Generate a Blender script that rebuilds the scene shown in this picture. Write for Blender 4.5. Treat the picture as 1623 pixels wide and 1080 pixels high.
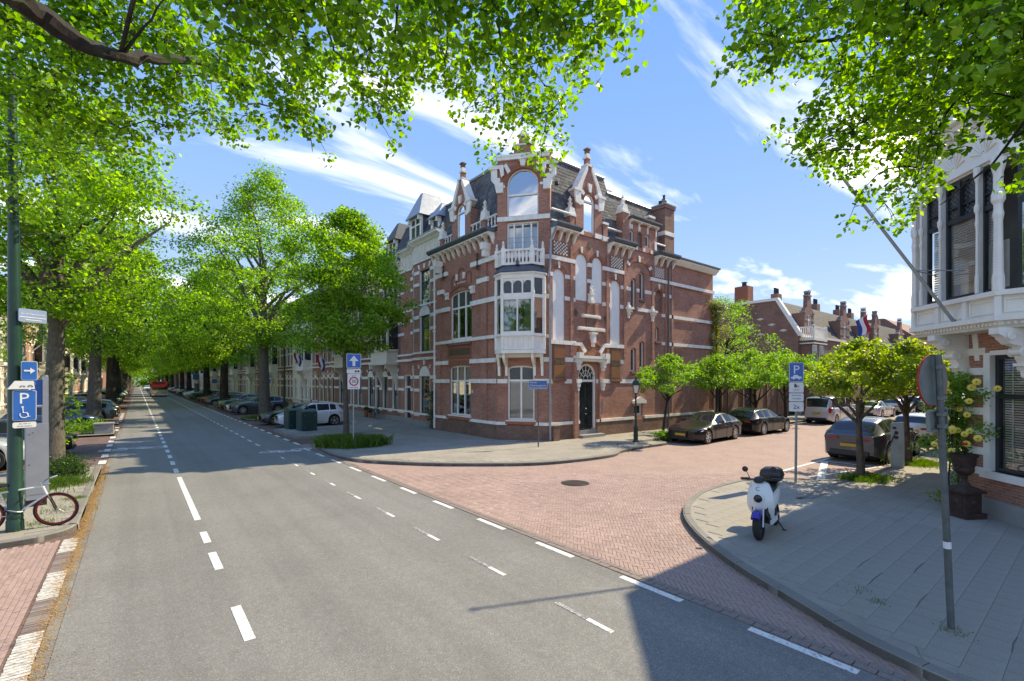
import bpy, math, random
import numpy as np
from mathutils import Matrix, Vector, noise as mnoise

for _o in list(bpy.data.objects):
    bpy.data.objects.remove(_o)
SC = bpy.context.scene
COL = SC.collection
R_ = math.radians
rnd = random.Random(7)

# ------------------------------------------------------------------ camera, sky, sun, exposure
cam_d = bpy.data.cameras.new('camera')
cam = bpy.data.objects.new('camera', cam_d)
COL.objects.link(cam)
cam.location = (0, 0, 3.05)
cam.rotation_euler = (R_(90), 0, -math.atan(594.5 / 750.0))
cam_d.sensor_width = 36
cam_d.lens = 750.0 / 1623.0 * 36.0
cam_d.shift_y = 64.0 / 1623.0
cam_d.clip_start = 0.1
cam_d.clip_end = 3000
SC.camera = cam

SUN_DIR = Vector((1.0, -0.14, 0.97)).normalized()      # towards the sun
SUN_EL = math.asin(SUN_DIR.z)
SUN_AZ = math.atan2(SUN_DIR.x, SUN_DIR.y)              # clockwise from +Y
W = bpy.data.worlds.new('World')
SC.world = W
W.use_nodes = True
nt = W.node_tree
for n in list(nt.nodes):
    nt.nodes.remove(n)
def wn(t, **k):
    n = nt.nodes.new(t)
    for a, b in k.items():
        setattr(n, a, b)
    return n
wl = nt.links.new
sky = wn('ShaderNodeTexSky', sky_type='NISHITA', sun_disc=False, sun_elevation=SUN_EL, sun_rotation=SUN_AZ,
         altitude=0, air_density=1.0, dust_density=0.1, ozone_density=2.2)
tc = wn('ShaderNodeTexCoord')
sep = wn('ShaderNodeSeparateXYZ')
wl(tc.outputs['Generated'], sep.inputs[0])
def wmath(op, a, b=None, clamp=False):
    n = wn('ShaderNodeMath', operation=op)
    n.use_clamp = clamp
    for i, v in enumerate((a, b)):
        if v is None:
            continue
        if isinstance(v, (int, float)):
            n.inputs[i].default_value = v
        else:
            wl(v, n.inputs[i])
    return n.outputs[0]
# thin high cloud: noise on a flat layer above the place
zc = wmath('MAXIMUM', sep.outputs[2], 0.03)
cx = wmath('DIVIDE', sep.outputs[0], wmath('ADD', zc, 0.12))
cy = wmath('DIVIDE', sep.outputs[1], wmath('ADD', zc, 0.12))
comb = wn('ShaderNodeCombineXYZ')
wl(cx, comb.inputs[0]); wl(cy, comb.inputs[1])
mp = wn('ShaderNodeMapping')
mp.inputs['Rotation'].default_value = (0, 0, R_(-42))
mp.inputs['Scale'].default_value = (0.55, 1.9, 1)
wl(comb.outputs[0], mp.inputs[0])
nz = wn('ShaderNodeTexNoise')
nz.inputs['Scale'].default_value = 1.15
nz.inputs['Detail'].default_value = 9
nz.inputs['Roughness'].default_value = 0.56
nz.inputs['Distortion'].default_value = 0.5
wl(mp.outputs[0], nz.inputs['Vector'])
ramp = wn('ShaderNodeValToRGB')
ramp.color_ramp.elements[0].position = 0.47
ramp.color_ramp.elements[0].color = (0, 0, 0, 1)
ramp.color_ramp.elements[1].position = 0.85
ramp.color_ramp.elements[1].color = (1, 1, 1, 1)
wl(nz.outputs['Fac'], ramp.inputs[0])
haze = wmath('MULTIPLY', wmath('POWER', wmath('SUBTRACT', 1.0, zc, True), 7.0), 0.045)
cf = wmath('MAXIMUM', wmath('MULTIPLY', wmath('POWER', ramp.outputs[0], 1.7), 0.55), wmath('ADD', haze, 0.010))
hsv = wn('ShaderNodeHueSaturation')
hsv.inputs['Saturation'].default_value = 1.05
hsv.inputs['Value'].default_value = 3.2
wl(sky.outputs[0], hsv.inputs['Color'])
mix = wn('ShaderNodeMix', data_type='RGBA')
wl(cf, mix.inputs[0])
cap = wn('ShaderNodeMix', data_type='RGBA', blend_type='DARKEN')
cap.inputs[0].default_value = 1.0
capc = wn('ShaderNodeMix', data_type='RGBA')            # the glare round the sun, held back
wl(wmath('MULTIPLY', zc, 1.35, True), capc.inputs[0])
capc.inputs[6].default_value = (0.56, 1.24, 2.8, 1)
capc.inputs[7].default_value = (0.09, 0.67, 2.7, 1)
wl(capc.outputs[2], cap.inputs[7])
wl(hsv.outputs[0], cap.inputs[6])
wl(cap.outputs[2], mix.inputs[6])
mix.inputs[7].default_value = (20.0, 19.5, 18.8, 1)
bg = wn('ShaderNodeBackground')
bg.inputs['Strength'].default_value = 0.15
wl(mix.outputs[2], bg.inputs['Color'])
wo = wn('ShaderNodeOutputWorld')
wl(bg.outputs[0], wo.inputs['Surface'])

sun_d = bpy.data.lights.new('sun', 'SUN')
sun_d.energy = 2.0
sun_d.angle = R_(0.53)
sun_d.color = (1.0, 0.98, 0.95)
sun = bpy.data.objects.new('sun', sun_d)
sun.rotation_euler = SUN_DIR.to_track_quat('Z', 'Y').to_euler()
sun.location = (20, -5, 40)
COL.objects.link(sun)

SC.view_settings.view_transform = 'Standard'
SC.view_settings.look = 'None'
SC.view_settings.exposure = 1.75
SC.view_settings.gamma = 1.0
SC.view_settings.use_white_balance = True        # camera white balance set for open shade
SC.view_settings.white_balance_temperature = 9700
SC.view_settings.white_balance_tint = 4
SC.view_settings.use_curve_mapping = False
SC.render.engine = 'CYCLES'
SC.cycles.max_bounces = 8
SC.cycles.diffuse_bounces = 5
SC.cycles.glossy_bounces = 3
SC.cycles.transmission_bounces = 4
SC.cycles.transparent_max_bounces = 10
SC.cycles.caustics_reflective = False
SC.cycles.caustics_refractive = False

# ------------------------------------------------------------------ materials
MATS = {}
class NT:
    def __init__(s, name):
        s.m = bpy.data.materials.new(name)
        s.m.use_nodes = True
        s.t = s.m.node_tree
        s.p = s.t.nodes['Principled BSDF']
        s.out = s.t.nodes['Material Output']
        MATS[name] = s.m
    def n(s, t, **k):
        n = s.t.nodes.new(t)
        for a, b in k.items():
            if hasattr(n, a):
                setattr(n, a, b)
            else:
                n.inputs[a.replace('_', ' ')].default_value = b
        return n
    def l(s, a, b):
        s.t.links.new(a, b)
    def uv(s, scale=1.0, rot=0.0, obj=False):
        c = s.n('ShaderNodeTexCoord')
        m = s.n('ShaderNodeMapping')
        if isinstance(scale, (int, float)):
            scale = (scale,) * 3
        m.inputs['Scale'].default_value = scale
        m.inputs['Rotation'].default_value = (0, 0, rot)
        s.l(c.outputs['Object' if obj else 'UV'], m.inputs[0])
        return m.outputs[0]
    def noise(s, vec, scale, detail=4, rough=0.6):
        n = s.n('ShaderNodeTexNoise')
        n.inputs['Scale'].default_value = scale
        n.inputs['Detail'].default_value = detail
        n.inputs['Roughness'].default_value = rough
        s.l(vec, n.inputs['Vector'])
        return n.outputs['Fac']
    def ramp(s, fac, stops):
        r = s.n('ShaderNodeValToRGB')
        e = r.color_ramp.elements
        while len(e) < len(stops):
            e.new(0.5)
        for i, (p, c) in enumerate(stops):
            e[i].position = p
            e[i].color = (c[0], c[1], c[2], 1) if hasattr(c, '__len__') else (c, c, c, 1)
        s.l(fac, r.inputs[0])
        return r.outputs[0]
    def mix(s, fac, a, b, mode='MIX'):
        n = s.n('ShaderNodeMix', data_type='RGBA', blend_type=mode)
        for i, v in ((0, fac), (6, a), (7, b)):
            if isinstance(v, (int, float)):
                n.inputs[i].default_value = v
            elif isinstance(v, tuple):
                n.inputs[i].default_value = (v[0], v[1], v[2], 1)
            else:
                s.l(v, n.inputs[i])
        return n.outputs[2]
    def math(s, op, a, b=0.0):
        n = s.n('ShaderNodeMath', operation=op)
        for i, v in enumerate((a, b)):
            if isinstance(v, (int, float)):
                n.inputs[i].default_value = v
            else:
                s.l(v, n.inputs[i])
        return n.outputs[0]
    def bump(s, h, dist=0.01, strength=0.6):
        b = s.n('ShaderNodeBump')
        b.inputs['Distance'].default_value = dist
        b.inputs['Strength'].default_value = strength
        s.l(h, b.inputs['Height'])
        s.l(b.outputs[0], s.p.inputs['Normal'])
    def set(s, col=None, rough=None, metal=None, **k):
        for key, v in (('Base Color', col), ('Roughness', rough), ('Metallic', metal)) + tuple((a.replace('_', ' '), b) for a, b in k.items()):
            if v is None:
                continue
            i = s.p.inputs[key]
            if isinstance(v, tuple):
                i.default_value = (v[0], v[1], v[2], 1)
            elif isinstance(v, (int, float)):
                i.default_value = v
            else:
                s.l(v, i)
        return s.m
def dk(c, f):
    return (c[0] * f, c[1] * f, c[2] * f)
def simple(name, col, rough=0.6, metal=0.0, var=0.12, scale=3.0, bump=0.0, bscale=60, **k):
    t = NT(name)
    if var > 0:
        v = t.uv(obj=True)
        c = t.ramp(t.noise(v, scale, 6), [(0.3, dk(col, 1 - var)), (0.7, dk(col, 1 + var))])
        t.set(c, rough, metal, **k)
        if bump > 0:
            t.bump(t.noise(v, bscale, 3), bump)
    else:
        t.set(col, rough, metal, **k)
    return t.m
def island(t):
    return t.n('ShaderNodeNewGeometry').outputs['Random Per Island']
def brickmat(name, c1, c2, mortar, bw=0.22, bh=0.0625, ms=0.006, stain=0.35):
    t = NT(name)
    v = t.uv()
    b = t.n('ShaderNodeTexBrick')
    b.offset = 0.5
    b.inputs['Scale'].default_value = 1.0
    b.inputs['Brick Width'].default_value = bw
    b.inputs['Row Height'].default_value = bh
    b.inputs['Mortar Size'].default_value = ms
    b.inputs['Mortar Smooth'].default_value = 0.2
    b.inputs['Bias'].default_value = 0.0
    b.inputs['Color1'].default_value = (*c1, 1)
    b.inputs['Color2'].default_value = (*c2, 1)
    b.inputs['Mortar'].default_value = (*mortar, 1)
    t.l(v, b.inputs['Vector'])
    st = t.ramp(t.noise(v, 0.9, 8, 0.65), [(0.25, 1 - stain), (0.55, 1.0), (0.8, 1 + stain * 0.4)])
    st2 = t.ramp(t.noise(t.uv((9, 30, 1)), 1.0, 2), [(0.3, 0.82), (0.7, 1.15)])
    c = t.mix(1.0, t.mix(1.0, b.outputs['Color'], st, 'MULTIPLY'), st2, 'MULTIPLY')
    t.set(c, 0.85)
    t.bump(t.math('SUBTRACT', 1.0, b.outputs['Fac']), 0.006, 0.7)
    return t.m

brickmat('brick_red', (0.48, 0.20, 0.13), (0.34, 0.132, 0.086), (0.40, 0.31, 0.25))
brickmat('brick_plinth', (0.28, 0.15, 0.105), (0.21, 0.11, 0.078), (0.14, 0.105, 0.085), stain=0.5)
brickmat('brick_brown', (0.33, 0.17, 0.12), (0.25, 0.125, 0.09), (0.2, 0.16, 0.13))
brickmat('brick_orange', (0.36, 0.12, 0.065), (0.30, 0.10, 0.055), (0.30, 0.15, 0.1), stain=0.2)
brickmat('paver_far', (0.385, 0.265, 0.228), (0.34, 0.235, 0.20), (0.26, 0.19, 0.165), bw=0.21, bh=0.105, ms=0.006, stain=0.2)
brickmat('paver_brown', (0.19, 0.115, 0.095), (0.15, 0.09, 0.075), (0.10, 0.075, 0.065), bw=0.21, bh=0.07, ms=0.005, stain=0.3)
brickmat('terracotta', (0.42, 0.155, 0.075), (0.37, 0.12, 0.06), (0.30, 0.13, 0.08), bw=0.5, bh=0.25, ms=0.004, stain=0.3)

t = NT('paver')           # herringbone clinker, one tone per piece
isl = island(t)
v = t.uv(obj=True)
c = t.ramp(isl, [(0.0, (0.32, 0.215, 0.185)), (0.35, (0.375, 0.26, 0.222)), (0.7, (0.355, 0.24, 0.21)), (1.0, (0.41, 0.295, 0.255))])
c = t.mix(1.0, c, t.ramp(t.noise(v, 0.5, 7), [(0.3, 0.82), (0.7, 1.12)]), 'MULTIPLY')
c = t.mix(1.0, c, t.ramp(t.noise(v, 45, 3), [(0.3, 0.85), (0.7, 1.12)]), 'MULTIPLY')
t.set(c, 0.8); t.bump(t.noise(v, 120, 3), 0.003)
t = NT('paver_gutter')
v = t.uv(obj=True)
c = t.ramp(island(t), [(0.0, (0.17, 0.13, 0.115)), (1.0, (0.27, 0.215, 0.19))])
c = t.mix(1.0, c, t.ramp(t.noise(v, 30, 4), [(0.3, 0.8), (0.7, 1.15)]), 'MULTIPLY')
t.set(c, 0.85); t.bump(t.noise(v, 120, 3), 0.003)
t = NT('joint_sand')
v = t.uv(obj=True)
t.set(t.ramp(t.noise(v, 25, 4), [(0.3, (0.10, 0.075, 0.06)), (0.7, (0.19, 0.145, 0.12))]), 0.95)

t = NT('asphalt')
v = t.uv(obj=True)
vo = t.n('ShaderNodeTexVoronoi')
vo.inputs['Scale'].default_value = 130
t.l(v, vo.inputs['Vector'])
c = t.ramp(t.n('ShaderNodeSeparateColor').outputs[0], [(0, 0), (1, 1)])
sc_ = t.n('ShaderNodeSeparateColor'); t.l(vo.outputs['Color'], sc_.inputs[0])
c = t.ramp(sc_.outputs[0], [(0.0, (0.135, 0.13, 0.122)), (0.5, (0.19, 0.184, 0.172)), (0.85, (0.225, 0.218, 0.202)), (1.0, (0.33, 0.32, 0.29))])
c = t.mix(1.0, c, t.ramp(t.noise(v, 0.45, 8, 0.62), [(0.3, 0.88), (0.5, 1.0), (0.7, 1.08)]), 'MULTIPLY')
lane = t.ramp(t.noise(t.uv((1.1, 0.03, 1), obj=True), 1.0, 4), [(0.36, 0.86), (0.56, 1.03)])
c = t.mix(1.0, c, lane, 'MULTIPLY')
c = t.mix(1.0, c, t.ramp(t.noise(v, 9, 4), [(0.3, 0.92), (0.7, 1.08)]), 'MULTIPLY')
t.set(c, 0.82); t.bump(t.noise(v, 160, 2), 0.004, 0.8)

def concrete(name, a, b, lim=0.0):
    t = NT(name)
    v = t.uv(obj=True)
    c = t.ramp(island(t), [(0, a), (1, b)])
    c = t.mix(1.0, c, t.ramp(t.noise(v, 0.7, 7, 0.65), [(0.3, 0.78), (0.7, 1.14)]), 'MULTIPLY')
    c = t.mix(1.0, c, t.ramp(t.noise(v, 110, 2), [(0.25, 0.72), (0.75, 1.25)]), 'MULTIPLY')
    t.set(c, 0.88); t.bump(t.noise(v, 120, 3), 0.003)
    return t.m
concrete('tile', (0.30, 0.272, 0.226), (0.315, 0.286, 0.238))
concrete('kerbstone', (0.17, 0.16, 0.142), (0.24, 0.226, 0.20))
concrete('pave_far', (0.265, 0.246, 0.214), (0.285, 0.265, 0.232))
concrete('concrete_light', (0.30, 0.29, 0.27), (0.34, 0.33, 0.31))
t = NT('road_paint')
v = t.uv(obj=True)
w = t.ramp(t.noise(v, 22, 6, 0.7), [(0.36, (0.26, 0.26, 0.25)), (0.45, (0.66, 0.66, 0.63)), (0.7, (0.76, 0.76, 0.73))])
t.set(w, 0.7)
t = NT('sett_white')
v = t.uv(obj=True)
t.set(t.ramp(t.noise(v, 16, 7, 0.75), [(0.36, (0.30, 0.27, 0.23)), (0.52, (0.56, 0.54, 0.49)), (0.75, (0.68, 0.66, 0.61))]), 0.85)
t = NT('road_paint_worn')
v = t.uv(obj=True)
w = t.ramp(t.noise(v, 26, 6, 0.7), [(0.42, (0.15, 0.15, 0.147)), (0.62, (0.44, 0.44, 0.43))])
t.set(w, 0.8)

simple('white_paint', (0.84, 0.81, 0.73), 0.5, var=0.07, scale=2.5, bump=0.002, bscale=25)
simple('white_stone', (0.80, 0.77, 0.69), 0.75, var=0.16, scale=3)
simple('cream_paint', (0.66, 0.62, 0.52), 0.6, var=0.07)
simple('plaster_white', (0.84, 0.83, 0.78), 0.8, var=0.05)
simple('zinc', (0.30, 0.33, 0.36), 0.45, 0.35, var=0.18)
simple('zinc_dark', (0.10, 0.115, 0.13), 0.5, 0.2, var=0.2)
simple('lead_dark', (0.055, 0.06, 0.066), 0.6, 0.0, var=0.2)
simple('stone_grey', (0.26, 0.26, 0.25), 0.8, var=0.15)
simple('door_dark', (0.012, 0.02, 0.022), 0.25, var=0.1)
simple('frame_black', (0.018, 0.024, 0.028), 0.3, var=0.1)
simple('unlit_interior', (0.03, 0.03, 0.028), 0.9, var=0)  # near-black colour stands in for the unlit rooms behind the panes
simple('curtain', (0.75, 0.73, 0.67), 0.9, var=0.08, scale=6)
simple('blind', (0.80, 0.78, 0.72), 0.6, var=0.04)
simple('metal_grey', (0.30, 0.33, 0.34), 0.4, 0.6, var=0.12)
simple('galv_grey', (0.24, 0.27, 0.27), 0.5, 0.35, var=0.18, scale=8)
simple('pole_weathered', (0.115, 0.135, 0.13), 0.55, 0.3, var=0.25, scale=9)
simple('green_pole', (0.010, 0.048, 0.028), 0.35, var=0.2, scale=4)
simple('lamp_green', (0.008, 0.03, 0.022), 0.4, var=0.2)
simple('bin_green', (0.012, 0.052, 0.050), 0.35, var=0.12)
simple('bin_grey', (0.14, 0.16, 0.17), 0.45, 0.2, var=0.1)
simple('meter_grey', (0.30, 0.32, 0.36), 0.4, 0.3, var=0.08)
simple('sign_blue', (0.012, 0.13, 0.46), 0.35, var=0.05)
simple('sign_street', (0.03, 0.14, 0.36), 0.35, var=0.06)
simple('sign_street_pale', (0.22, 0.30, 0.46), 0.35, var=0.06)
simple('sign_white', (0.75, 0.76, 0.76), 0.4, var=0.04)
simple('sign_red', (0.50, 0.015, 0.02), 0.4, var=0.05)
simple('sign_back', (0.19, 0.225, 0.21), 0.5, 0.3, var=0.2, scale=6)
simple('print_black', (0.02, 0.02, 0.022), 0.5, var=0)
simple('rubber', (0.014, 0.014, 0.015), 0.75, var=0.2)
simple('rim_alloy', (0.55, 0.56, 0.58), 0.3, 0.8, var=0.05)
simple('chrome', (0.75, 0.76, 0.78), 0.15, 1.0, var=0)
simple('plastic_black', (0.018, 0.018, 0.020), 0.45, var=0.15)
simple('vinyl_black', (0.025, 0.025, 0.027), 0.35, var=0.1)
simple('car_under', (0.008, 0.008, 0.009), 0.8, var=0)
simple('tail_red', (0.33, 0.008, 0.010), 0.2, var=0)
simple('head_clear', (0.42, 0.46, 0.50), 0.08, 0.5, var=0)
simple('plate_yellow', (0.55, 0.33, 0.02), 0.45, var=0.03)
simple('plate_blue', (0.02, 0.06, 0.35), 0.45, var=0)
simple('bike_red', (0.28, 0.012, 0.014), 0.4, var=0)
simple('bike_white', (0.70, 0.71, 0.72), 0.3, var=0.05)
simple('rust_iron', (0.062, 0.034, 0.026), 0.75, 0.2, var=0.35, scale=9, bump=0.004, bscale=40)
simple('flag_red', (0.42, 0.02, 0.03), 0.8, var=0.06)
simple('flag_white', (0.75, 0.75, 0.75), 0.8, var=0.04)
simple('flag_blue', (0.02, 0.06, 0.27), 0.8, var=0.06)
simple('petal_yellow', (0.80, 0.62, 0.10), 0.6, var=0.1)
simple('petal_red', (0.70, 0.02, 0.02), 0.6, var=0.1)
simple('petal_lilac', (0.36, 0.30, 0.48), 0.7, var=0.2)
simple('litter', (0.42, 0.235, 0.075), 0.85, var=0.3, scale=12)
simple('roof_tile', (0.052, 0.050, 0.050), 0.75, var=0.3, scale=2, bump=0.02, bscale=12)
simple('bus_red', (0.42, 0.028, 0.022), 0.35, var=0.05)
simple('bus_sand', (0.55, 0.40, 0.26), 0.4, var=0.05)
simple('terracotta_pot', (0.36, 0.14, 0.07), 0.8, var=0.15)
simple('scooter_white', (0.70, 0.75, 0.74), 0.22, var=0.02)
simple('scooter_blue', (0.03, 0.035, 0.30), 0.2, 0.2, var=0.02)
simple('iron_black', (0.02, 0.02, 0.02), 0.6, var=0.2)
simple('curtain_green', (0.20, 0.27, 0.22), 0.9, var=0.1)
t = NT('slate')
v = t.uv(obj=True)
c = t.ramp(island(t), [(0, (0.075, 0.078, 0.08)), (0.5, (0.11, 0.115, 0.118)), (1, (0.17, 0.176, 0.18))])
c = t.mix(t.ramp(t.noise(v, 1.4, 7, 0.7), [(0.45, 0.0), (0.75, 0.55)]), c, (0.10, 0.10, 0.065))
t.set(c, 0.9); t.bump(t.noise(v, 40, 3), 0.004)
t = NT('terra_ornament')
v = t.uv()
vo = t.n('ShaderNodeTexVoronoi'); vo.inputs['Scale'].default_value = 9; t.l(v, vo.inputs['Vector'])
c = t.ramp(vo.outputs['Distance'], [(0.1, (0.44, 0.16, 0.07)), (0.6, (0.20, 0.08, 0.045))])
t.set(c, 0.7); t.bump(vo.outputs['Distance'], 0.02)
t = NT('tile_panel')
v = t.uv()
w_ = t.n('ShaderNodeTexMagic'); w_.turbulence_depth = 3; w_.inputs['Scale'].default_value = 9; t.l(v, w_.inputs['Vector'])
c = t.ramp(w_.outputs['Fac'], [(0.3, (0.30, 0.10, 0.05)), (0.5, (0.36, 0.15, 0.08)), (0.7, (0.10, 0.11, 0.05))])
t.set(c, 0.25)
t = NT('mosaic')
v = t.uv()
vo = t.n('ShaderNodeTexVoronoi'); vo.inputs['Scale'].default_value = 14; t.l(v, vo.inputs['Vector'])
t.set(t.ramp(vo.outputs['Distance'], [(0.2, (0.22, 0.13, 0.05)), (0.5, (0.07, 0.055, 0.04))]), 0.5)
t.bump(vo.outputs['Distance'], 0.01)
def glass(name, tint=(0.9, 0.95, 0.95), refl=0.32):
    t = NT(name)
    tr = t.n('ShaderNodeBsdfTransparent'); tr.inputs[0].default_value = (*tint, 1)
    gl = t.n('ShaderNodeBsdfGlossy'); gl.inputs['Roughness'].default_value = 0.02
    gl.inputs[0].default_value = (0.95, 0.97, 1, 1)
    lw = t.n('ShaderNodeLayerWeight'); lw.inputs['Blend'].default_value = 0.35
    f = t.math('ADD', t.math('MULTIPLY', lw.outputs['Fresnel'], 0.9), refl)
    m = t.n('ShaderNodeMixShader')
    t.l(f, m.inputs[0]); t.l(tr.outputs[0], m.inputs[1]); t.l(gl.outputs[0], m.inputs[2])
    t.l(m.outputs[0], t.out.inputs[0])
    return t.m
glass('glass', (0.72, 0.78, 0.76), 0.22)
glass('glass_clear', (0.9, 0.93, 0.92), 0.10)
glass('glass_sky', (0.75, 0.82, 0.85), 0.45)
t = NT('glass_leaded')
v = t.uv((13, 13, 1), rot=R_(45))
b = t.n('ShaderNodeTexBrick'); b.offset = 0.0
b.inputs['Scale'].default_value = 1.0; b.inputs['Brick Width'].default_value = 1.0; b.inputs['Row Height'].default_value = 1.0
b.inputs['Mortar Size'].default_value = 0.09
b.inputs['Color1'].default_value = (0.10, 0.12, 0.12, 1); b.inputs['Color2'].default_value = (0.055, 0.07, 0.075, 1)
b.inputs['Mortar'].default_value = (0.012, 0.012, 0.012, 1)
t.l(v, b.inputs['Vector'])
t.set(b.outputs['Color'], 0.15)
simple('car_glass', (0.018, 0.022, 0.026), 0.04, var=0)
simple('window_dark', (0.03, 0.038, 0.042), 0.06, var=0)
simple('glass_lantern', (0.62, 0.60, 0.55), 0.15, var=0.05)
def carpaint(name, col, metal=0.5):
    t = NT(name)
    t.set(col, 0.28, metal)
    t.p.inputs['Coat Weight'].default_value = 1.0 if max(col) > .1 else 0.55
    t.p.inputs['Coat Roughness'].default_value = 0.03
    return t.m
carpaint('paint_brown', (0.016, 0.012, 0.013), 0.15)
carpaint('paint_black', (0.006, 0.006, 0.008), 0.1)
carpaint('paint_white', (0.62, 0.66, 0.72), 0.0)
carpaint('paint_silver', (0.58, 0.60, 0.62), 0.35)
carpaint('paint_grey', (0.06, 0.08, 0.10), 0.3)
carpaint('paint_darkgrey', (0.05, 0.058, 0.066), 0.6)
carpaint('paint_green', (0.09, 0.12, 0.11), 0.5)
carpaint('paint_blue', (0.03, 0.06, 0.12), 0.4)
carpaint('paint_red', (0.30, 0.03, 0.025), 0.2)

def leafmat(name, cols, trans=0.5, yel=(0.42, 0.62, 0.02)):
    t = NT(name)
    isl = island(t)
    c = t.ramp(isl, [(i / (len(cols) - 1), k) for i, k in enumerate(cols)])
    v = t.uv(obj=True)
    c = t.mix(1.0, c, t.ramp(t.noise(v, 0.45, 3), [(0.3, (0.75, 0.85, 0.8)), (0.7, (1.25, 1.12, 1.1))]), 'MULTIPLY')
    t.p.inputs['Roughness'].default_value = 0.42
    t.p.inputs['Specular IOR Level'].default_value = 0.35
    t.l(c, t.p.inputs['Base Color'])
    tr = t.n('ShaderNodeBsdfTranslucent')
    tc_ = t.mix(1.0, c, (2.1, 2.7, 0.5), 'MULTIPLY')
    t.l(tc_, tr.inputs[0])
    m = t.n('ShaderNodeMixShader')
    m.inputs[0].default_value = trans
    t.l(t.p.outputs[0], m.inputs[1]); t.l(tr.outputs[0], m.inputs[2])
    t.l(m.outputs[0], t.out.inputs[0])
    return t.m
leafmat('leaf_lime', [(0.06, 0.11, 0.025), (0.10, 0.175, 0.032), (0.15, 0.245, 0.04), (0.21, 0.31, 0.05), (0.30, 0.40, 0.08)], 0.56)
leafmat('leaf_near', [(0.045, 0.09, 0.018), (0.085, 0.155, 0.022), (0.13, 0.225, 0.028), (0.18, 0.29, 0.034), (0.29, 0.38, 0.06)], 0.52)
leafmat('leaf_street', [(0.10, 0.18, 0.035), (0.14, 0.23, 0.045), (0.19, 0.28, 0.06)], 0.5)
leafmat('leaf_cherry', [(0.13, 0.18, 0.03), (0.19, 0.24, 0.04), (0.27, 0.30, 0.06), (0.22, 0.20, 0.05)], 0.5)
leafmat('leaf_dark', [(0.022, 0.05, 0.012), (0.035, 0.075, 0.016), (0.05, 0.10, 0.02)], 0.3)
leafmat('leaf_wisteria', [(0.10, 0.14, 0.03), (0.20, 0.20, 0.05), (0.28, 0.25, 0.05)], 0.35)
leafmat('grass', [(0.05, 0.10, 0.015), (0.08, 0.14, 0.02), (0.13, 0.17, 0.04)], 0.35)
def barkmat(name, a, b):
    t = NT(name)
    v = t.uv((1, 1, 0.45), obj=True)
    n1 = t.noise(v, 14, 8, 0.7)
    c = t.ramp(n1, [(0.3, a), (0.7, b)])
    c = t.mix(t.ramp(t.noise(v, 2.2, 4), [(0.5, 0.0), (0.7, 0.5)]), c, (0.12, 0.13, 0.08))
    t.set(c, 0.9); t.bump(n1, 0.03, 0.8)
    return t.m
barkmat('bark', (0.045, 0.038, 0.030), (0.17, 0.145, 0.115))
barkmat('bark_dark', (0.010, 0.008, 0.007), (0.042, 0.033, 0.027))
barkmat('bark_cherry', (0.045, 0.032, 0.025), (0.16, 0.125, 0.095))

# ------------------------------------------------------------------ helpers
WL = {}                 # where each object's own origin stands, while the scene is being built
def meta(o, label=None, cat=None, group=None, kind=None):
    if label: o['label'] = label
    if cat: o['category'] = cat
    if group: o['group'] = group
    if kind: o['kind'] = kind
    return o
def place(o, parent, loc=None):
    COL.objects.link(o)
    if parent is not None:
        o.parent = parent
        o.location = Vector(loc or (0, 0, 0)) - WL.get(parent, Vector((0, 0, 0)))
    elif loc:
        o.location = loc
    WL[o] = Vector(loc or (0, 0, 0))
    return o
def thing(name, label, cat, loc=(0, 0, 0), group=None):
    o = bpy.data.objects.new(name, None)
    o.empty_display_size = 0.3
    place(o, None, loc)
    return meta(o, label, cat, group)
def frame(ox, oy, ux, uy, ix, iy, oz=0.0):
    n = math.hypot(ux, uy); m = math.hypot(ix, iy)
    return Matrix(((ux / n, ix / m, 0, ox), (uy / n, iy / m, 0, oy), (0, 0, 1, oz), (0, 0, 0, 1)))
def rotz(a, x=0, y=0, z=0):
    return Matrix.Translation((x, y, z)) @ Matrix.Rotation(a, 4, 'Z')

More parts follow.
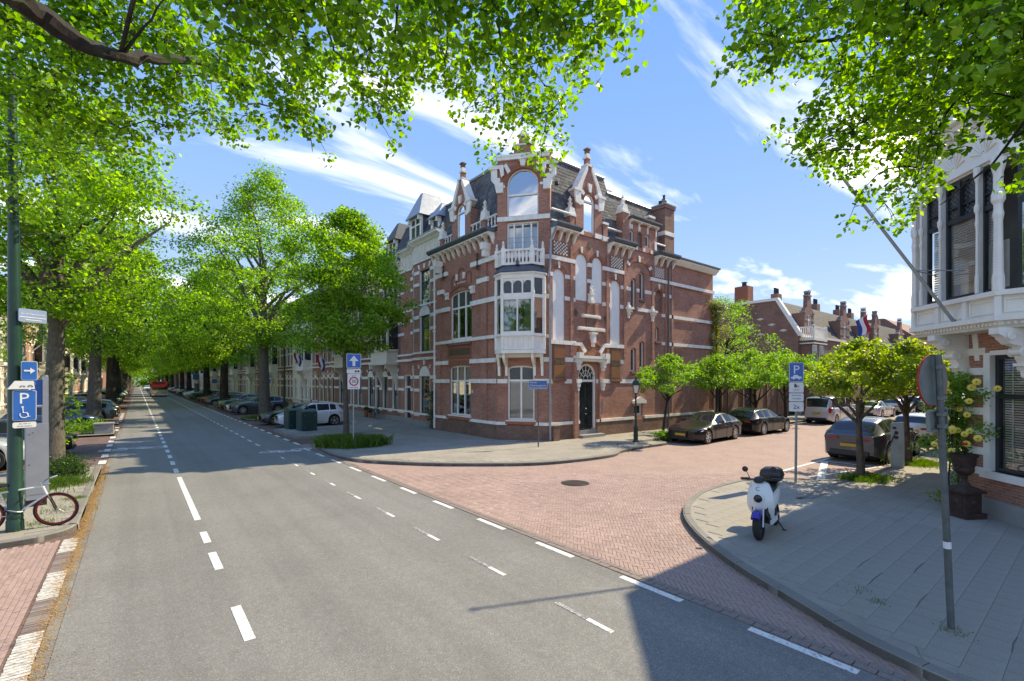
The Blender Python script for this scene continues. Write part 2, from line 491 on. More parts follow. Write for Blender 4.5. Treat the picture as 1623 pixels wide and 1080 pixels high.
SPLIT = set('bay_column stone_band gable_stone keystone arch_block pilaster console corbel stone_rail stone_balustrade parapet_pier eave_bracket window_head window_jamb door_panel pier chimney_pot brick_sill glazed_tile arch_bricks frieze_rib dormer_frame road_marking attic_stone scrolled_bracket blind_arch_panel bracket stone_hood plank letter_plate bay_moulding channel rivet headlight blind_tape plinth lock symbol mirror side_window brick_pattern wall_anchor scroll_bracket'.split())
class MB:
    def __init__(s, T=None):
        s.v = []; s.f = []; s.setT(T)
    def setT(s, T):
        s.T = T
        s.flip = T is not None and T.determinant() < 0
        return s
    def add(s, vs, fs):
        b = len(s.v)
        if s.T is None:
            s.v.extend([tuple(v) for v in vs])
        else:
            T = s.T
            s.v.extend([tuple(T @ Vector(v)) for v in vs])
        if s.flip:
            s.f.extend([tuple(b + i for i in reversed(f)) for f in fs])
        else:
            s.f.extend([tuple(b + i for i in f) for f in fs])
        return s
    def box(s, x0, x1, y0, y1, z0, z1):
        if x0 > x1: x0, x1 = x1, x0
        if y0 > y1: y0, y1 = y1, y0
        if z0 > z1: z0, z1 = z1, z0
        return s.add([(x0, y0, z0), (x1, y0, z0), (x1, y1, z0), (x0, y1, z0), (x0, y0, z1), (x1, y0, z1), (x1, y1, z1), (x0, y1, z1)],
                     [(0, 3, 2, 1), (4, 5, 6, 7), (0, 1, 5, 4), (1, 2, 6, 5), (2, 3, 7, 6), (3, 0, 4, 7)])
    def prism(s, poly, y0, y1):          # outline in x-z, pushed along y (poly counter-clockwise seen from -y)
        n = len(poly)
        vs = [(p[0], y0, p[1]) for p in poly] + [(p[0], y1, p[1]) for p in poly]
        fs = [tuple(range(n)), tuple(range(2 * n - 1, n - 1, -1))]
        fs += [((i + 1) % n, i, n + i, n + (i + 1) % n) for i in range(n)]
        return s.add(vs, fs)
    def prismz(s, poly, z0, z1):         # outline in x-y, pushed up (counter-clockwise from above)
        n = len(poly)
        vs = [(p[0], p[1], z0) for p in poly] + [(p[0], p[1], z1) for p in poly]
        fs = [tuple(range(n - 1, -1, -1)), tuple(range(n, 2 * n))]
        fs += [(i, (i + 1) % n, n + (i + 1) % n, n + i) for i in range(n)]
        return s.add(vs, fs)
    def prismx(s, poly, x0, x1):         # outline in y-z, pushed along x
        n = len(poly)
        vs = [(x0, p[0], p[1]) for p in poly] + [(x1, p[0], p[1]) for p in poly]
        fs = [tuple(range(n - 1, -1, -1)), tuple(range(n, 2 * n))]
        fs += [(i, (i + 1) % n, n + (i + 1) % n, n + i) for i in range(n)]
        return s.add(vs, fs)
    def quad(s, a, b, c, d):
        return s.add([a, b, c, d], [(0, 1, 2, 3)])
    def tube(s, pts, rad, n=8, cap=True):
        pts = [Vector(p) for p in pts]
        if isinstance(rad, (int, float)): rad = [rad] * len(pts)
        vs = []; fs = []
        up = None
        for i, p in enumerate(pts):
            d = (pts[min(i + 1, len(pts) - 1)] - pts[max(i - 1, 0)])
            if d.length < 1e-9: d = Vector((0, 0, 1))
            d.normalize()
            if up is None:
                up = Vector((0, 0, 1)) if abs(d.z) < 0.9 else Vector((1, 0, 0))
            a = d.cross(up)
            if a.length < 1e-6: a = d.cross(Vector((0, 1, 0)))
            a.normalize(); b = d.cross(a).normalized()
            up = -b if False else up
            for k in range(n):
                t_ = 2 * math.pi * k / n
                vs.append(p + (a * math.cos(t_) + b * math.sin(t_)) * rad[i])
        for i in range(len(pts) - 1):
            for k in range(n):
                k2 = (k + 1) % n
                fs.append((i * n + k, i * n + k2, (i + 1) * n + k2, (i + 1) * n + k))
        if cap:
            fs.append(tuple(range(n - 1, -1, -1))); m = (len(pts) - 1) * n
            fs.append(tuple(range(m, m + n)))
        return s.add(vs, fs)
    def lathe(s, prof, n=16, c=(0, 0, 0), axis='z', cap=True):
        vs = []; fs = []
        for r, z in prof:
            for k in range(n):
                t_ = 2 * math.pi * k / n
                x, y = r * math.cos(t_), r * math.sin(t_)
                vs.append((c[0] + x, c[1] + y, c[2] + z) if axis == 'z' else ((c[0] + x, c[1] + z, c[2] + y) if axis == 'y' else (c[0] + z, c[1] + x, c[2] + y)))
        for i in range(len(prof) - 1):
            for k in range(n):
                k2 = (k + 1) % n
                q = (i * n + k, i * n + k2, (i + 1) * n + k2, (i + 1) * n + k)
                fs.append(q if axis != 'y' else tuple(reversed(q)))
        a = tuple(range(n)); b = tuple(range((len(prof) - 1) * n, len(prof) * n))
        if cap: fs.append(tuple(reversed(a)) if axis != 'y' else a); fs.append(b if axis != 'y' else tuple(reversed(b)))
        return s.add(vs, fs)
    def band(s, prof_a, prof_b):         # strip between two equal-length polylines
        n = len(prof_a)
        return s.add(list(prof_a) + list(prof_b), [(i, i + 1, n + i + 1, n + i) for i in range(n - 1)])
    def text(s, txt, size, x, y, z, align='CENTER'):     # letters in the x-z plane, facing -y
        vs, fs = text_mesh(txt, align)
        return s.add([(x + a * size, y, z + b * size) for a, b in vs], fs)
    def clusters(s):
        """loose pieces, those that touch taken together"""
        par = list(range(len(s.v)))
        def fd(i):
            while par[i] != i: par[i] = par[par[i]]; i = par[i]
            return i
        for f in s.f:
            a = fd(f[0])
            for i in f[1:]: par[fd(i)] = a
        isl = {}
        for k, f in enumerate(s.f): isl.setdefault(fd(f[0]), []).append(k)
        bx = []
        for fs in isl.values():
            p = np.array([s.v[i] for k in fs for i in s.f[k]]); bx.append([p.min(0) - .006, p.max(0) + .006, fs])
        ch = True
        while ch:
            ch = False; out = []
            for b in bx:
                for o in out:
                    if (b[0] <= o[1]).all() and (o[0] <= b[1]).all():
                        o[0] = np.minimum(o[0], b[0]); o[1] = np.maximum(o[1], b[1]); o[2] = o[2] + b[2]; ch = True; break
                else: out.append(b)
            bx = out
        res = []
        for _, _, fs in bx:
            c = MB(); mp_ = {}
            for k in fs:
                c.f.append(tuple(mp_.setdefault(i, len(mp_)) for i in s.f[k]))
            c.v = [s.v[i] for i in mp_]; res.append(c)
        return res
    def build(s, name, mat, parent=None, smooth=False, kind=None, label=None, cat=None, group=None, origin=None):
        if name in SPLIT and kind is None and len(s.f) < 4000:
            cs = s.clusters()
            if 1 < len(cs) <= 90:
                for c in cs: last = c.build(name, mat, parent, smooth, 'whole', label, cat, group, origin)
                return last
        kind = None if kind == 'whole' else kind
        me = bpy.data.meshes.new(name)
        vs = s.v
        if origin is not None:
            ox, oy, oz = origin
            vs = [(a - ox, b - oy, c - oz) for a, b, c in vs]
        me.from_pydata(vs, [], s.f)
        if len(me.polygons):
            box_uv(me)
        me.materials.append(MATS[mat])
        if not smooth: me.polygons.foreach_set('use_smooth', [False] * len(me.polygons))
        if smooth:
            smooth_mesh(me, smooth if not isinstance(smooth, bool) else 35)
        o = bpy.data.objects.new(name, me)
        place(o, parent, origin)
        return meta(o, label, cat, group, kind)
def smooth_mesh(me, ang=35):
    me.polygons.foreach_set('use_smooth', [True] * len(me.polygons))
    me.set_sharp_from_angle(angle=R_(ang))
def box_uv(me):
    npoly = len(me.polygons); nl = len(me.loops)
    co = np.empty(len(me.vertices) * 3, np.float32); me.vertices.foreach_get('co', co); co = co.reshape(-1, 3)
    nr = np.empty(npoly * 3, np.float32); me.polygons.foreach_get('normal', nr); nr = nr.reshape(-1, 3)
    lt = np.empty(npoly, np.int32); me.polygons.foreach_get('loop_total', lt)
    li = np.empty(nl, np.int32); me.loops.foreach_get('vertex_index', li)
    pn = np.repeat(nr, lt, axis=0)
    p = co[li]
    flat = np.abs(pn[:, 2]) > 0.8
    h = np.hypot(pn[:, 0], pn[:, 1]); h[h < 1e-6] = 1
    u = (-pn[:, 1] * p[:, 0] + pn[:, 0] * p[:, 1]) / h
    uv = np.stack([np.where(flat, p[:, 0], u), np.where(flat, p[:, 1], p[:, 2])], axis=1).astype(np.float32)
    me.uv_layers.new(name='UVMap').data.foreach_set('uv', uv.ravel())
_TX = {}
def text_mesh(txt, align):
    k = (txt, align)
    if k not in _TX:
        cu = bpy.data.curves.new('lettering', 'FONT')
        cu.body = txt; cu.align_x = align; cu.size = 1.0; cu.resolution_u = 2
        o = bpy.data.objects.new('lettering', cu); COL.objects.link(o)
        dg = bpy.context.evaluated_depsgraph_get(); dg.update()
        me = o.evaluated_get(dg).to_mesh()
        _TX[k] = ([(v.co.x, v.co.y) for v in me.vertices], [tuple(p.vertices) for p in me.polygons])
        o.evaluated_get(dg).to_mesh_clear()
        bpy.data.objects.remove(o); bpy.data.curves.remove(cu)
    return _TX[k]
def npmesh(name, verts, faces, mat, parent=None, kind=None, smooth=False, loc=None, uv=False):
    """verts (N,3), faces (M,k)"""
    me = bpy.data.meshes.new(name)
    N = len(verts); M, k = faces.shape
    me.vertices.add(N); me.vertices.foreach_set('co', np.ascontiguousarray(verts, np.float32).ravel())
    me.loops.add(M * k); me.loops.foreach_set('vertex_index', np.ascontiguousarray(faces, np.int32).ravel())
    me.polygons.add(M); me.polygons.foreach_set('loop_start', np.arange(0, M * k, k, dtype=np.int32))
    me.update(calc_edges=True)
    me.polygons.foreach_set('use_smooth', np.full(M, smooth))
    if uv: box_uv(me)
    me.materials.append(MATS[mat])
    o = bpy.data.objects.new(name, me)
    place(o, parent, loc)
    return meta(o, kind=kind)
def copy_tree(o, parent=None):
    c = o.copy(); COL.objects.link(c)
    if parent is not None: c.parent = parent
    for ch in KIDS.get(o.name, None) or [x for x in o.children]:
        copy_tree(ch, c)
    return c
KIDS = {}
def put(root, x, y, rz=0.0, z=0.0, s=1.0):
    root.location = (x, y, z); root.rotation_euler = (0, 0, rz); root.scale = (s, s, s)
    return root

# a wall with real openings; openings = (s0, s1, z0, z1, rise of the arch)
def wall(mb, s0, s1, z0, z1, d0, d1, ops=()):
    ops = [o if len(o) == 5 else (*o, 0) for o in ops]
    ss = sorted({s0, s1} | {min(max(v, s0), s1) for o in ops for v in o[:2]})
    zs = sorted({z0, z1} | {min(max(v, z0), z1) for o in ops for v in o[2:4]})
    for j in range(len(zs) - 1):
        run = None
        for i in range(len(ss) - 1):
            ms, mz = (ss[i] + ss[i + 1]) / 2, (zs[j] + zs[j + 1]) / 2
            hole = any(o[0] < ms < o[1] and o[2] < mz < o[3] for o in ops)
            if not hole:
                run = [ss[i], ss[i + 1]] if run is None else [run[0], ss[i + 1]]
            if (hole or i == len(ss) - 2) and run is not None:
                mb.box(run[0], run[1], d0, d1, zs[j], zs[j + 1]); run = None
    for a, b, c, d, r in ops:
        if r > 0:
            for p, q in arc_pts(a, b, d - r, r, 12, pairs=True):
                mb.prism([p, q, (q[0], d), (p[0], d)], d0, d1)
def arc_pts(a, b, zs, r, n=12, pairs=False):
    m, w = (a + b) / 2, (b - a) / 2
    pts = [(m - w * math.cos(math.pi * i / n), zs + r * math.sin(math.pi * i / n)) for i in range(n + 1)]
    return list(zip(pts[:-1], pts[1:])) if pairs else pts
def archband(mb, a, b, zs, r, th, d0, d1, n=12, ends=0.0):
    """voussoir ring round an opening"""
    m, w = (a + b) / 2, (b - a) / 2
    for i in range(n):
        t0, t1 = math.pi * i / n, math.pi * (i + 1) / n
        P = lambda t_, e: (m - (w + e) * math.cos(t_), zs + (r + e) * math.sin(t_))
        mb.prism([P(t0, 0), P(t1, 0), P(t1, th), P(t0, th)], d0, d1)
    if ends:
        mb.box(a - th, a, d0, d1, zs - ends, zs); mb.box(b, b + th, d0, d1, zs - ends, zs)

def window(T, th, s0, s1, z0, z1, d=0.12, rise=0.0, cols=(0.5,), trans=(), fmat='white_paint', gmat='glass', fw=0.07,
           upper=None, cover=None, cover_mat='curtain', sill=None, label=None, name='window', bars=0.045, back=True, leaded=False, uppercols=None):
    """one window: frame (part) with pane, curtain or blind (sub-parts)"""
    m = MB(T)
    y0, y1 = d, d + 0.07
    zt = z1 - rise
    m.box(s0, s0 + fw, y0, y1, z0, zt); m.box(s1 - fw, s1, y0, y1, z0, zt)
    m.box(s0 + fw, s1 - fw, y0, y1, z0, z0 + fw)
    if rise > 0:
        w = (s1 - s0) / 2; mid = (s0 + s1) / 2
        n = 12
        for i in range(n):
            t0, t1 = math.pi * i / n, math.pi * (i + 1) / n
            P = lambda t_, e: (mid - (w - e) * math.cos(t_), zt + max(rise - e, 0.0) * math.sin(t_))
            m.prism([P(t0, fw), P(t1, fw), P(t1, 0), P(t0, 0)], y0, y1)
    else:
        m.box(s0 + fw, s1 - fw, y0, y1, z1 - fw, z1)
    for tz in trans:
        m.box(s0 + fw, s1 - fw, y0 - 0.02, y1, tz - 0.05, tz + 0.05)
    ztop = lambda s_: (zt + rise * math.sqrt(max(0, 1 - ((s_ - (s0 + s1) / 2) / ((s1 - s0) / 2)) ** 2)) - 0.02) if rise > 0 else z1 - fw
    for c in cols:
        x = s0 + c * (s1 - s0)
        m.box(x - bars, x + bars, y0 - 0.012, y1 - 0.005, z0 + fw, ztop(x))
    if sill:
        m.box(s0 - 0.08, s1 + 0.08, -0.09, d + 0.05, z0 - 0.1, z0 - 0.002)
    win = m.build(name, fmat, th, label=label)
    g = MB(T)
    gy = d + 0.04
    split = trans[-1] if (upper and trans) else None
    def sheet(mb, a, b, za, zb, y, arched):
        if arched and rise > 0:
            pts = [(p[0], min(max(p[1], za), zb)) for p in arc_pts(a, b, zt, rise, 12)]
            n = len(pts)
            mb.band([(p[0], y, p[1]) for p in pts], [(p[0], y, za) for p in pts])
            if za < zt - 1e-6: pass
        else:
            mb.quad((a, y, za), (b, y, za), (b, y, zb), (a, y, zb))
    lowtop = split if split else z1
    sheet(g, s0 + 0.02, s1 - 0.02, z0 + 0.02, lowtop, gy, not split)
    g.build('pane', gmat, win)
    if split:
        g2 = MB(T); sheet(g2, s0 + 0.02, s1 - 0.02, split, z1, gy, True); g2.build('pane', upper, win)
    if back:
        b = MB(T)
        bz0, bz1 = z0 - 0.05, z1 + 0.05
        yy = d + 0.45
        b.quad((s0 - .05, yy, bz0), (s1 + .05, yy, bz0), (s1 + .05, yy, bz1), (s0 - .05, yy, bz1))
        b.box(s0 - .06, s0 - .05, d + .08, yy, bz0, bz1); b.box(s1 + .05, s1 + .06, d + .08, yy, bz0, bz1)
        b.build('room_backing', 'unlit_interior', win)  # dark backing sheet, indoor dimness put into its colour
    if cover == 'blind':
        b = MB(T); zz = z0 + 0.1
        while zz < (split or z1) - 0.1:
            b.box(s0 + fw + .02, s1 - fw - .02, d + 0.10, d + 0.14, zz, zz + 0.03); zz += 0.052
        b.build('venetian_blind', cover_mat, win, kind='stuff')
    elif cover == 'curtain':
        b = MB(T)
        W_ = (s1 - s0)
        for a, e in ((s0 + .03, s0 + W_ * .26), (s1 - W_ * .26, s1 - .03)):
            n = 9
            pa = [(a + (e - a) * i / n, d + 0.16 + 0.03 * (i % 2), z0 + .05) for i in range(n + 1)]
            b.band(pa, [(p[0], p[1], z1 - .08) for p in pa])
        b.build('curtain', cover_mat, win)
    elif cover == 'half':
        b = MB(T); b.quad((s0 + fw, d + .09, z0 + fw), (s1 - fw, d + .09, z0 + fw), (s1 - fw, d + .09, z0 + (z1 - z0) * .42), (s0 + fw, d + .09, z0 + (z1 - z0) * .42))
        b.build('curtain', cover_mat, win)
    elif cover == 'full':
        b = MB(T)
        n = 14
        pa = [(s0 + fw * .6 + (s1 - s0 - fw * 1.2) * i / n, d + 0.14 + 0.03 * (i % 2), z0 + .05) for i in range(n + 1)]
        b.band(pa, [(p[0], p[1], z1 - max(rise, .08)) for p in pa])
        b.build('curtain', cover_mat, win)
    return win
def baluster_rail(mb, p0, p1, z0, z1, n=8, th=0.045, rail=0.05):
    """turned stone balusters between two plan points"""
    (x0, y0), (x1, y1) = p0, p1
    mb.tube([(x0, y0, z1), (x1, y1, z1)], rail, 6)
    mb.tube([(x0, y0, z0 + .03), (x1, y1, z0 + .03)], rail * .9, 6)
    for i in range(n):
        f = (i + .5) / n
        x, y = x0 + (x1 - x0) * f, y0 + (y1 - y0) * f
        h = z1 - z0
        mb.lathe([(th * .7, z0 + .04), (th * .5, z0 + h * .2), (th * 1.15, z0 + h * .42), (th * .5, z0 + h * .68), (th * .9, z0 + h * .8), (th * .6, z1 - .02)], 6, (x, y, 0))
def finial(mb, x, y, z, h=0.9, r=0.16):
    mb.lathe([(r * 1.1, 0), (r * 1.1, h * .10), (r * .75, h * .14), (r * .8, h * .34), (r * 1.25, h * .40), (r * .55, h * .5), (r * .45, h * .6), (r * .85, h * .70), (r * .7, h * .80), (r * .25, h * .86), (r * .3, h * .92), (.01, h)], 10, (x, y, z))
def slates(mb, P0, P1, P2, P3, w=0.27, h=0.2, seed=1, skip=None):
    """overlapping slates on the quad P0-P1 (foot) P3-P2 (top)"""
    rr = random.Random(seed)
    P0, P1, P2, P3 = map(Vector, (P0, P1, P2, P3))
    L = max((P3 - P0).length, (P2 - P1).length)
    rows = max(1, int(L / h))
    nrm = (P1 - P0).cross(P3 - P0).normalized()
    if nrm.z < 0: nrm = -nrm
    vs = []; fs = []
    for j in range(rows):
        a0, b0 = P0.lerp(P3, j / rows), P1.lerp(P2, j / rows)
        a1, b1 = P0.lerp(P3, min(1, (j + 1.12) / rows)), P1.lerp(P2, min(1, (j + 1.12) / rows))
        n = max(1, int((b0 - a0).length / w))
        off = (j % 2) * 0.5
        for i in range(-1, n + 1):
            u0, u1 = max(0, (i + off + .025) / n), min(1, (i + 1 + off - .025) / n)
            if u1 - u0 < 0.3 / n: continue
            dd = 0.015 + rr.random() * 0.010
            c = a0.lerp(b0, (u0 + u1) / 2)
            if skip and skip(c): continue
            q = [a0.lerp(b0, u0) + nrm * dd, a0.lerp(b0, u1) + nrm * (dd + rr.random() * .006), a1.lerp(b1, u1) + nrm * .012, a1.lerp(b1, u0) + nrm * .012]
            bse = len(vs)
            vs += q + [a0.lerp(b0, u0) + nrm * .004, a0.lerp(b0, u1) + nrm * .004]
            fs += [(bse, bse + 1, bse + 2, bse + 3), (bse + 4, bse + 5, bse + 1, bse)]
    mb.add(vs, fs)

# ------------------------------------------------------------------ ground, roads, pavements
def smooth_line(P, n=6):
    out = []
    for i in range(len(P) - 1):
        p0, p1, p2, p3 = P[max(i - 1, 0)], P[i], P[i + 1], P[min(i + 2, len(P) - 1)]
        if math.dist(p1, p2) > 6:
            out.append(p1); continue
        for k in range(n):
            t_ = k / n
            out.append(tuple(0.5 * (2 * p1[j] + (p2[j] - p0[j]) * t_ + (2 * p0[j] - 5 * p1[j] + 4 * p2[j] - p3[j]) * t_ ** 2 + (3 * p1[j] - p0[j] - 3 * p2[j] + p3[j]) * t_ ** 3) for j in (0, 1)))
    out.append(P[-1])
    return out
def area2(P):
    return sum(P[i][0] * P[(i + 1) % len(P)][1] - P[(i + 1) % len(P)][0] * P[i][1] for i in range(len(P)))
def ccw(P):
    return P if area2(P) > 0 else P[::-1]
def inside(px, py, poly):
    c = np.zeros(px.shape, bool)
    n = len(poly)
    for i in range(n):
        x0, y0 = poly[i]; x1, y1 = poly[(i + 1) % n]
        if y0 == y1: continue
        m = ((y0 > py) != (y1 > py)) & (px < (x1 - x0) * (py - y0) / (y1 - y0) + x0)
        c ^= m
    return c
def sheet(name, pts, z, mat, **k):
    m = MB(); m.add([(p[0], p[1], z) for p in ccw(pts)], [tuple(range(len(pts)))])
    return m.build(name, mat, kind='structure', **k)
def block(name, pts, z0, z1, mat, **k):
    m = MB(); m.prismz(ccw(pts), z0, z1)
    return m.build(name, mat, kind='structure', **k)

g_ = MB(); g_.quad((-900, -300, -.06), (900, -300, -.06), (900, 1400, -.06), (-900, 1400, -.06))
g_.build('ground', 'pave_far', kind='structure')
sheet('road', [(-0.74, -14), (5.97, -14), (5.97, 520), (-0.74, 520)], 0.014, 'asphalt')
sheet('parking_strip', [(5.97, 22.0), (11.6, 22.0), (11.6, 520), (5.97, 520)], 0.004, 'paver_brown')
sheet('parking_strip', [(-6.2, -14), (-0.74, -14), (-0.74, 520), (-6.2, 520)], 0.004, 'paver_brown')
KR = smooth_line([(6.18, -14), (6.18, -4), (6.18, 0), (6.40, 1.52), (6.98, 2.7), (7.76, 4.05), (8.82, 5.3), (9.98, 6.15), (11.66, 6.75), (13.43, 6.84), (14.7, 6.62), (15.5, 5.9), (16.15, 5.15), (17.2, 4.75), (19, 4.72), (95, 4.72)])
KL = smooth_line([(10.0, 22.75), (8.4, 22.8), (6.95, 22.75), (6.45, 22.2), (6.22, 20.8), (6.2, 19.0), (6.6, 17.25), (7.8, 15.55), (8.95, 14.4), (11.1, 12.85), (13.0, 12.35), (14.9, 12.3), (16.1, 12.8), (18, 13.0), (19.7, 13.05), (20.25, 13.7), (21.2, 14.0), (23, 14.02), (95, 14.02)])
side = KR[::-1] + [(5.97, -14), (5.97, 22.5)] + [p for p in KL if p[1] < 22.6 or p[0] > 12]
sidepoly = [(5.97, -14)] + KR + KL[::-1] + [(5.97, 22.75)]
sheet('side_street', [(5.97, -14), (96, -14), (96, 24), (5.97, 24)], 0.0, 'joint_sand')
sheet('side_street_far', [(5.97, 14.8), (24.4, 0.1), (96, 0.1), (96, 24), (5.97, 24)], 0.006, 'paver_far')
walkR = KR + [(95, -14)]
walkL = KL + [(95, 40), (14.0, 40), (11.6, 40), (11.6, 26.3), (10.0, 26.3)]
PR = block('pavement', walkR, -0.05, 0.112, 'tile')
PL = block('pavement', walkL, -0.05, 0.112, 'pave_far')
block('pavement', [(11.6, 40), (16, 40), (16, 520), (11.6, 520)], -0.05, 0.115, 'pave_far')
block('pavement', [(-6.2, 22), (-6.2, 520), (-12, 520), (-12, -14), (-6.2, -14), (-6.2, 12.6)], -0.05, 0.115, 'pave_far')
KP = smooth_line([(-6.2, 12.42), (-2.2, 12.45), (-1.3, 12.62), (-0.98, 13.1), (-0.95, 14), (-0.95, 21.2), (-1.15, 21.8), (-1.7, 22.0), (-6.2, 22.0)])
PP = block('pavement', KP, -0.05, 0.112, 'pave_far')
KA = smooth_line([(11.6, 26.45), (7.2, 26.5), (6.62, 27.0), (6.55, 28), (6.55, 31.0), (6.9, 31.5), (7.5, 31.6), (11.6, 31.6)])
PA = block('pavement', KA, -0.05, 0.112, 'pave_far')

def kerb(line, parent, w=0.15, z=0.128, ln=0.95, near=40, left=True):
    """separate kerb stones along a line"""
    pts = [Vector((p[0], p[1])) for p in line]
    cur = [pts[0]]; acc = 0; out = []
    for a, b in zip(pts[:-1], pts[1:]):
        seg = (b - a).length; pos = 0
        while acc + seg - pos >= ln:
            pos += ln - acc; q = a.lerp(b, pos / seg); cur.append(q); out.append(cur if len(cur) > 1 else [cur[0] - (b - a) * .01, q]); cur = [q]; acc = 0
        acc += seg - pos
        if (cur[-1] - b).length > .02: cur.append(b)
    if len(cur) > 1: out.append(cur)
    far = MB(); rr = random.Random(3)
    for c in out:
        f = MB()
        L = []; Rr = []
        for i, p in enumerate(c):
            d = (c[min(i + 1, len(c) - 1)] - c[max(i - 1, 0)]).normalized()
            nn = Vector((-d.y, d.x)) * (1 if left else -1)
            tr = d * (0.006 if i == 0 else (-0.006 if i == len(c) - 1 else 0))
            L.append(p + tr); Rr.append(p + nn * w + tr)
        zz = z + rr.uniform(-.003, .003)
        poly = [tuple(p) for p in L] + [tuple(p) for p in Rr[::-1]]
        tgt = f if c[0].length < near else far
        n = len(L)
        vs = []
        for q, e in zip(L, Rr):
            o_ = (e - q).normalized() * 0.025
            vs += [(q.x, q.y, -.02), (q.x, q.y, zz - .025), (q.x + o_.x, q.y + o_.y, zz), (e.x, e.y, zz), (e.x, e.y, -.02)]
        fs = []
        for i in range(n - 1):
            for k in range(4):
                q = (i * 5 + k, (i + 1) * 5 + k, (i + 1) * 5 + k + 1, i * 5 + k + 1)
                fs.append(q if not left else q[::-1])
        fs.append((0, 1, 2, 3, 4)); fs.append(tuple((n - 1) * 5 + k for k in (4, 3, 2, 1, 0)))
        tgt.add(vs, fs)
        if tgt is f: f.build('kerbstone', 'kerbstone', parent)
    if far.v: far.build('kerbstone_run', 'kerbstone', parent, kind='stuff')
kerb(KR, PR, left=False, near=20)
kerb(KL, PL, left=True, near=33)
kerb(KP, PP, left=True, near=26)
kerb(KA, PA, left=True, near=33)
def island(x0, x1, y0, y1, seed=0):
    c = .5
    P = [(x1, y0), (x0 + c, y0), (x0, y0 + c), (x0, y1 - c), (x0 + c, y1), (x1, y1)]
    b = block('pavement', P, -.05, .10, 'joint_sand')
    kerb(P + [P[0]], b, left=False, near=48, ln=0.9)
for y in (42.0, 66.0, 84, 100, 116, 133, 152, 175, 205, 240):
    island(6.5, 9.6, y - 1.8, y + 1.6)
for y in (35.5, 43.5, 68, 85, 102, 120, 140, 165, 190, 220):
    island(-1.0 - 2.8, -1.0, y - 1.3, y + 1.5)

# pieces: herringbone bricks, gutter rows, tiles
def pieces(name, mat, C, size, ang, ztop, parent, depth=0.03, top_n=300, jit=0.0, seed=1, tilt=0.002):
    """C: (N,2) centres; size (N,2); ang (N,) ; the 300 that show largest are parts, the rest one part of stuff"""
    rg = np.random.default_rng(seed)
    N = len(C)
    d = np.hypot(C[:, 0], C[:, 1]); order = np.argsort(d)
    C, size, ang = C[order], size[order], ang[order]
    ca, sa = np.cos(ang), np.sin(ang)
    hx, hy = size[:, 0] / 2, size[:, 1] / 2
    cs = []
    for sx, sy in ((-1, -1), (1, -1), (1, 1), (-1, 1)):
        lx, ly = sx * hx, sy * hy
        cs.append(np.stack([C[:, 0] + lx * ca - ly * sa, C[:, 1] + lx * sa + ly * ca], 1))
    cs = np.stack(cs, 1)                          # N,4,2
    z = ztop + rg.uniform(-jit, jit, N)[:, None] + rg.uniform(-tilt, tilt, (N, 4))
    top = np.concatenate([cs, z[:, :, None]], 2)
    ctr = top.mean(1, keepdims=True)
    bev = ctr + (top - ctr) * np.where(size.min(1)[:, None, None] > .2, 0.996, 0.97)
    bev[:, :, 2] = top[:, :, 2]; rim = top.copy(); rim[:, :, 2] -= 0.002
    low = rim.copy(); low[:, :, 2] = ztop - depth
    V = np.concatenate([low, rim, bev], 1)        # N,12,3
    F1 = [(8, 9, 10, 11)] + [(4 + i, 4 + (i + 1) % 4, 8 + (i + 1) % 4, 8 + i) for i in range(4)] + [(i, (i + 1) % 4, 4 + (i + 1) % 4, 4 + i) for i in range(4)]
    F1 = np.array(F1)
    k = min(top_n, N)
    for i in range(k):
        c = (float(C[i, 0]), float(C[i, 1]), 0)
        npmesh(name, V[i] - np.array(c), F1, mat, parent, loc=c)
    if N > k:
        M = N - k
        F = (F1[None] + (np.arange(M) * 12)[:, None, None]).reshape(-1, 4)
        npmesh(name + '_field', V[k:].reshape(-1, 3), F, mat, parent, kind='stuff')

SS = bpy.data.objects['side_street']
w_, n_ = 0.0675, 3
I, K = np.meshgrid(np.arange(-150, 150), np.arange(-420, 420))
I, K = I.ravel(), K.ravel()
ox, oy = I * 2 * n_ + K, K * 1.0
H = np.stack([ox + n_ / 2, oy + .5], 1); Vv = np.stack([ox + n_ + .5, oy + 1 - n_ / 2], 1)
C = np.concatenate([H, Vv]) * w_
A = np.concatenate([np.zeros(len(H)), np.full(len(Vv), math.pi / 2)]) + R_(45)
c45 = math.cos(R_(45))
C = np.stack([(C[:, 0] - C[:, 1]) * c45 + 10, (C[:, 0] + C[:, 1]) * c45 + 6], 1)
dep = C[:, 0] * .621 + C[:, 1] * .784
lat = C[:, 0] * .784 - C[:, 1] * .621
keep = inside(C[:, 0], C[:, 1], sidepoly) & (C[:, 0] > 6.16) & (dep < 15.5) & (dep > 1.5) & (np.abs(lat) < dep * 1.25 + .5) & (C[:, 1] < 18)
keep |= inside(C[:, 0] - .08, C[:, 1], sidepoly) & (C[:, 0] > 6.16) & (dep < 15.5) & (dep > 3) & (C[:, 1] < 6) & (C[:, 0] < 12)
C, A = C[keep], A[keep]
pieces('brick', 'paver', C, np.tile([[n_ * w_ - .006, w_ - .006]], (len(C), 1)), A, 0.012, SS, jit=0.0015)
# two gutter rows of grey setts along the asphalt
ys = np.arange(-.5, 22, 0.21)
C = np.concatenate([np.stack([np.full(len(ys), 6.035), ys], 1), np.stack([np.full(len(ys), 6.145), ys + .1], 1)])
pieces('sett', 'paver_gutter', C, np.tile([[0.102, 0.198]], (len(C), 1)), np.zeros(len(C)), 0.022, SS, top_n=150, jit=.003, seed=4)
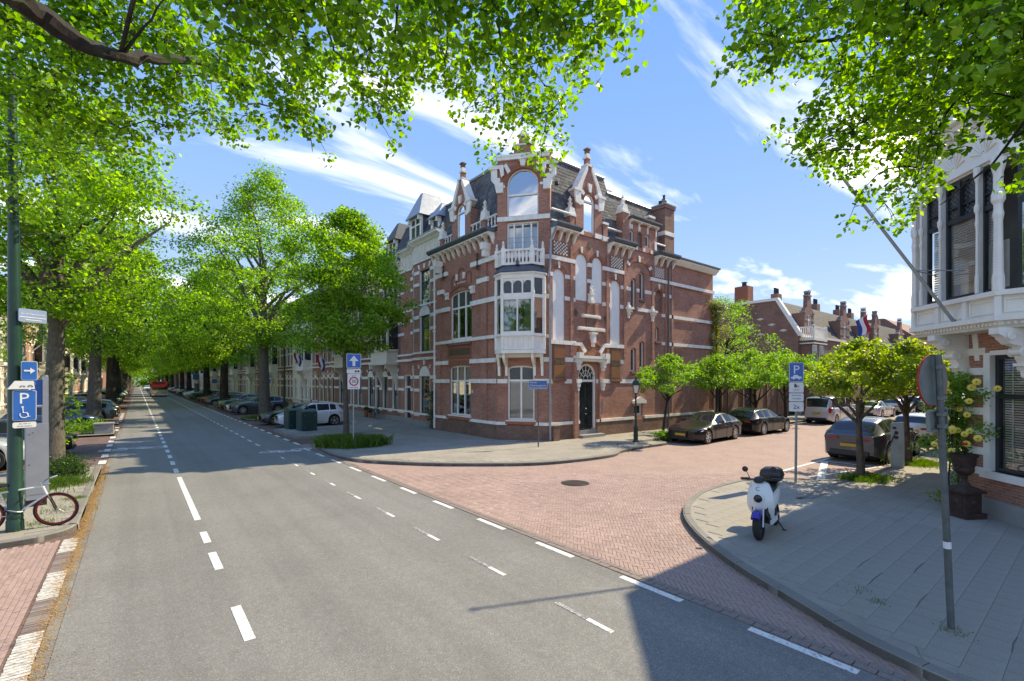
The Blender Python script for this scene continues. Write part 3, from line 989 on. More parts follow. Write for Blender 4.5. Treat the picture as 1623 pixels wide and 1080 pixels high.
# tiles of the near right pavement and of the corner pavement
def tile_field(poly, x0, x1, y0, y1, mat, parent, maxdep, top_n, off=0.16, seed=2, stepx=0.3, stepy=0.3):
    xs = np.arange(x0, x1, stepx); ysv = np.arange(y0, y1, stepy)
    X, Y = np.meshgrid(xs, ysv)
    X = X + (np.arange(len(ysv)) % 2)[:, None] * stepx / 2
    X, Y = X.ravel(), Y.ravel()
    k = np.ones(X.shape, bool)
    for dx in (-off, off):
        for dy in (-off, off):
            k &= inside(X + dx, Y + dy, poly)
    dep = X * .621 + Y * .784; lat = X * .784 - Y * .621
    k &= (dep < maxdep) & (dep > 2.0) & (np.abs(lat) < dep * 1.2 + .5)
    Cc = np.stack([X[k], Y[k]], 1)
    pieces('paving_tile', mat, Cc, np.tile([[stepx - .003, stepy - .003]], (len(Cc), 1)), np.zeros(len(Cc)), 0.121, parent, top_n=top_n, jit=.0005, seed=seed, tilt=.0003)
tile_field(walkR, 6.3, 24, -4, 7.2, 'tile', PR, 19, 300, off=.27)
tile_field(walkL, 6.5, 32, 12.4, 25, 'tile', PL, 28, 0, off=.27, seed=5)
tile_field(KP, -5, -.5, 12.5, 19, 'tile', PP, 28, 0, off=.27, seed=6)

for x0, y0, x1, y1, w in ((8.85, 2.45, 9.45, 2.45, .012), (9.3, 1.85, 9.9, 1.85, .016), (8.3, 2.15, 8.9, 2.15, .014), (7.9, 1.55, 8.5, 1.55, .012), (10.0, 3.65, 10.6, 3.65, .008), (7.4, .65, 7.9, .65, .012)):
    m = MB(); m.tube([(x0, y0, .1205), ((x0 + x1) / 2, (y0 + y1) / 2 + .015, .1205), (x1, y1, .1205)], w / 2, 4); m.build('joint_gap', 'joint_sand', PR)
# painted marks: each its own part of the road
ROAD = bpy.data.objects['road']
def mark(x0, x1, y0, y1, z=0.019, mat='road_paint', parent=None, jag=0.0):
    m = MB(); m.box(x0, x1, y0, y1, z - .004, z)
    return m.build('road_marking', mat, parent or ROAD)
for y0, y1 in ((6.25, 7.3), (8.9, 9.85), (10.5, 11.3)) + ((12.35, 18.2),):
    mark(.98, 1.10, y0, y1)
y = 19.1
while y < 62:
    mark(.97, 1.10, y, y + .95); y += 1.9
mark(.96, 1.09, 62, 400)
y = 24.6
far = MB()
while y < 300:
    far.box(4.44, 4.53, y, y + 1.0, .015, .019); y += 2.0
far.build('road_marking', 'road_paint', ROAD)
for y in (3.72, 5.86, 7.92, 9.92, 11.95, 13.95, 15.95, 17.95, 20, 22.2):
    mark(4.465, 4.535, y + .42, y + 1.0, mat='road_paint_worn'); mark(4.465, 4.535, y, y + .41)
y = 1.65
edges = [(1.62, 2.74), (3.66, 4.70), (5.74, 6.68), (7.68, 8.62), (9.7, 10.6), (11.6, 12.5), (13.6, 14.6), (15.6, 16.6), (17.6, 18.6), (19.6, 20.6), (21.6, 22.6)]
for a, b in edges: mark(5.83, 5.94, a, b)
y = 24
e_ = MB()
while y < 160:
    e_.box(6.0, 6.14, y, y + 1.0, .005, .012); y += 2
e_.build('road_marking', 'road_paint', ROAD)
# left edge: ladder marks of white setts, gutter tiles
LP = bpy.data.objects['parking_strip.001']
gt = MB()
for i in range(120):
    y = 2 + i * .3
    gt.box(-0.865, -0.745, y, y + .294, -.02, .010 + rnd.uniform(-.002, .002))
gt.build('gutter_tile', 'kerbstone', LP, kind='stuff')
gt = MB()
for i in range(600):
    y = 2 + i * .0705 * 1.0
    if y > 12.5: break
    white = any(a <= y <= b for a, b in ((2.2, 3.4), (4.5, 5.7), (6.8, 8.05), (9.2, 10.35), (11.45, 12.45)))
    if not white: gt.box(-1.10, -0.875, y, y + .064, -.02, .011 + rnd.uniform(-.002, .002))
gt.build('sett_row', 'paver_gutter', LP, kind='stuff')
for a, b in ((4.5, 5.7), (6.8, 8.05), (9.2, 10.35), (11.45, 12.42)):
    y = a
    while y < b:
        m = MB(); q = rnd.uniform(-.01, .01)
        m.box(-1.10 + q, -0.875 + q, y, y + .059, -.02, .013 + rnd.uniform(-.002, .002)); y += .0705
        m.build('white_sett', 'sett_white', LP)
for y in (22.9, 24.9, 26.8, 28.8, 30.8, 32.8, 37.6, 39.6, 46, 48, 50, 52, 54, 56):
    mark(-1.12, -.90, y, y + .95, z=.010, parent=LP)
# near bricks of the left parking strip
xs = np.arange(-5.9, -1.12, .0705); ysv = np.arange(2.0, 12.5, .213)
X, Y = np.meshgrid(xs, ysv); Y = Y + (np.arange(len(xs)) % 2)[None, :] * .105
X, Y = X.ravel(), Y.ravel()
dep = X * .621 + Y * .784; lat = X * .784 - Y * .621
k = (dep > 1.5) & (np.abs(lat) < dep * 1.2 + .4) & (Y < 12.4)
pieces('brick', 'paver', np.stack([X[k], Y[k]], 1), np.tile([[.0655, .207]], (k.sum(), 1)), np.zeros(k.sum()), 0.012, LP, top_n=200, jit=.002, seed=9)
# parking lines of the charging bay on the side street
def strip(P, Q, w, z=.0165, mat='road_paint', parent=None):
    P, Q = Vector(P), Vector(Q); d = (Q - P).normalized(); n2 = Vector((-d.y, d.x)) * w / 2
    m = MB(); m.prismz(ccw([tuple(P + n2), tuple(Q + n2), tuple(Q - n2), tuple(P - n2)]), z - .004, z)
    return m.build('road_marking', mat, parent or SS)
strip((15.9, 6.85), (27.5, 6.75), .12)
strip((16.6, 5.9), (20.6, 5.0), .10, z=.0205)
strip((15.95, 5.35), (20.2, 6.62), .22, z=.0245)
strip((20.3, 6.6), (20.35, 4.9), .10, z=.0285)
strip((20.5, 6.2), (22.0, 4.95), .08, z=.0325)
strip((26.3, 6.7), (26.3, 4.85), .1, z=.0285)
# bicycle symbols
def bike_symbol(x, y, s=1.0, rot=0.0, mat='road_paint', sx=1):
    m = MB(Matrix.Translation((x, y, 0)) @ Matrix.Rotation(rot, 4, 'Z') @ Matrix.Scale(s, 4))
    z0, z1 = .015, .020
    for cy_ in (-.62, .62):
        for i in range(20):
            a0, a1 = 2 * math.pi * i / 20, 2 * math.pi * (i + 1) / 20
            q = lambda a, r: (sx * (r * .62 * math.sin(a)) - .0, cy_ + r * math.cos(a))
            m.prismz(ccw([q(a0, .36), q(a1, .36), q(a1, .44), q(a0, .44)]), z0, z1)
    def ln(a, b, w=.06):
        a, b = Vector(a), Vector(b); d = (b - a).normalized(); n2 = Vector((-d.y, d.x)) * w / 2
        m.prismz(ccw([tuple(a + n2), tuple(b + n2), tuple(b - n2), tuple(a - n2)]), z0, z1 + .001)
    for a, b in (((0, -.62), (sx * .05, -.05)), ((sx * .05, -.05), (sx * .42, .42)), ((0, -.62), (sx * .40, -.22)), ((sx * .40, -.22), (sx * .42, .42)), ((sx * .46, -.3), (sx * .05, -.05)), ((0, .62), (sx * .56, .36)), ((sx * .56, .5), (sx * .56, .26)), ((sx * .48, -.42), (sx * .48, -.2))):
        ln(a, b)
    return m.build('bicycle_symbol', mat, ROAD)
bike_symbol(-.1, 27.0, 1.15, R_(90), sx=1)
bike_symbol(5.1, 22.3, 1.0, R_(-90), 'road_paint', sx=1)
# manhole
mh = thing('manhole_cover', 'round dark iron manhole cover set in the red brick street', 'manhole cover')
m = MB(); m.lathe([(.42, -.01), (.42, .019), (.36, .021), (.355, .015), (.34, .015), (.335, .022), (.02, .022)], 28); m.build('rim', 'iron_black', mh)
m = MB()
for i in range(-3, 4):
    m.box(-.26, .26, i * .08 - .015, i * .08 + .015, .0221, .027)
m.build('tread_bar', 'rust_iron', mh)
put(mh, 10.2, 9.85)
# blossom litter in the left gutter and by the right kerb
def litter(name, label, fn, n, size, z, mat='litter', seed=3):
    rg = np.random.default_rng(seed)
    P = fn(rg, n)
    s = size * rg.uniform(.5, 1.3, (len(P), 1, 1)); a = rg.uniform(0, 6.28, len(P))
    loc = np.array([(-1, -.35), (1, -.45), (.8, .4), (-.8, .35)])
    ca, sa = np.cos(a)[:, None], np.sin(a)[:, None]
    q = np.stack([loc[:, 0] * ca - loc[:, 1] * sa, loc[:, 0] * sa + loc[:, 1] * ca, rg.uniform(-.15, .5, (len(P), 4))], 2) * s
    V = q + P[:, None, :]
    V[:, :, 2] = np.maximum(V[:, :, 2], P[:, None, 2] + .001)
    o = npmesh(name, V.reshape(-1, 3), (np.arange(len(P) * 4).reshape(-1, 4)), mat, kind='stuff')
    return meta(o, label, 'litter')
def gutterL(rg, n):
    y = np.concatenate([rg.uniform(3, 22, n // 2), rg.normal(15, 4.5, n // 2)])
    x = -0.86 + rg.normal(0, .065, len(y)) + .02 * np.sin(y * 3)
    return np.stack([x, y, np.where(x < -.74, .012, .016)], 1)
litter('fallen_blossom', 'orange brown blossom litter heaped along the left gutter', gutterL, 16000, .010, 0)
def scat(rg, n):
    y = rg.uniform(3, 24, n); x = -0.7 + np.abs(rg.normal(0, .5, n)) - rg.uniform(0, 3.2, n) * (rg.random(n) < .7)
    return np.stack([x, y, np.where((y > 12.4) & (x < -.95), .124, .0165)], 1)
litter('fallen_blossom', 'thin scatter of orange blossom specks over the left brick bays', scat, 4500, .009, 0, seed=4)
def alongR(rg, n):
    P = np.array(KR); seg = np.hypot(*(P[1:] - P[:-1]).T); P = P[:-1][seg < 3]
    i = rg.integers(0, len(P) - 1, n); f = rg.random((n, 1))
    q = P[i] * (1 - f) + P[i + 1] * f
    off = -np.abs(rg.normal(0, .11, n)) - .01
    return np.stack([q[:, 0] + off, q[:, 1] + rg.normal(0, .03, n), np.full(n, .018)], 1)
litter('fallen_blossom', 'brown blossom litter along the curved right kerb', alongR, 3500, .009, 0, seed=6)
def onwalk(rg, n):
    x = rg.uniform(6.5, 12, n); y = rg.uniform(-.5, 4, n)
    k = np.sin(x * 3.1 + y) + np.sin(y * 5 + x) > rg.uniform(0, 2.5, n)
    return np.stack([x[k], y[k], np.full(k.sum(), .124)], 1)
litter('fallen_blossom', 'faint specks of dry blossom on the grey right pavement', onwalk, 2500, .007, 0, seed=7)

# ------------------------------------------------------------------ the corner house
AX, AY, BX, BY = 14.2, 19.1, 15.85, 17.0
CL = math.hypot(BX - AX, BY - AY)
TL = frame(AX, AY, 0, 1, 1, 0)
TC = frame(AX, AY, BX - AX, BY - AY, AY - BY, BX - AX)
TR = frame(BX, BY, 1, 0, 0, 1)
CH = thing('corner_house', 'tall red brick corner house with white bands, stone bay and slate mansard roof', 'house', (16.5, 19.5, 0))
WT = .35
opL = [(2.42, 4.65, 1.12, 3.92, .16), (2.31, 4.56, 5.4, 8.1, .3)]
m = MB(TL); wall(m, 0, 6.1, 0, 10.6, 0, WT, opL); m.build('wall', 'brick_red', CH)
opC = [(.53, 1.9, 1.1, 3.82, .18), (.35, 2.0, 5.3, 8.0), (.48, 2.09, 9.25, 10.98), (.48, 2.09, 11.26, 13.62, .8)]
m = MB(TC); wall(m, .0, CL, 0, 14.2, 0, WT, opC)
m.build('wall', 'brick_red', CH)
opR = [(2.0, 3.34, .5, 3.95, .62), (6.3, 6.8, 7.25, 8.95, .12), (7.1, 7.58, 7.8, 9.42, .12), (6.3, 6.8, 3.6, 4.95, .12), (7.1, 7.6, 3.65, 5.38, .12),
       (8.63, 9.02, 5.46, 6.3, .1), (6.6, 7.4, 1.05, 1.72)]
blinds = [(.18, 1.0, 5.08, 8.62, .41), (1.78, 2.65, 7.22, 9.64, .43), (3.02, 3.84, 7.22, 9.64, .41), (4.5, 5.35, 5.07, 8.62, .42), (8.64, 9.4, 7.2, 8.56, .38)]
m = MB(TR); wall(m, 0, 10.5, 0, 10.6, 0, WT, opR + blinds)
m.build('wall', 'brick_red', CH)
m = MB(TR); wall(m, 10.5, 15.4, 0, 10.35, .04, WT, []); m.box(15.05, 15.4, WT, 9, 0, 10.35); m.build('wall', 'brick_red', CH)
m = MB(TR)
for a, b, c, d, r in blinds[:4]: m.box(a - .02, b + .02, .05, .09, c, d)
m.build('blind_arch_panel', 'plaster_white', CH)
m = MB(TR); a, b, c, d, r = blinds[4]; m.box(a - .02, b + .02, .14, .18, c, d); m.build('blind_niche', 'brick_brown', CH)
# plinths
for T, s0, s1, nm in ((TL, -.0, 6.1, 0), (TC, 0, CL, 1)):
    m = MB(T); m.box(s0 - (.05 if nm else .05), s1 + .05, -.09, 0, 0, .86); m.build('plinth', 'brick_plinth', CH)
m = MB(TR); m.box(-.05, 1.98, -.09, 0, 0, .84); m.box(3.36, 10.5, -.09, 0, 0, .84); m.box(10.5, 15.4, -.05, .04, 0, .84); m.build('plinth', 'brick_plinth', CH)
# pilasters that give relief
m = MB(TL)
for s in (.82, 5.55): m.box(s, s + .48, -.10, 0, .86, 10.2)
m.box(.0, .18, -.06, 0, .86, 10.2)
m.build('pilaster', 'brick_red', CH)
m = MB(TR)
for s, w, zt in ((1.36, .2, 9.9), (4.12, .2, 9.9), (5.62, .2, 9.9), (8.25, .2, 10), (9.62, .2, 10.3)): m.box(s, s + w, -.08, 0, .86 if s > 9 else 4.35, zt)
m.box(1.5, 1.78, -.22, 0, .1, 4.0); m.box(3.5, 3.62, -.12, 0, .86, 4.0)
m.box(10.3, 10.5, -.05, .05, .86, 10.3)
m.build('pilaster', 'brick_red', CH)
# white stone bands
def bandrow(T, z, h, segs, proud=.03, mat='white_stone', name='stone_band'):
    m = MB(T)
    for a, b in segs: m.box(a, b, -proud, -.001, z - h / 2, z + h / 2)
    return m.build(name, mat, CH)
for z, h, segs, p in ((.93, .15, [(-.04, 2.42), (4.65, 6.1)], .12), (3.04, .22, [(0, 2.42), (4.65, 6.1)], .125), (4.1, .22, [(.0, 2.36), (4.7, 6.1)], .125),
                      (5.29, .17, [(0, 6.1)], .13), (7.2, .24, [(0, 2.31), (4.56, 6.1)], .125), (8.3, .24, [(.7, 1.7), (5.2, 5.9)], .125), (9.28, .24, [(0, 2.3), (4.8, 6.1)], .125)):
    bandrow(TL, z, h, segs, p)
for z, h, segs, p in ((.93, .15, [(-.04, .53), (1.9, CL + .04)], .12), (3.04, .22, [(0, .53), (1.9, CL)], .03), (4.1, .22, [(0, .4), (2.2, CL)], .03), (5.25, .17, [(0, .1), (2.5, CL)], .05), (7.2, .22, [(0, .1), (2.5, CL)], .03),
                      (9.15, .22, [(0, .48), (2.09, CL)], .03), (11.13, .22, [(0, CL)], .06), (12.82, .22, [(.0, .40), (2.17, CL)], .04)):
    bandrow(TC, z, h, segs, p)
for z, h, segs, p in ((.93, .15, [(-.04, 2.0), (3.34, 6.5), (7.5, 10.5)], .12), (.93, .15, [(10.5, 15.4)], .07), (3.03, .22, [(0, .17), (.99, 2.0), (3.34, 4.47), (5.33, 8.6)], .03),
                      (4.12, .22, [(.99, 1.6), (4.2, 4.47), (5.33, 5.6)], .03), (4.97, .2, [(0, 1.75), (4.0, 5.6)], .09), (7.2, .2, [(1.0, 1.78), (3.84, 4.5), (5.35, 6.3), (6.82, 8.5)], .03),
                      (8.3, .2, [(0, .18), (1.0, 1.78), (2.65, 3.02), (3.84, 4.5), (5.35, 6.28), (6.82, 7.08), (7.6, 8.6), (9.42, 10.4)], .03),
                      (9.13, .2, [(0, 1.78), (2.65, 3.02), (3.84, 5.62), (8.1, 15.4)], .09),
                      (7.05, .2, [(9.3, 15.4)], .05), (5.33, .2, [(9.3, 15.4)], .05)):
    bandrow(TR, z, h, segs, p)
# small white blocks over the blind arches
m = MB(TR)
for c, z in ((.59, 8.66), (2.215, 9.68), (3.43, 9.68), (4.925, 8.66), (9.02, 8.62), (7.05, 10.0)): m.prism([(c - .05, z), (c + .05, z), (c + .075, z + .32), (c - .075, z + .32)], -.05, -.001)
m.build('keystone', 'white_stone', CH)
m = MB(TR)
for a, b, c, d, r in blinds: archband(m, a, b, d - r, r, .2, -.025, -.001)
archband(m, 6.0, 8.1, 9.35, .62, .22, -.05, -.001)
archband(m, 2.05, 3.95, 4.28, .78, .2, -.06, -.001)
m.build('arch_bricks', 'brick_orange', CH)
m = MB(TR)
for a in (30, 90, 150):
    c_, s_ = math.cos(R_(a)), math.sin(R_(a))
    for k in range(1): m.prism([(7.05 + 1.03 * c_ - .08 * s_, 9.35 + .6 * s_ + .08 * c_), (7.05 + 1.03 * c_ + .08 * s_, 9.35 + .6 * s_ - .08 * c_), (7.05 + 1.34 * c_ + .1 * s_, 9.35 + .9 * s_ - .1 * c_), (7.05 + 1.34 * c_ - .1 * s_, 9.35 + .9 * s_ + .1 * c_)], -.07, -.051)
m.build('arch_block', 'white_stone', CH)
# lattice panels of crossed brick and white stone under the eaves
def lattice(T, s0, s1, z0, z1, y=-.02, nx=5, nz=4):
    m = MB(T); m.box(s0, s1, y - .0, y + .018, z0, z1); p = m.build('lattice_panel', 'brick_brown', CH)
    m = MB(T)
    dx, dz = (s1 - s0) / nx, (z1 - z0) / nz
    for j in range(nz * 2 - 1):
        for i in range(nx + (1 if j % 2 == 0 else 0) - (0 if j % 2 else 1)):
            c = s0 + dx * (i + (.5 if j % 2 == 0 else 1)); 
            if c > s1 - dx * .3: continue
            z = z0 + dz * (j + 1) / 2
            m.prism([(c - dx * .24, z), (c, z - dz * .3), (c + dx * .24, z), (c, z + dz * .3)], y - .03, y - .001)
    m.build('lattice_stone', 'white_stone', p, kind='stuff')
lattice(TR, .16, 1.22, 9.3, 10.0); lattice(TR, 4.47, 5.58, 9.27, 9.95); lattice(TR, 8.5, 9.58, 9.27, 9.95)
lattice(TL, 2.75, 4.1, 8.32, 8.62, nx=8, nz=2)
# lozenges and glazed tile panels
for T, s, z in ((TR, 1.8, 6.55), (TR, 4.12, 6.45), (TR, 2.85, 10.15)):
    m = MB(T); m.prism([(s - .17, z), (s, z - .2), (s + .17, z), (s, z + .2)], -.03, -.001); m.build('lozenge', 'mosaic', CH)
for T, s0, s1, z0, z1 in ((TR, .17, .99, 3.18, 4.86), (TR, 4.48, 5.32, 3.16, 4.85), (TC, -.02 + .03, .30, 3.16, 4.85)):
    m = MB(T); m.box(s0, s1, -.05, -.001, z0, z1); p = m.build('tile_panel', 'brick_plinth', CH)
    m = MB(T)
    mid = (z0 + z1) / 2
    m.box(s0 + .06, s1 - .06, -.062, -.051, z0 + .05, mid - .16); m.box(s0 + .06, s1 - .06, -.062, -.051, mid + .16, z1 - .05)
    m.build('glazed_tile', 'tile_panel', p)
    m = MB(T); m.box(s0 + .06, s1 - .06, -.07, -.051, mid - .13, mid + .13); m.build('mosaic_strip', 'mosaic', p)
    if T is TR:
        m = MB(T); m.box(s0 - .04, s1 + .04, -.12, -.001, z0 - .14, z0 - .002); m.build('brick_sill', 'brick_plinth', CH)
m = MB(TL); m.box(2.34, 4.74, -.05, -.001, 4.33, 5.0); m.build('mosaic_panel', 'brick_orange', CH)
m = MB(TL); m.box(2.46, 4.62, -.06, -.051, 4.5, 4.86); m.build('mosaic_panel', 'mosaic', CH)
m = MB(TL); m.box(2.34, 4.74, -.05, -.001, 3.93, 4.2); m.build('relieving_bricks', 'brick_orange', CH)
m = MB(TL); m.box(2.3, 4.8, -.13, -.001, 5.05, 5.2); m.build('brick_sill', 'brick_plinth', CH)
m = MB(TL); m.box(2.3, 4.8, -.15, -.001, .9, 1.05); m.build('brick_sill', 'terracotta', CH)
m = MB(TC); m.box(.45, 1.98, -.15, -.001, .9, 1.04); m.build('brick_sill', 'terracotta', CH)
# arched blind tracery and hood over the first floor window
m = MB(TL)
archband(m, 2.31, 4.56, 7.8, .52, .18, -.06, -.002)
for s, z in ((2.6, 8.75), (3.35, 9.05), (4.1, 8.75)): archband(m, s - .22, s + .22, z, .24, .09, -.05, -.002, n=8, ends=.4)
m.build('arch_bricks', 'brick_orange', CH)
m = MB(TL)
for s in (2.12, 4.75): m.box(s - .14, s + .14, -.16, -.002, 7.75, 8.15); m.box(s - .19, s + .19, -.2, -.16, 8.0, 8.12)
for s in (3.0, 3.72): m.box(s - .07, s + .07, -.12, -.002, 8.7, 9.05)
m.build('corbel', 'white_stone', CH)
for s, z in ((1.6, 9.35), (5.15, 9.35)):
    m = MB(TL); m.box(s - .03, s + .03, -.16, -.12, z - .45, z + .45)
    for d in (-.3, 0, .3): m.tube([(s - .13, -.14, z + d + .1), (s, -.15, z + d), (s + .13, -.14, z + d + .1)], .02, 5)
    m.build('wall_anchor', 'iron_black', CH)
# windows
wk = dict(fmat='white_paint', fw=.085)
window(TL, CH, 2.42, 4.65, 1.12, 3.92, .10, .16, (.333, .667), (3.05,), upper='glass_leaded', cover='curtain', sill=1, **wk)
window(TL, CH, 2.31, 4.56, 5.4, 8.1, .10, .3, (.333, .667), (7.17,), upper='glass_leaded', cover='curtain', cover_mat='curtain_green', sill=1, **wk)
window(TC, CH, .53, 1.9, 1.1, 3.82, .10, .18, (.5,), (3.07,), upper='glass_leaded', cover='blind', sill=1, gmat='glass_clear', **wk)
window(TC, CH, .48, 2.09, 9.25, 10.98, .12, 0, (.23, .5, .77), (), cover='full', gmat='glass', **wk)
window(TC, CH, .48, 2.09, 11.26, 13.62, .14, .8, (), (12.35,), cover=None, gmat='glass_sky', back=True, fmat='white_paint', fw=.07)
for a, b, c, d, r in opR[1:6]:
    window(TR, CH, a, b, c, d, .14, r, (), (), gmat='glass_leaded', fw=.08, back=False)
m = MB(TR)
for a, b, c, d, r in opR[1:6]: m.box(a - .03, b + .03, -.1, .1, c - .14, c - .002)
m.build('brick_sill', 'brick_plinth', CH)
window(TR, CH, 6.6, 7.4, 1.05, 1.72, .1, 0, (), (), gmat='window_dark', back=False, fw=.12)
m = MB(TR)
m.prism([(6.42, 1.75), (7.58, 1.75), (7.58, 1.9), (7.0, 2.14), (6.42, 1.9)], -.16, -.002)
m.build('basement_hood', 'white_paint', CH)
# front door
dr = MB(TR); dr.box(2.12, 3.22, .14, .2, .56, 3.0); door = dr.build('door', 'door_dark', CH)
m = MB(TR)
for cx_ in (2.38, 2.95):
    m.box(cx_ - .17, cx_ + .17, .118, .139, .68, 1.25); m.box(cx_ - .14, cx_ + .14, .10, .117, .74, 1.19)
    m.box(cx_ - .17, cx_ + .17, .118, .139, 1.4, 2.05)
    m.lathe([(.13, 0), (.12, -.03), (.03, -.05)], 12, (cx_, .117, 1.72), 'y')
    m.box(cx_ - .17, cx_ + .17, .118, .139, 2.2, 2.9)
    for k in range(4): m.box(cx_ - .15 + k * .1 - .01, cx_ - .15 + k * .1 + .01, .095, .117, 2.22, 2.88)
m.build('door_panel', 'frame_black', door)
m = MB(TR); m.lathe([(.03, 0), (.045, -.05), (.01, -.08)], 10, (2.67, .13, 1.6), 'y'); m.box(2.62, 2.72, .11, .138, 1.3, 1.34); m.build('handle', 'chrome', door)
m = MB(TR); m.box(2.0, 2.12, .06, .3, .5, 3.3); m.box(3.22, 3.34, .06, .3, .5, 3.3); m.box(2.0, 3.34, .05, .3, 3.0, 3.12)
for i in range(12):
    t0, t1 = math.pi * i / 12, math.pi * (i + 1) / 12
    P = lambda t_, e: (2.67 - (.67 - e) * math.cos(t_), 3.33 + (.62 - e) * math.sin(t_))
    m.prism([P(t0, .1), P(t1, .1), P(t1, 0), P(t0, 0)], .06, .2)
for i in range(1, 6):
    t0 = math.pi * i / 6
    m.tube([(2.67 - .15 * math.cos(t0), .12, 3.16 + .15 * math.sin(t0)), (2.67 - .56 * math.cos(t0), .12, 3.2 + .64 * math.sin(t0))], .018, 5)
m.tube([(2.67 - .17 * math.cos(math.pi * i / 8), .12, 3.16 + .17 * math.sin(math.pi * i / 8)) for i in range(9)], .018, 5)
m.tube([(2.67 - .38 * math.cos(math.pi * i / 8), .12, 3.18 + .42 * math.sin(math.pi * i / 8)) for i in range(9)], .015, 5)
fl = m.build('door_frame', 'white_paint', CH)
m = MB(TR); m.quad((2.05, .15, 3.1), (3.3, .15, 3.1), (3.3, .15, 3.93), (2.05, .15, 3.93)); m.build('fanlight_pane', 'window_dark', fl)
m = MB(TR); m.box(1.98, 3.36, -.02, .35, .1, .5); m.box(1.9, 3.6, -.42, -.02, .1, .27); m.build('door_step', 'stone_grey', CH)
# door surround, canopy and tympanum
m = MB(TR)
m.box(1.6, 4.0, -.38, -.001, 4.2, 4.34); m.box(1.7, 3.9, -.3, -.001, 4.06, 4.2); m.box(1.62, 1.95, -.44, -.38, 4.2, 4.5); m.box(3.65, 3.98, -.44, -.38, 4.2, 4.5)
m.box(1.62, 1.95, -.40, -.23, 4.34, 4.5); m.box(3.65, 3.98, -.4, -.001, 4.34, 4.5)
m.build('door_cornice', 'white_paint', CH)
m = MB(TR)
for s in (1.64, 3.56):
    for z0, z1, w, dd in ((3.95, 4.06, .34, .32), (3.75, 3.95, .28, .28), (3.6, 3.75, .2, .24), (2.95, 3.15, .32, .3), (2.75, 2.95, .22, .26), (2.55, 2.75, .12, .24)):
        m.box(s - w / 2 + .14, s + w / 2 + .14, -dd, -.001, z0, z1)
m.build('console', 'white_stone', CH)
m = MB(TR); pts = arc_pts(2.12, 3.88, 4.5, .6, 14); m.prism(pts[::-1], -.03, -.002); m.box(2.12, 3.88, -.03, -.002, 4.34, 4.5); m.build('tympanum', 'terra_ornament', CH)
m = MB(TR)
m.prism([(1.6, 5.02), (2.15, 5.02), (2.5, 4.62), (2.36, 4.5), (2.05, 4.86), (1.6, 4.86)][::-1], -.14, -.002)
m.prism([(4.4, 5.02), (3.85, 5.02), (3.5, 4.62), (3.64, 4.5), (3.95, 4.86), (4.4, 4.86)], -.14, -.002)
m.box(2.86, 3.14, -.2, -.002, 5.05, 5.5); m.box(2.78, 3.22, -.25, -.002, 5.5, 5.6); m.box(2.92, 3.08, -.16, -.002, 4.85, 5.05)
m.box(1.9, 3.95, -.12, -.002, 5.68, 5.86); m.box(2.2, 3.6, -.12, -.002, 6.35, 6.52)
m.box(2.0, 3.85, -.16, -.12, 5.72, 5.82); m.box(2.3, 3.5, -.16, -.12, 6.39, 6.48)
m.build('stone_hood', 'white_stone', CH)
m = MB(TR); m.box(2.55, 2.63, -.08, -.001, 5.9, 7.2); m.box(3.15, 3.23, -.08, -.001, 5.9, 7.2); m.box(2.6, 3.2, -.06, -.0009, 5.86, 6.35); m.build('brick_pier', 'brick_brown', CH)
m = MB(TR)
m.box(2.68, 2.98, -.26, -.002, 7.12, 7.3); m.box(2.72, 2.94, -.2, -.002, 7.3, 7.55); m.box(2.68, 2.98, -.26, -.002, 7.55, 7.62)
m.lathe([(.09, 0), (.12, .06), (.08, .2), (.1, .34), (.075, .42), (.035, .47), (.06, .52), (.065, .58), (.03, .64), (.01, .66)], 10, (2.83, -.14, 7.62))
m.tube([(2.75, -.14, 8.0), (2.68, -.2, 7.88), (2.76, -.25, 7.8)], .028, 6); m.tube([(2.9, -.14, 8.0), (2.98, -.18, 7.9), (2.93, -.24, 7.78)], .028, 6)
m.build('statue', 'white_stone', CH)
m = MB(TR)
for s in (5.98, 8.25):
    for z0, z1, w in ((7.1, 7.22, .5), (6.95, 7.1, .34), (6.8, 6.95, .2), (6.6, 6.8, .1), (7.22, 7.34, .2), (7.34, 7.5, .1)): m.box(s - w / 2, s + w / 2, -.1 - w * .4, -.031, z0, z1)
m.build('corbel', 'white_stone', CH)
m = MB(TR); m.box(3.72, 3.86, -.05, -.002, 1.35, 2.0); m.box(3.76, 3.84, -.04, -.002, 2.28, 2.38); m.box(6.3, 6.4, -.04, -.002, 1.2, 1.4); m.build('letter_plate', 'metal_grey', CH)
m = MB(TR); m.box(5.66, 5.84, -.03, -.002, 4.5, 4.64); m.build('number_plate', 'sign_white', CH)
m = MB(TL); m.box(2.2, 2.28, -.03, -.002, 2.4, 2.55); m.build('number_plate', 'sign_white', CH)
m = MB(TR); m.box(-.0, .38, -.30, -.09, .12, .82); m.box(-.02, .40, -.32, -.09, .82, .87); m.build('meter_cupboard', 'brick_plinth', CH)
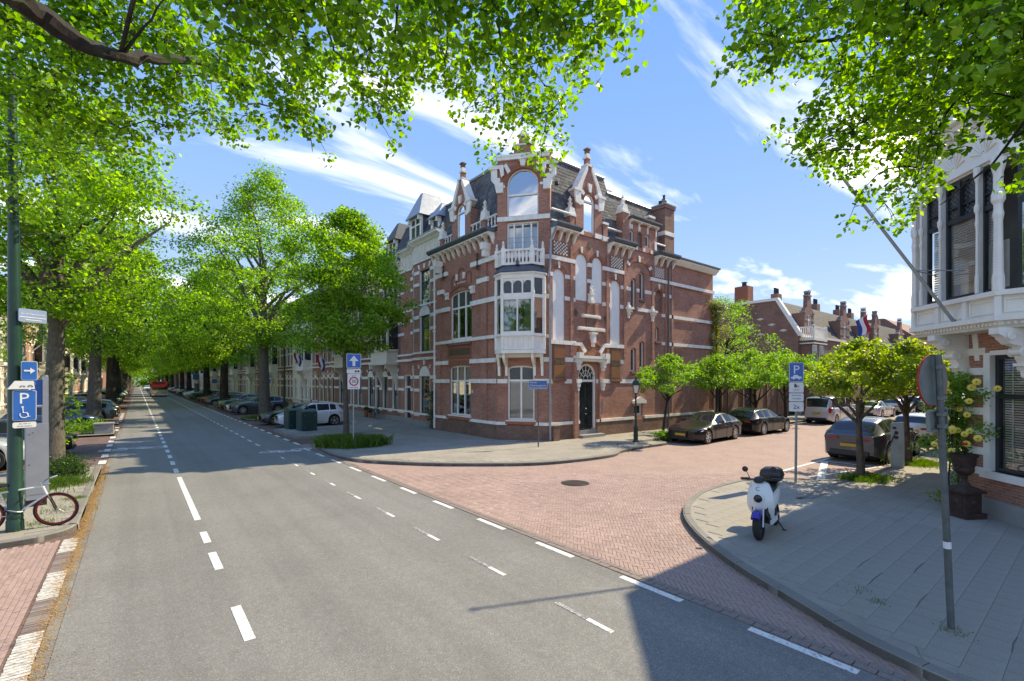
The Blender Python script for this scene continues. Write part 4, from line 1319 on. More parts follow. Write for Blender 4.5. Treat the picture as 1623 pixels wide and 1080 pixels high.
# eaves: grey gutter on consoles
def eave(T, s0, s1, zt=10.78, out=.55, step=.52, ends=True, h=.22):
    m = MB(T)
    prof = [(-out, zt - h + .06), (-out + .1, zt - h), (-.0, zt - h), (.12, zt - .02), (-out - .06, zt), (-out - .06, zt - .08)]
    m.prismx([(a, b) for a, b in prof], s0, s1)
    m.build('eave_gutter', 'zinc_dark', CH)
    m = MB(T); m.box(s0 + .05, s1 - .05, -out + .12, -.001, zt - h - .06, zt - h - .002); m.build('eave_board', 'white_paint', CH)
    m = MB(T)
    n = max(1, int((s1 - s0) / step))
    for i in range(n + 1):
        s = s0 + .12 + (s1 - s0 - .24) * i / n
        m.prismx([(-.003, zt - h - .062), (-out + .15, zt - h - .062), (-out + .15, zt - h - .13), (-out + .3, zt - h - .2), (-.1, zt - h - .5), (-.003, zt - h - .58)], s - .05, s + .05)
    m.build('eave_bracket', 'white_stone', CH)
    m = MB(T); i = 0; s = s0 + .1
    while s < s1 - .1:
        m.box(s, s + .11, -.07, -.001, zt - h - .2, zt - h - .065); s += .22
    m.build('dentil_course', 'brick_red', CH, kind='stuff')
eave(TL, .15, 6.35); eave(TR, .0, 1.72); eave(TR, 4.2, 6.2); eave(TR, 8.5, 10.5)
for s in (.7, 5.5):
    m = MB(TL); m.box(s - .12, s + .12, -.5, -.001, 9.75, 10.1); m.box(s - .08, s + .08, -.42, -.001, 9.4, 9.75); m.build('corbel', 'white_stone', CH)
m = MB(TR); m.prismx([(-.34, 10.68), (-.34, 10.6), (-.1, 10.35), (.04, 10.35), (.04, 10.68)], 10.5, 15.55); m.build('cornice', 'white_paint', CH)
m = MB(TR); m.box(10.5, 15.62, -.42, 9, 10.682, 10.78); m.box(10.9, 12.4, 1.2, 3, 10.781, 11.0); m.build('flat_roof', 'lead_dark', CH)
# mansard: cores and slates
IN, ZE, ZT = .95, 10.72, 14.62
core = MB()
def roofblock(mb, x0, x1, y0, y1, inx0, inx1, iny0, iny1, z0, z1):
    vs = [(x0, y0, z0), (x1, y0, z0), (x1, y1, z0), (x0, y1, z0), (x0 + inx0, y0 + iny0, z1), (x1 - inx1, y0 + iny0, z1), (x1 - inx1, y1 - iny1, z1), (x0 + inx0, y1 - iny1, z1)]
    mb.add(vs, [(0, 3, 2, 1), (4, 5, 6, 7), (0, 1, 5, 4), (1, 2, 6, 5), (2, 3, 7, 6), (3, 0, 4, 7)])
P = [(AX + .12, 25.2), (AX + .12, AY + .1), (BX + .08, BY + .12), (BX + 5.6, BY + .12), (BX + 5.6, 25.2)]
Q = [(AX + .12 + IN, 24.0), (AX + .12 + IN, AY + .55), (BX + .5, BY + .12 + IN), (BX + 5.2, BY + .12 + IN), (BX + 5.2, 24.0)]
n = 5
core.add([(p[0], p[1], ZE) for p in P] + [(q[0], q[1], ZT) for q in Q], [tuple(range(n)), tuple(range(2 * n - 1, n - 1, -1))] + [((i + 1) % n, i, n + i, n + (i + 1) % n) for i in range(n)])
roofblock(core, BX + 5.2, BX + 10.3, BY + .12, 25.2, 0, .3, .75, .5, ZE, 13.75)
rf = core.build('roof', 'lead_dark', CH)
m = MB()
v3 = lambda p, z: (p[0], p[1], z)
slates(m, v3(P[0], ZE), v3(P[1], ZE), v3(Q[1], ZT), v3(Q[0], ZT), seed=1)
slates(m, v3(P[1], ZE), v3(P[2], ZE), v3(Q[2], ZT), v3(Q[1], ZT), seed=2)
slates(m, v3(P[2], ZE), v3(P[3], ZE), v3(Q[3], ZT), v3(Q[2], ZT), seed=3)
slates(m, v3(P[4], ZE), v3(P[0], ZE), v3(Q[0], ZT), v3(Q[4], ZT), seed=4)
slates(m, (BX + 5.2, BY + .12, ZE), (BX + 10.3, BY + .12, ZE), (BX + 10.0, BY + .87, 13.75), (BX + 5.2, BY + .87, 13.75), seed=5)
m.build('roof_slates', 'slate', rf, kind='stuff')
m = MB()
for a, b in ((0, 1), (1, 2), (2, 3)):
    qa, qb = Vector((*Q[a], ZT)), Vector((*Q[b], ZT))
    m.tube([qa + Vector((-.03, -.03, .06)), qb + Vector((-.03, -.03, .06))], .085, 6)
m.tube([(BX + 5.2, BY + .84, 13.8), (BX + 10, BY + .84, 13.8)], .07, 6)
m.build('roof_coping', 'zinc', rf)
m = MB(TR)
for i in range(7): m.box(5.3 + i * .2, 5.34 + i * .2, 1.6, 1.64, 13.75, 14.45)
m.box(5.25, 6.6, 1.58, 1.66, 14.42, 14.5); m.build('roof_rail', 'white_paint', CH)
m = MB(TR)
for i in range(7): m.box(5.3 + i * .2, 5.44 + i * .2, 1.67, 1.7, 13.75, 14.4)
m.build('roof_terrace_slat', 'brick_brown', CH)
# gable dormers: brick wall, arched window, stone scrolls
def dormer(T, c, w, zb, zimp, zap, ww, wz0, wz1, wr, depth=2.4, dz=0.0):
    a, b = c - w / 2, c + w / 2
    m = MB(T)
    wall(m, a, b, zb, zimp, -.04, .3, [(c - ww / 2, c + ww / 2, wz0, zimp + .0)] if wz1 > zimp else [])
    mid = zimp + (zap - zimp) * .30
    # brick gable above with arch hole
    r0 = ww / 2
    zs = wz1 - wr
    outer = [(a + .1, zimp), (b - .1, zimp), (b - .42, mid + .35), (c + .18, zap - .1), (c - .18, zap - .1), (a + .42, mid + .35)]
    top = MB(T)
    arc = arc_pts(c - r0, c + r0, zs, wr, 12)
    # left and right halves round the arch
    L_ = [(a + .1, zimp)] + [(c - r0, zimp)] + arc[:7] + [(c, zap - .1), (c - .18, zap - .1), (a + .42, mid + .35)]
    R2 = [(b - .1, zimp), (b - .42, mid + .35), (c + .18, zap - .1), (c, zap - .1)] + arc[6:] + [(c + r0, zimp)]
    if zs < zimp:
        L_ = [(a + .1, zimp)] + [p for p in arc[:7] if p[1] >= zimp - .001] + [(c, zap - .1), (c - .18, zap - .1), (a + .42, mid + .35)]
        R2 = [(b - .1, zimp), (b - .42, mid + .35), (c + .18, zap - .1), (c, zap - .1)] + [p for p in arc[6:] if p[1] >= zimp - .001]
    m.prism(L_, -.04, .3); m.prism(R2, -.04, .3)
    m.box(c - .11, c + .11, -.01, .23, zap - .1, zap + .4)
    m.box(a + .02, b - .02, .3, depth, zb, zimp)
    dm = m.build('gable_dormer', 'brick_red', CH)
    m = MB(T)
    n = 10
    # slated barrel roof behind the gable
    for i in range(n):
        t0, t1 = math.pi * i / n, math.pi * (i + 1) / n
        P_ = lambda t_: (c - (w / 2) * math.cos(t_), zimp + (zap - zimp) * .62 * math.sin(t_))
        m.add([(P_(t0)[0], .28, P_(t0)[1]), (P_(t1)[0], .28, P_(t1)[1]), (P_(t1)[0], depth, P_(t1)[1]), (P_(t0)[0], depth, P_(t0)[1])], [(0, 1, 2, 3)])
    m.build('dormer_roof', 'slate', dm)
    m = MB(T)
    for sg in (-1, 1):
        X = lambda q: c + sg * q
        h = w / 2
        coping = [(X(h - .12), zimp + .1), (X(h + .06), zimp + .3), (X(h - .30), mid + .42), (X(.30), zap - .2), (X(.16), zap + .05), (X(.16), zap - .3), (X(h - .50), mid + .30), (X(h - .24), zimp + .1)]
        m.prism(coping if sg > 0 else coping[::-1], -.12, .34)
        m.prism([(X(h - .3), zimp - .42), (X(h + .05), zimp - .30), (X(h + .14), zimp + .12), (X(h + .14), zimp + .3), (X(h - .3), zimp + .3)][::sg], -.13, -.041)
        m.box(X(h + .2) if sg < 0 else X(h - .34), X(h - .34) if sg < 0 else X(h + .2), -.17, .3, zimp + .3, zimp + .42)
        m.box(min(X(ww / 2 + .02), X(h)), max(X(ww / 2 + .02), X(h)), -.08, -.041, zb + .02, zb + .26)
        m.box(min(X(ww / 2 + .02), X(h)), max(X(ww / 2 + .02), X(h)), -.08, -.041, zs - .26, zs - .02)
        m.prism([(X(ww / 2 + .06), zs + .22), (X(ww / 2 + .36), zs + .42), (X(ww / 2 + .24), zs + .6), (X(ww / 2 - .06), zs + .38)][::sg], -.1, -.041)
    m.prism([(c - .08, wz1 + .06), (c + .08, wz1 + .06), (c + .14, wz1 + .5), (c - .14, wz1 + .5)], -.14, -.041)
    m.box(c - .16, c + .16, -.06, .28, zap + .38, zap + .48); m.box(c - .1, c + .1, 0, .2, zap + .48, zap + .66); m.box(c - .24, c + .24, -.12, .34, zap - .06, zap + .04)
    m.build('gable_stone', 'white_stone', dm)
    m = MB(T); m.box(c - .10, c + .10, -.0, .2, zap + .66, zap + .85); m.box(c - .14, c + .14, -.04, .24, zap + .85, zap + .93); m.build('gable_chimney', 'brick_plinth', dm)
    m = MB(T); archband(m, c - ww / 2, c + ww / 2, zs, wr, .2, -.07, -.041); m.build('arch_bricks', 'brick_orange', dm)
    window(T, CH, c - ww / 2, c + ww / 2, wz0, wz1, .02, wr, (), (zs,), gmat='glass_sky', fw=.09, cover='full', back=True)
dormer(TR, 2.76, 2.0, 10.62, 12.5, 14.35, .84, 10.85, 12.86, .42)
dormer(TL, 3.36, 1.9, 10.72, 12.5, 14.3, .84, 10.98, 12.86, .42)
# parapet bits along the eaves: piers with finials and stone rails
m = MB(TR)
m.box(1.3, 1.62, -.1, .25, 10.78, 11.4); m.box(3.85, 4.2, -.08, .3, 10.62, 11.5)
m.build('parapet_pier', 'brick_red', CH)
m = MB(TR)
m.box(1.24, 1.68, -.16, .3, 11.4, 11.5); m.prism([(1.2, 11.5), (1.72, 11.5), (1.62, 11.85), (1.3, 11.85)], -.1, .26); finial(m, 1.46, .08, 11.85, .62, .13)
m.tube([(.05, -.05, 11.5), (1.24, -.05, 11.5)], .06, 6); m.tube([(.05, -.05, 10.95), (1.24, -.05, 10.95)], .05, 6)
m.box(3.8, 4.25, -.12, .34, 11.5, 11.62); m.tube([(4.25, 0, 11.4), (5.45, 0, 11.4)], .06, 6); m.box(3.8, 4.3, -.1, .1, 10.6, 10.85)
m.box(8.5, 8.7, -.08, .1, 10.9, 11.4); m.tube([(8.6, 0, 11.35), (9.65, 0, 11.35)], .06, 6)
m.build('stone_rail', 'white_stone', CH)
m = MB(TL)
for s in (1.12, 5.45):
    m.box(s - .2, s + .2, -.16, .24, 11.4, 11.5); m.prism([(s - .24, 11.5), (s + .24, 11.5), (s + .15, 11.9), (s - .15, 11.9)], -.12, .2); finial(m, s, .04, 11.9, .6, .13)
baluster_rail(m, (.05, 0), (.92, 0), 10.85, 11.45, 3); baluster_rail(m, (1.32, 0), (2.38, 0), 10.85, 11.45, 3); baluster_rail(m, (4.35, 0), (5.25, 0), 10.85, 11.45, 3)
m.build('stone_balustrade', 'white_stone', CH)
m = MB(TL)
for s in (1.12, 5.45): m.box(s - .15, s + .15, -.1, .2, 10.78, 11.4)
m.build('parapet_pier', 'brick_red', CH)
# raised attic wall with two narrow windows and pier
m = MB(TR)
wall(m, 5.95, 8.75, 10.6, 12.1, -.04, .3, [(6.15, 6.5, 10.95, 11.65, .1), (7.6, 8.0, 10.95, 11.65, .1), (6.85, 7.3, 10.8, 11.7, .2)])
m.box(5.45, 5.95, -.12, .35, 10.6, 12.55); m.box(5.96, 8.75, .3, 1.4, 10.6, 12.1); m.box(7.95, 8.5, -.06, .35, 12.1, 12.75)
m.build('attic_wall', 'brick_red', CH)
m = MB(TR); m.box(6.83, 7.32, .08, .12, 10.78, 11.72); m.build('blind_niche', 'brick_brown', CH)
for a, b in ((6.15, 6.5), (7.6, 8.0)): window(TR, CH, a, b, 10.95, 11.65, .03, .1, (), (), gmat='window_dark', back=False, fw=.07)
m = MB(TR)
m.box(5.4, 6.0, -.18, .4, 12.5, 12.62); m.prism([(5.42, 12.62), (5.98, 12.62), (5.86, 13.0), (5.54, 13.0)], -.1, .32); finial(m, 5.7, .1, 13.0, .6, .13)
m.box(7.92, 8.53, -.1, .38, 12.75, 12.88)
for c in (6.32, 7.07, 7.8): m.prism([(c - .05, 11.75), (c + .05, 11.75), (c + .07, 12.0), (c - .07, 12.0)], -.07, -.041)
for c in (6.0, 6.75, 7.45, 8.2): m.box(c - .1, c + .1, -.09, -.041, 10.62, 10.82)
m.build('attic_stone', 'white_stone', CH)
eave(TR, 6.0, 8.75, zt=12.4, out=.4, step=.7, h=.16)
# chimney
m = MB(TR); m.box(9.62, 10.62, -.02, 1.3, 10.4, 13.9); m.box(9.55, 10.68, -.09, 1.36, 13.72, 13.92); ck = m.build('chimney', 'brick_brown', CH)
m = MB(TR); m.box(9.59, 10.65, -.05, 1.33, 12.05, 12.3); m.build('stone_band', 'white_stone', ck)
m = MB(TR); m.box(9.52, 10.71, -.12, 1.4, 13.92, 14.0); m.build('chimney_cap', 'stone_grey', ck)
m = MB(TR)
m.lathe([(.12, 0), (.10, .3), (.12, .32)], 8, (9.9, .5, 14.0)); m.lathe([(.1, 0), (.07, .7), (.10, .72)], 8, (10.15, .4, 14.0)); m.box(9.8, 10.3, .3, .34, 14.2, 14.4)
m.build('chimney_pot', 'iron_black', ck)
# tower gable on the chamfer: stepped stone and scrolls, pediment with small stack
m = MB(TC)
for sg in (-1, 1):
    c = CL / 2; X = lambda q: c + sg * q; h = CL / 2
    m.prism([(X(h - .32), 12.45), (X(h + .02), 12.45), (X(h + .12), 12.9), (X(h + .3), 13.1), (X(h + .3), 13.75), (X(h - .02), 13.75), (X(h - .02), 13.2), (X(h - .16), 13.2), (X(h - .16), 12.95), (X(h - .32), 12.95)][::sg], -.12, -.002)
    m.prism([(X(.95), 13.3), (X(1.1), 13.18), (X(h - .15), 13.62), (X(h + .42), 13.62), (X(h + .42), 13.8), (X(h - .35), 13.8)][::sg], -.18, -.121)
    m.prism([(X(.62), 13.5), (X(.78), 13.36), (X(.98), 13.78), (X(.85), 13.88)][::sg], -.12, -.002)
m.box(-.03, CL + .03, -.14, .4, 14.2, 14.3); m.box(-.0, CL, -.12, -.002, 14.05, 14.2)
m.prism([(c - .09, 13.66), (c + .09, 13.66), (c + .17, 14.05), (c - .17, 14.05)], -.2, -.002); m.box(c - .22, c + .22, -.24, -.002, 13.98, 14.06)
m.build('gable_stone', 'white_stone', CH)
m = MB(TC); archband(m, .48, 2.09, 12.82, .8, .26, -.04, -.002, n=16); m.build('arch_bricks', 'brick_orange', CH)
m = MB(TC); m.box(.85, CL - .85, .0, .36, 14.3, 14.75); m.box(1.1, CL - 1.1, .0, .36, 14.75, 15.2); m.build('gable_top', 'brick_red', CH)
m = MB(TC); m.box(.8, CL - .8, -.05, .4, 14.75, 14.83); m.box(1.04, CL - 1.04, -.05, .4, 15.2, 15.28); m.prism([(c - .25, 15.28), (c + .25, 15.28), (c + .08, 15.5), (c - .08, 15.5)], 0, .3); m.build('gable_coping', 'white_stone', CH)
m = MB(TC); m.box(.6, 2.0, -.03, .1, 11.24, 11.26); m.build('sill', 'white_paint', CH)
m = MB(TR); m.tube([(.16, -.16, 12.8), (.16, -.3, 12.75)], .03, 6); m.lathe([(.09, 0), (.12, -.14), (.02, -.2)], 8, (.16, -.3, 12.75)); m.build('wall_lamp', 'iron_black', CH)
# the white bay (erker) on consoles with balcony above
plan = [(.02, 0), (.02, -.28), (.46, -.78), (1.96, -.78), (2.42, -.28), (2.42, 0)]
def ring(mb, z0, z1, off=0.0):
    c = Vector((1.22, 0))
    q = []
    for x, y in plan:
        q.append((1.22 + (x - 1.22) * (1 + off / 1.2), y - (off if y < -.3 else off * .6 if y < 0 else 0)))
    mb.prismz([(x, y) for x, y in q][::1] if area2(q) > 0 else [(x, y) for x, y in q][::-1], z0, z1)
m = MB(TC)
ring(m, 4.55, 5.22, -.02); ring(m, 4.38, 4.55, .06); ring(m, 5.22, 5.34, .07); ring(m, 7.06, 7.22, .03); ring(m, 8.0, 8.2, .06); ring(m, 8.2, 8.28, .12)
bay = m.build('bay', 'white_paint', CH)
m = MB(TC)
def onseg(i, f, o=0.0):
    (x0, y0), (x1, y1) = plan[i], plan[i + 1]
    return (x0 + (x1 - x0) * f, y0 + (y1 - y0) * f)
for x, y in plan: m.box(x - .07, x + .07, y - .07, y + .05, 5.34, 8.0)
for x, y in plan[1:5]:
    m.lathe([(.09, 4.56), (.09, 5.2)], 8, (x, y, 0)); m.lathe([(.1, 7.2), (.11, 7.3), (.08, 7.4)], 8, (x, y, 0))
m.box(.46, 1.96, -.80, -.70, 5.34, 5.44); m.box(.46, 1.96, -.80, -.70, 6.98, 7.08); m.box(.46, 1.96, -.80, -.70, 7.2, 7.28); m.box(.46, 1.96, -.80, -.70, 7.88, 8.0)
m.box(1.175, 1.245, -.80, -.70, 5.44, 6.98)
for f in (1 / 3, 2 / 3):
    x = .46 + 1.5 * f; m.box(x - .035, x + .035, -.80, -.71, 7.28, 7.88)
for k in range(3):
    a, b = .5 + k * .5, .5 + (k + 1) * .5 - .04
    for p, q in arc_pts(a + .02, b - .02, 7.68, .2, 8, True): m.prism([p, q, (q[0], 7.89), (p[0], 7.89)], -.79, -.72)
for f in (1 / 6, 2 / 6, 3 / 6, 4 / 6, 5 / 6):
    x = .46 + 1.5 * f; m.box(x - .03, x + .03, -.83, -.765, 4.57, 5.2)
m.box(.5, 1.92, -.80, -.765, 4.57, 4.68)
m.build('bay_frame', 'white_paint', bay)
m = MB(TC)
for (x0, y0), (x1, y1) in zip(plan[:-1], plan[1:]): m.quad((x0, y0 + .02, 5.34), (x1, y1 + .02, 5.34), (x1, y1 + .02, 7.06), (x0, y0 + .02, 7.06))
m.build('pane', 'glass', bay)
m = MB(TC)
for (x0, y0), (x1, y1) in zip(plan[:-1], plan[1:]): m.quad((x0, y0 + .02, 7.22), (x1, y1 + .02, 7.22), (x1, y1 + .02, 8.0), (x0, y0 + .02, 8.0))
m.build('leaded_pane', 'glass_leaded', bay)
m = MB(TC)
for a, b in ((.15, .5), (.55, .98), (1.46, 1.9), (1.95, 2.3)):
    pa = [(a + (b - a) * i / 10, -.45 + .03 * (i % 2) if .4 < a < 1.9 else -.2 + .03 * (i % 2), 5.36) for i in range(11)]
    m.band(pa, [(p[0], p[1], 7.04) for p in pa])
m.build('curtain', 'curtain_green', bay)
m = MB(TC); m.box(.1, 2.3, .1, .12, 5.3, 8.0); m.build('room_backing', 'unlit_interior', bay)
m = MB(TC)
for x, y in ((.12, -.42), (.5, -.70), (1.92, -.70), (2.3, -.42)):
    m.prismx([(y, 4.38), (y, 4.15), (y + .12, 4.0), (-.16 + (y + .42) * .0, 3.75), (-.12, 3.3), (-.002, 3.3), (-.002, 4.38)][::-1], x - .06, x + .06)
m.build('console', 'white_paint', bay)
m = MB(TC); m.box(.1, 2.34, -.5, -.002, 4.2, 4.37); m.build('soffit', 'cream_paint', bay)
# balcony
m = MB(TC)
c_ = [(-.12, 0), (-.12, -.35), (.38, -.98), (2.04, -.98), (2.56, -.35), (2.56, 0)]
d_ = [(.1, 0), (.1, -.26), (.5, -.75), (1.92, -.75), (2.32, -.26), (2.32, 0)]
nn = 6
m.add([(x, y, 8.3) for x, y in c_] + [(x, y, 8.62) for x, y in d_], [tuple(range(nn)), tuple(range(2 * nn - 1, nn - 1, -1))] + [(i, (i + 1) % nn, nn + (i + 1) % nn, nn + i) for i in range(nn)])
m.build('bay_roof', 'zinc_dark', bay)
bl = MB(TC)
corners = [(.06, -.05), (.06, -.3), (.5, -.74), (1.92, -.74), (2.36, -.3), (2.36, -.05)]
for (p, q, n) in zip(corners[:-1], corners[1:], (1, 3, 8, 3, 1)):
    bl.box(0, 0, 0, 0, 0, 0) if False else None
    (x0, y0), (x1, y1) = p, q
    for zc_, hw in ((8.70, .06), (9.36, .055)):
        d = Vector((x1 - x0, y1 - y0)).normalized(); nv = Vector((-d.y, d.x)) * .07
        bl.prismz(ccw([(x0 + nv.x, y0 + nv.y), (x1 + nv.x, y1 + nv.y), (x1 - nv.x, y1 - nv.y), (x0 - nv.x, y0 - nv.y)]), zc_ - hw, zc_ + hw)
    for i in range(n):
        f = (i + .5) / n
        x, y = x0 + (x1 - x0) * f, y0 + (y1 - y0) * f
        bl.box(x - .045, x + .045, y - .03, y + .03, 8.76, 9.31)
        if n == 8: bl.box(x - .075, x + .075, y - .02, y + .02, 8.98, 9.2)
for x, y in corners[1:5]:
    bl.box(x - .09, x + .09, y - .09, y + .09, 8.64, 9.46); finial(bl, x, y, 9.46, .38, .08)
bal = bl.build('balcony_balustrade', 'white_stone', CH)
m = MB(TC)
for z in (9.72, 9.95): m.tube([(p[0], p[1], z) for p in [(.1, -.05), (.1, -.3), (.52, -.7), (1.9, -.7), (2.32, -.3), (2.32, -.05)]], .012, 5)
m.build('balcony_rail', 'metal_grey', bal)
m = MB(TC); m.lathe([(.10, 8.62), (.06, 8.7), (.09, 8.78), (.02, 8.9)], 8, (1.22, -.85, 0)); m.build('roof_knob', 'zinc_dark', bay)
# downpipes
m = MB(); x, y = BX - .12, BY - .14
m.tube([(x + .1, y - .35, 10.5), (x, y - .05, 9.9), (x, y, 8.6), (x - .12, y - .02, 8.2), (x - .12, y - .02, 7.6), (x, y, 7.3), (x, y, .95), (x + .02, y, .15)], .055, 8)
m.build('downpipe', 'zinc', CH)
m = MB(TR); m.tube([(9.9, -.35, 10.5), (9.86, -.12, 10.0), (9.86, -.12, .2)], .055, 8); m.build('downpipe', 'zinc_dark', CH)
m = MB(TL); m.tube([(6.22, -.3, 10.5), (6.2, -.12, 9.9), (6.2, -.12, .2)], .06, 8)
for z in (3, 6, 8.5): m.box(6.1, 6.3, -.2, -.05, z, z + .08)
m.build('downpipe', 'white_paint', CH)

# ------------------------------------------------------------------ other houses
def housefront(T, W, th, wins, levels, door=None, ztop=10.9, brick='brick_red', lunette=True, bands=True, plinth='stone_grey', fm='white_paint', far=False,
               gm='glass', cover='half', head='white_stone', d0=0.0):
    ops = []
    lv0 = levels[0]
    for (a, b) in wins:
        for (z0, z1) in levels: ops.append((a, b, z0, z1, 0))
    if door: ops.append((door[0], door[1], .25, door[2], 0))
    m = MB(T); wall(m, 0, W, 0, ztop, d0, d0 + .3, ops); m.build('wall', brick, th)
    m = MB(T)
    m.box(0, W, d0 - .08, d0 - .001, .1, .45)
    m.build('plinth', plinth, th)
    if bands:
        m = MB(T)
        blk = [(a - .02, b + .02) for a, b in wins] + ([(door[0], door[1])] if door else [])
        blk.sort()
        def row(z, h, p=.03, through=False):
            x = 0
            for a, b in ([] if through else blk):
                if a > x: m.box(x, a, d0 - p, d0 - .001, z - h / 2, z + h / 2)
                x = max(x, b)
            if x < W: m.box(x, W, d0 - p, d0 - .001, z - h / 2, z + h / 2)
        for (z0, z1) in levels:
            row(z0 - .06, .13, .09, True)
            row(z0 + (z1 - z0) * .62, .2); row(z1 - .05, .22)
            if z0 > 2: pass
            else: row(.78, .12)
        row(levels[1][0] - .45, .16, .12, True)
        m.build('stone_band', head, th)
    m = MB(T)
    for a, b in wins:
        for k, (z0, z1) in enumerate(levels):
            w = b - a
            if lunette and k < 2:
                pts = arc_pts(a - .02, b + .02, z1 + .0, w * .48, 10)
                m.prism(pts[::-1], d0 - .03, d0 - .002)
                c = (a + b) / 2; h = w * .48
                m.prism([(c - .07, z1 + h + .08), (c + .07, z1 + h + .08), (c + .11, z1 + h + .36), (c - .11, z1 + h + .36)], d0 - .08, d0 - .002)
                for sg in (-1, 1):
                    x = c + sg * w * .52
                    m.prism([(x - .05, z1 + h * .75), (x + .05, z1 + h * .75), (x + .05 + sg * .12, z1 + h * .75 + .24), (x - .05 + sg * .12, z1 + h * .75 + .24)], d0 - .06, d0 - .002)
            else:
                for c in (a + .05, (a + b) / 2, b - .05):
                    x = (c - (a + b) / 2) * .25
                    m.prism([(c - .07, z1 + .1), (c + .07, z1 + .1), (c + .09 + x, z1 + .42), (c - .09 + x, z1 + .42)], d0 - .06, d0 - .002)
    m.build('window_head', head, th)
    for a, b in wins:
        for k, (z0, z1) in enumerate(levels):
            window(T, th, a + .08, b - .08, z0, z1, d0 + .12, 0, (), (z0 + (z1 - z0) * .66,), fmat='frame_black' if not far else fm, gmat='window_dark' if far else gm, back=not far,
                   cover=None if far else (cover if k == 0 else 'curtain'), fw=.06, bars=.03)
            m = MB(T); m.box(a, a + .08, d0 + .02, d0 + .2, z0, z1); m.box(b - .08, b, d0 + .02, d0 + .2, z0, z1); m.build('window_jamb', fm, th)
    if door:
        m = MB(T); m.box(door[0] + .1, door[1] - .1, d0 + .2, d0 + .26, .3, 2.55); dd = m.build('door', 'door_dark', th)
        m = MB(T); m.box(door[0], door[0] + .1, d0 + .05, d0 + .3, .25, door[2]); m.box(door[1] - .1, door[1], d0 + .05, d0 + .3, .25, door[2]); m.box(door[0] + .1, door[1] - .1, d0 + .1, d0 + .3, 2.55, 2.68); m.box(door[0] + .1, door[1] - .1, d0 + .1, d0 + .3, door[2] - .1, door[2])
        m.build('door_frame', fm, th)
        m = MB(T); m.box(door[0] + .1, door[1] - .1, d0 + .2, d0 + .22, 2.68, door[2] - .1); m.build('fanlight_pane', 'window_dark', th)
def zinc_dormer(T, th, c, w, z0, zw, zt, y=.35, depth=1.8, mat='zinc', lights=2, over=.28, fm='white_paint'):
    m = MB(T)
    m.box(c - w / 2, c + w / 2, y + .1, y + depth, z0, zw)
    d = m.build('dormer', 'zinc_dark', th)
    m = MB(T)
    e = w / 2 + over
    rid = .12 * w
    m.add([(c - e, y - over, zw), (c + e, y - over, zw), (c + e, y + depth, zw), (c - e, y + depth, zw), (c - rid, y + .45, zt), (c + rid, y + .45, zt), (c + rid, y + depth, zt), (c - rid, y + depth, zt)],
          [(0, 3, 2, 1), (4, 5, 6, 7), (0, 1, 5, 4), (1, 2, 6, 5), (2, 3, 7, 6), (3, 0, 4, 7)])
    m.build('dormer_roof', mat, d)
    m = MB(T)
    m.box(c - w / 2 - .05, c - w / 2 + .12, y - .05, y + .1, z0, zw); m.box(c + w / 2 - .12, c + w / 2 + .05, y - .05, y + .1, z0, zw)
    m.box(c - w / 2 - .1, c + w / 2 + .1, y - .1, y + .1, z0 - .12, z0)
    for s in (c - w / 2 - .02, c + w / 2 - .12): m.box(s, s + .14, y - .22, y - .05, zw - .3, zw)
    m.build('dormer_frame', fm, d)
    cols = tuple((i + 1) / lights for i in range(lights - 1))
    window(T, th, c - w / 2 + .12, c + w / 2 - .12, z0 + .02, zw - .05, y - .02, 0, cols, (z0 + (zw - z0) * .66,) if zw - z0 > 1 else (), gmat='window_dark', back=False, fw=.06, fmat=fm)
def cornice(T, th, W, z, h=.3, out=.4, mat='white_paint', x0=0):
    m = MB(T); m.prismx([(-out, z + h), (-out, z + h * .7), (-out * .5, z + h * .35), (-.1, z), (.1, z), (.1, z + h)], x0, W); m.build('cornice', mat, th)
    m = MB(T); m.box(x0, W, -out - .04, .12, z + h + .001, z + h + .06); m.build('gutter', 'zinc', th)
def mansard(T, th, W, z0, z1, inset=.8, depth=9, mat='roof_tile', x0=0):
    m = MB(T); m.prismx([(.05, z0), (inset, z1), (depth, z1), (depth, z0)][::-1], x0, W); m.build('roof', mat, th)

# neighbour with the canted front, white frieze and zinc dormers
N1 = thing('town_house', 'brick town house with canted front, white frieze and two zinc dormers beside the corner house', 'house', (17, 29, 0), 'town houses along the main street')
LV = [(.95, 3.35), (4.95, 7.3), (8.05, 10.25)]
TN = frame(14.62, 25.3, 0, 1, 1, 0)
housefront(TN, 3.7, N1, [(1.55, 2.95)], LV)
a45 = frame(14.62, 29.0, .5, 1.25, 1.25, -.5)
housefront(a45, 1.35, N1, [(.3, 1.1)], LV)
TN2 = frame(15.12, 30.25, 0, 1, 1, 0)
housefront(TN2, 1.9, N1, [], LV, door=(.3, 1.35, 3.5))
for T, W in ((TN, 3.7), (a45, 1.35), (TN2, 1.9)):
    m = MB(T); m.box(-.0, W, -.04, .3, 10.9, 12.0)
    m.build('frieze', 'cream_paint', N1)
    m = MB(T)
    k = .3
    while k < W - .2: m.box(k, k + .05, -.10, -.041, 11.0, 11.95); k += .62
    m.box(0, W, -.08, .0, 10.82, 10.9); m.build('frieze_rib', 'white_stone', N1)
    cornice(T, N1, W, 12.0, .3, .42)
mansard(TN, N1, 6.9, 12.3, 14.2, .9, 8)
m = MB(TN); m.box(0, 6.9, .85, 8, 14.2, 14.3); m.build('roof_edge', 'zinc', N1)
zinc_dormer(TN, N1, 1.35, 1.0, 12.4, 13.4, 14.5, y=.3, lights=1)
zinc_dormer(TN, N1, 3.9, 1.55, 12.45, 14.1, 15.9, y=.2)
m = MB(TN); m.tube([(.12, -.1, 12.0), (.1, -.12, 9), (.1, -.12, .2)], .05, 8)
for z in (2.9, 4.6, 8, 10.6): m.box(.0, .2, -.2, -.02, z, z + .1)
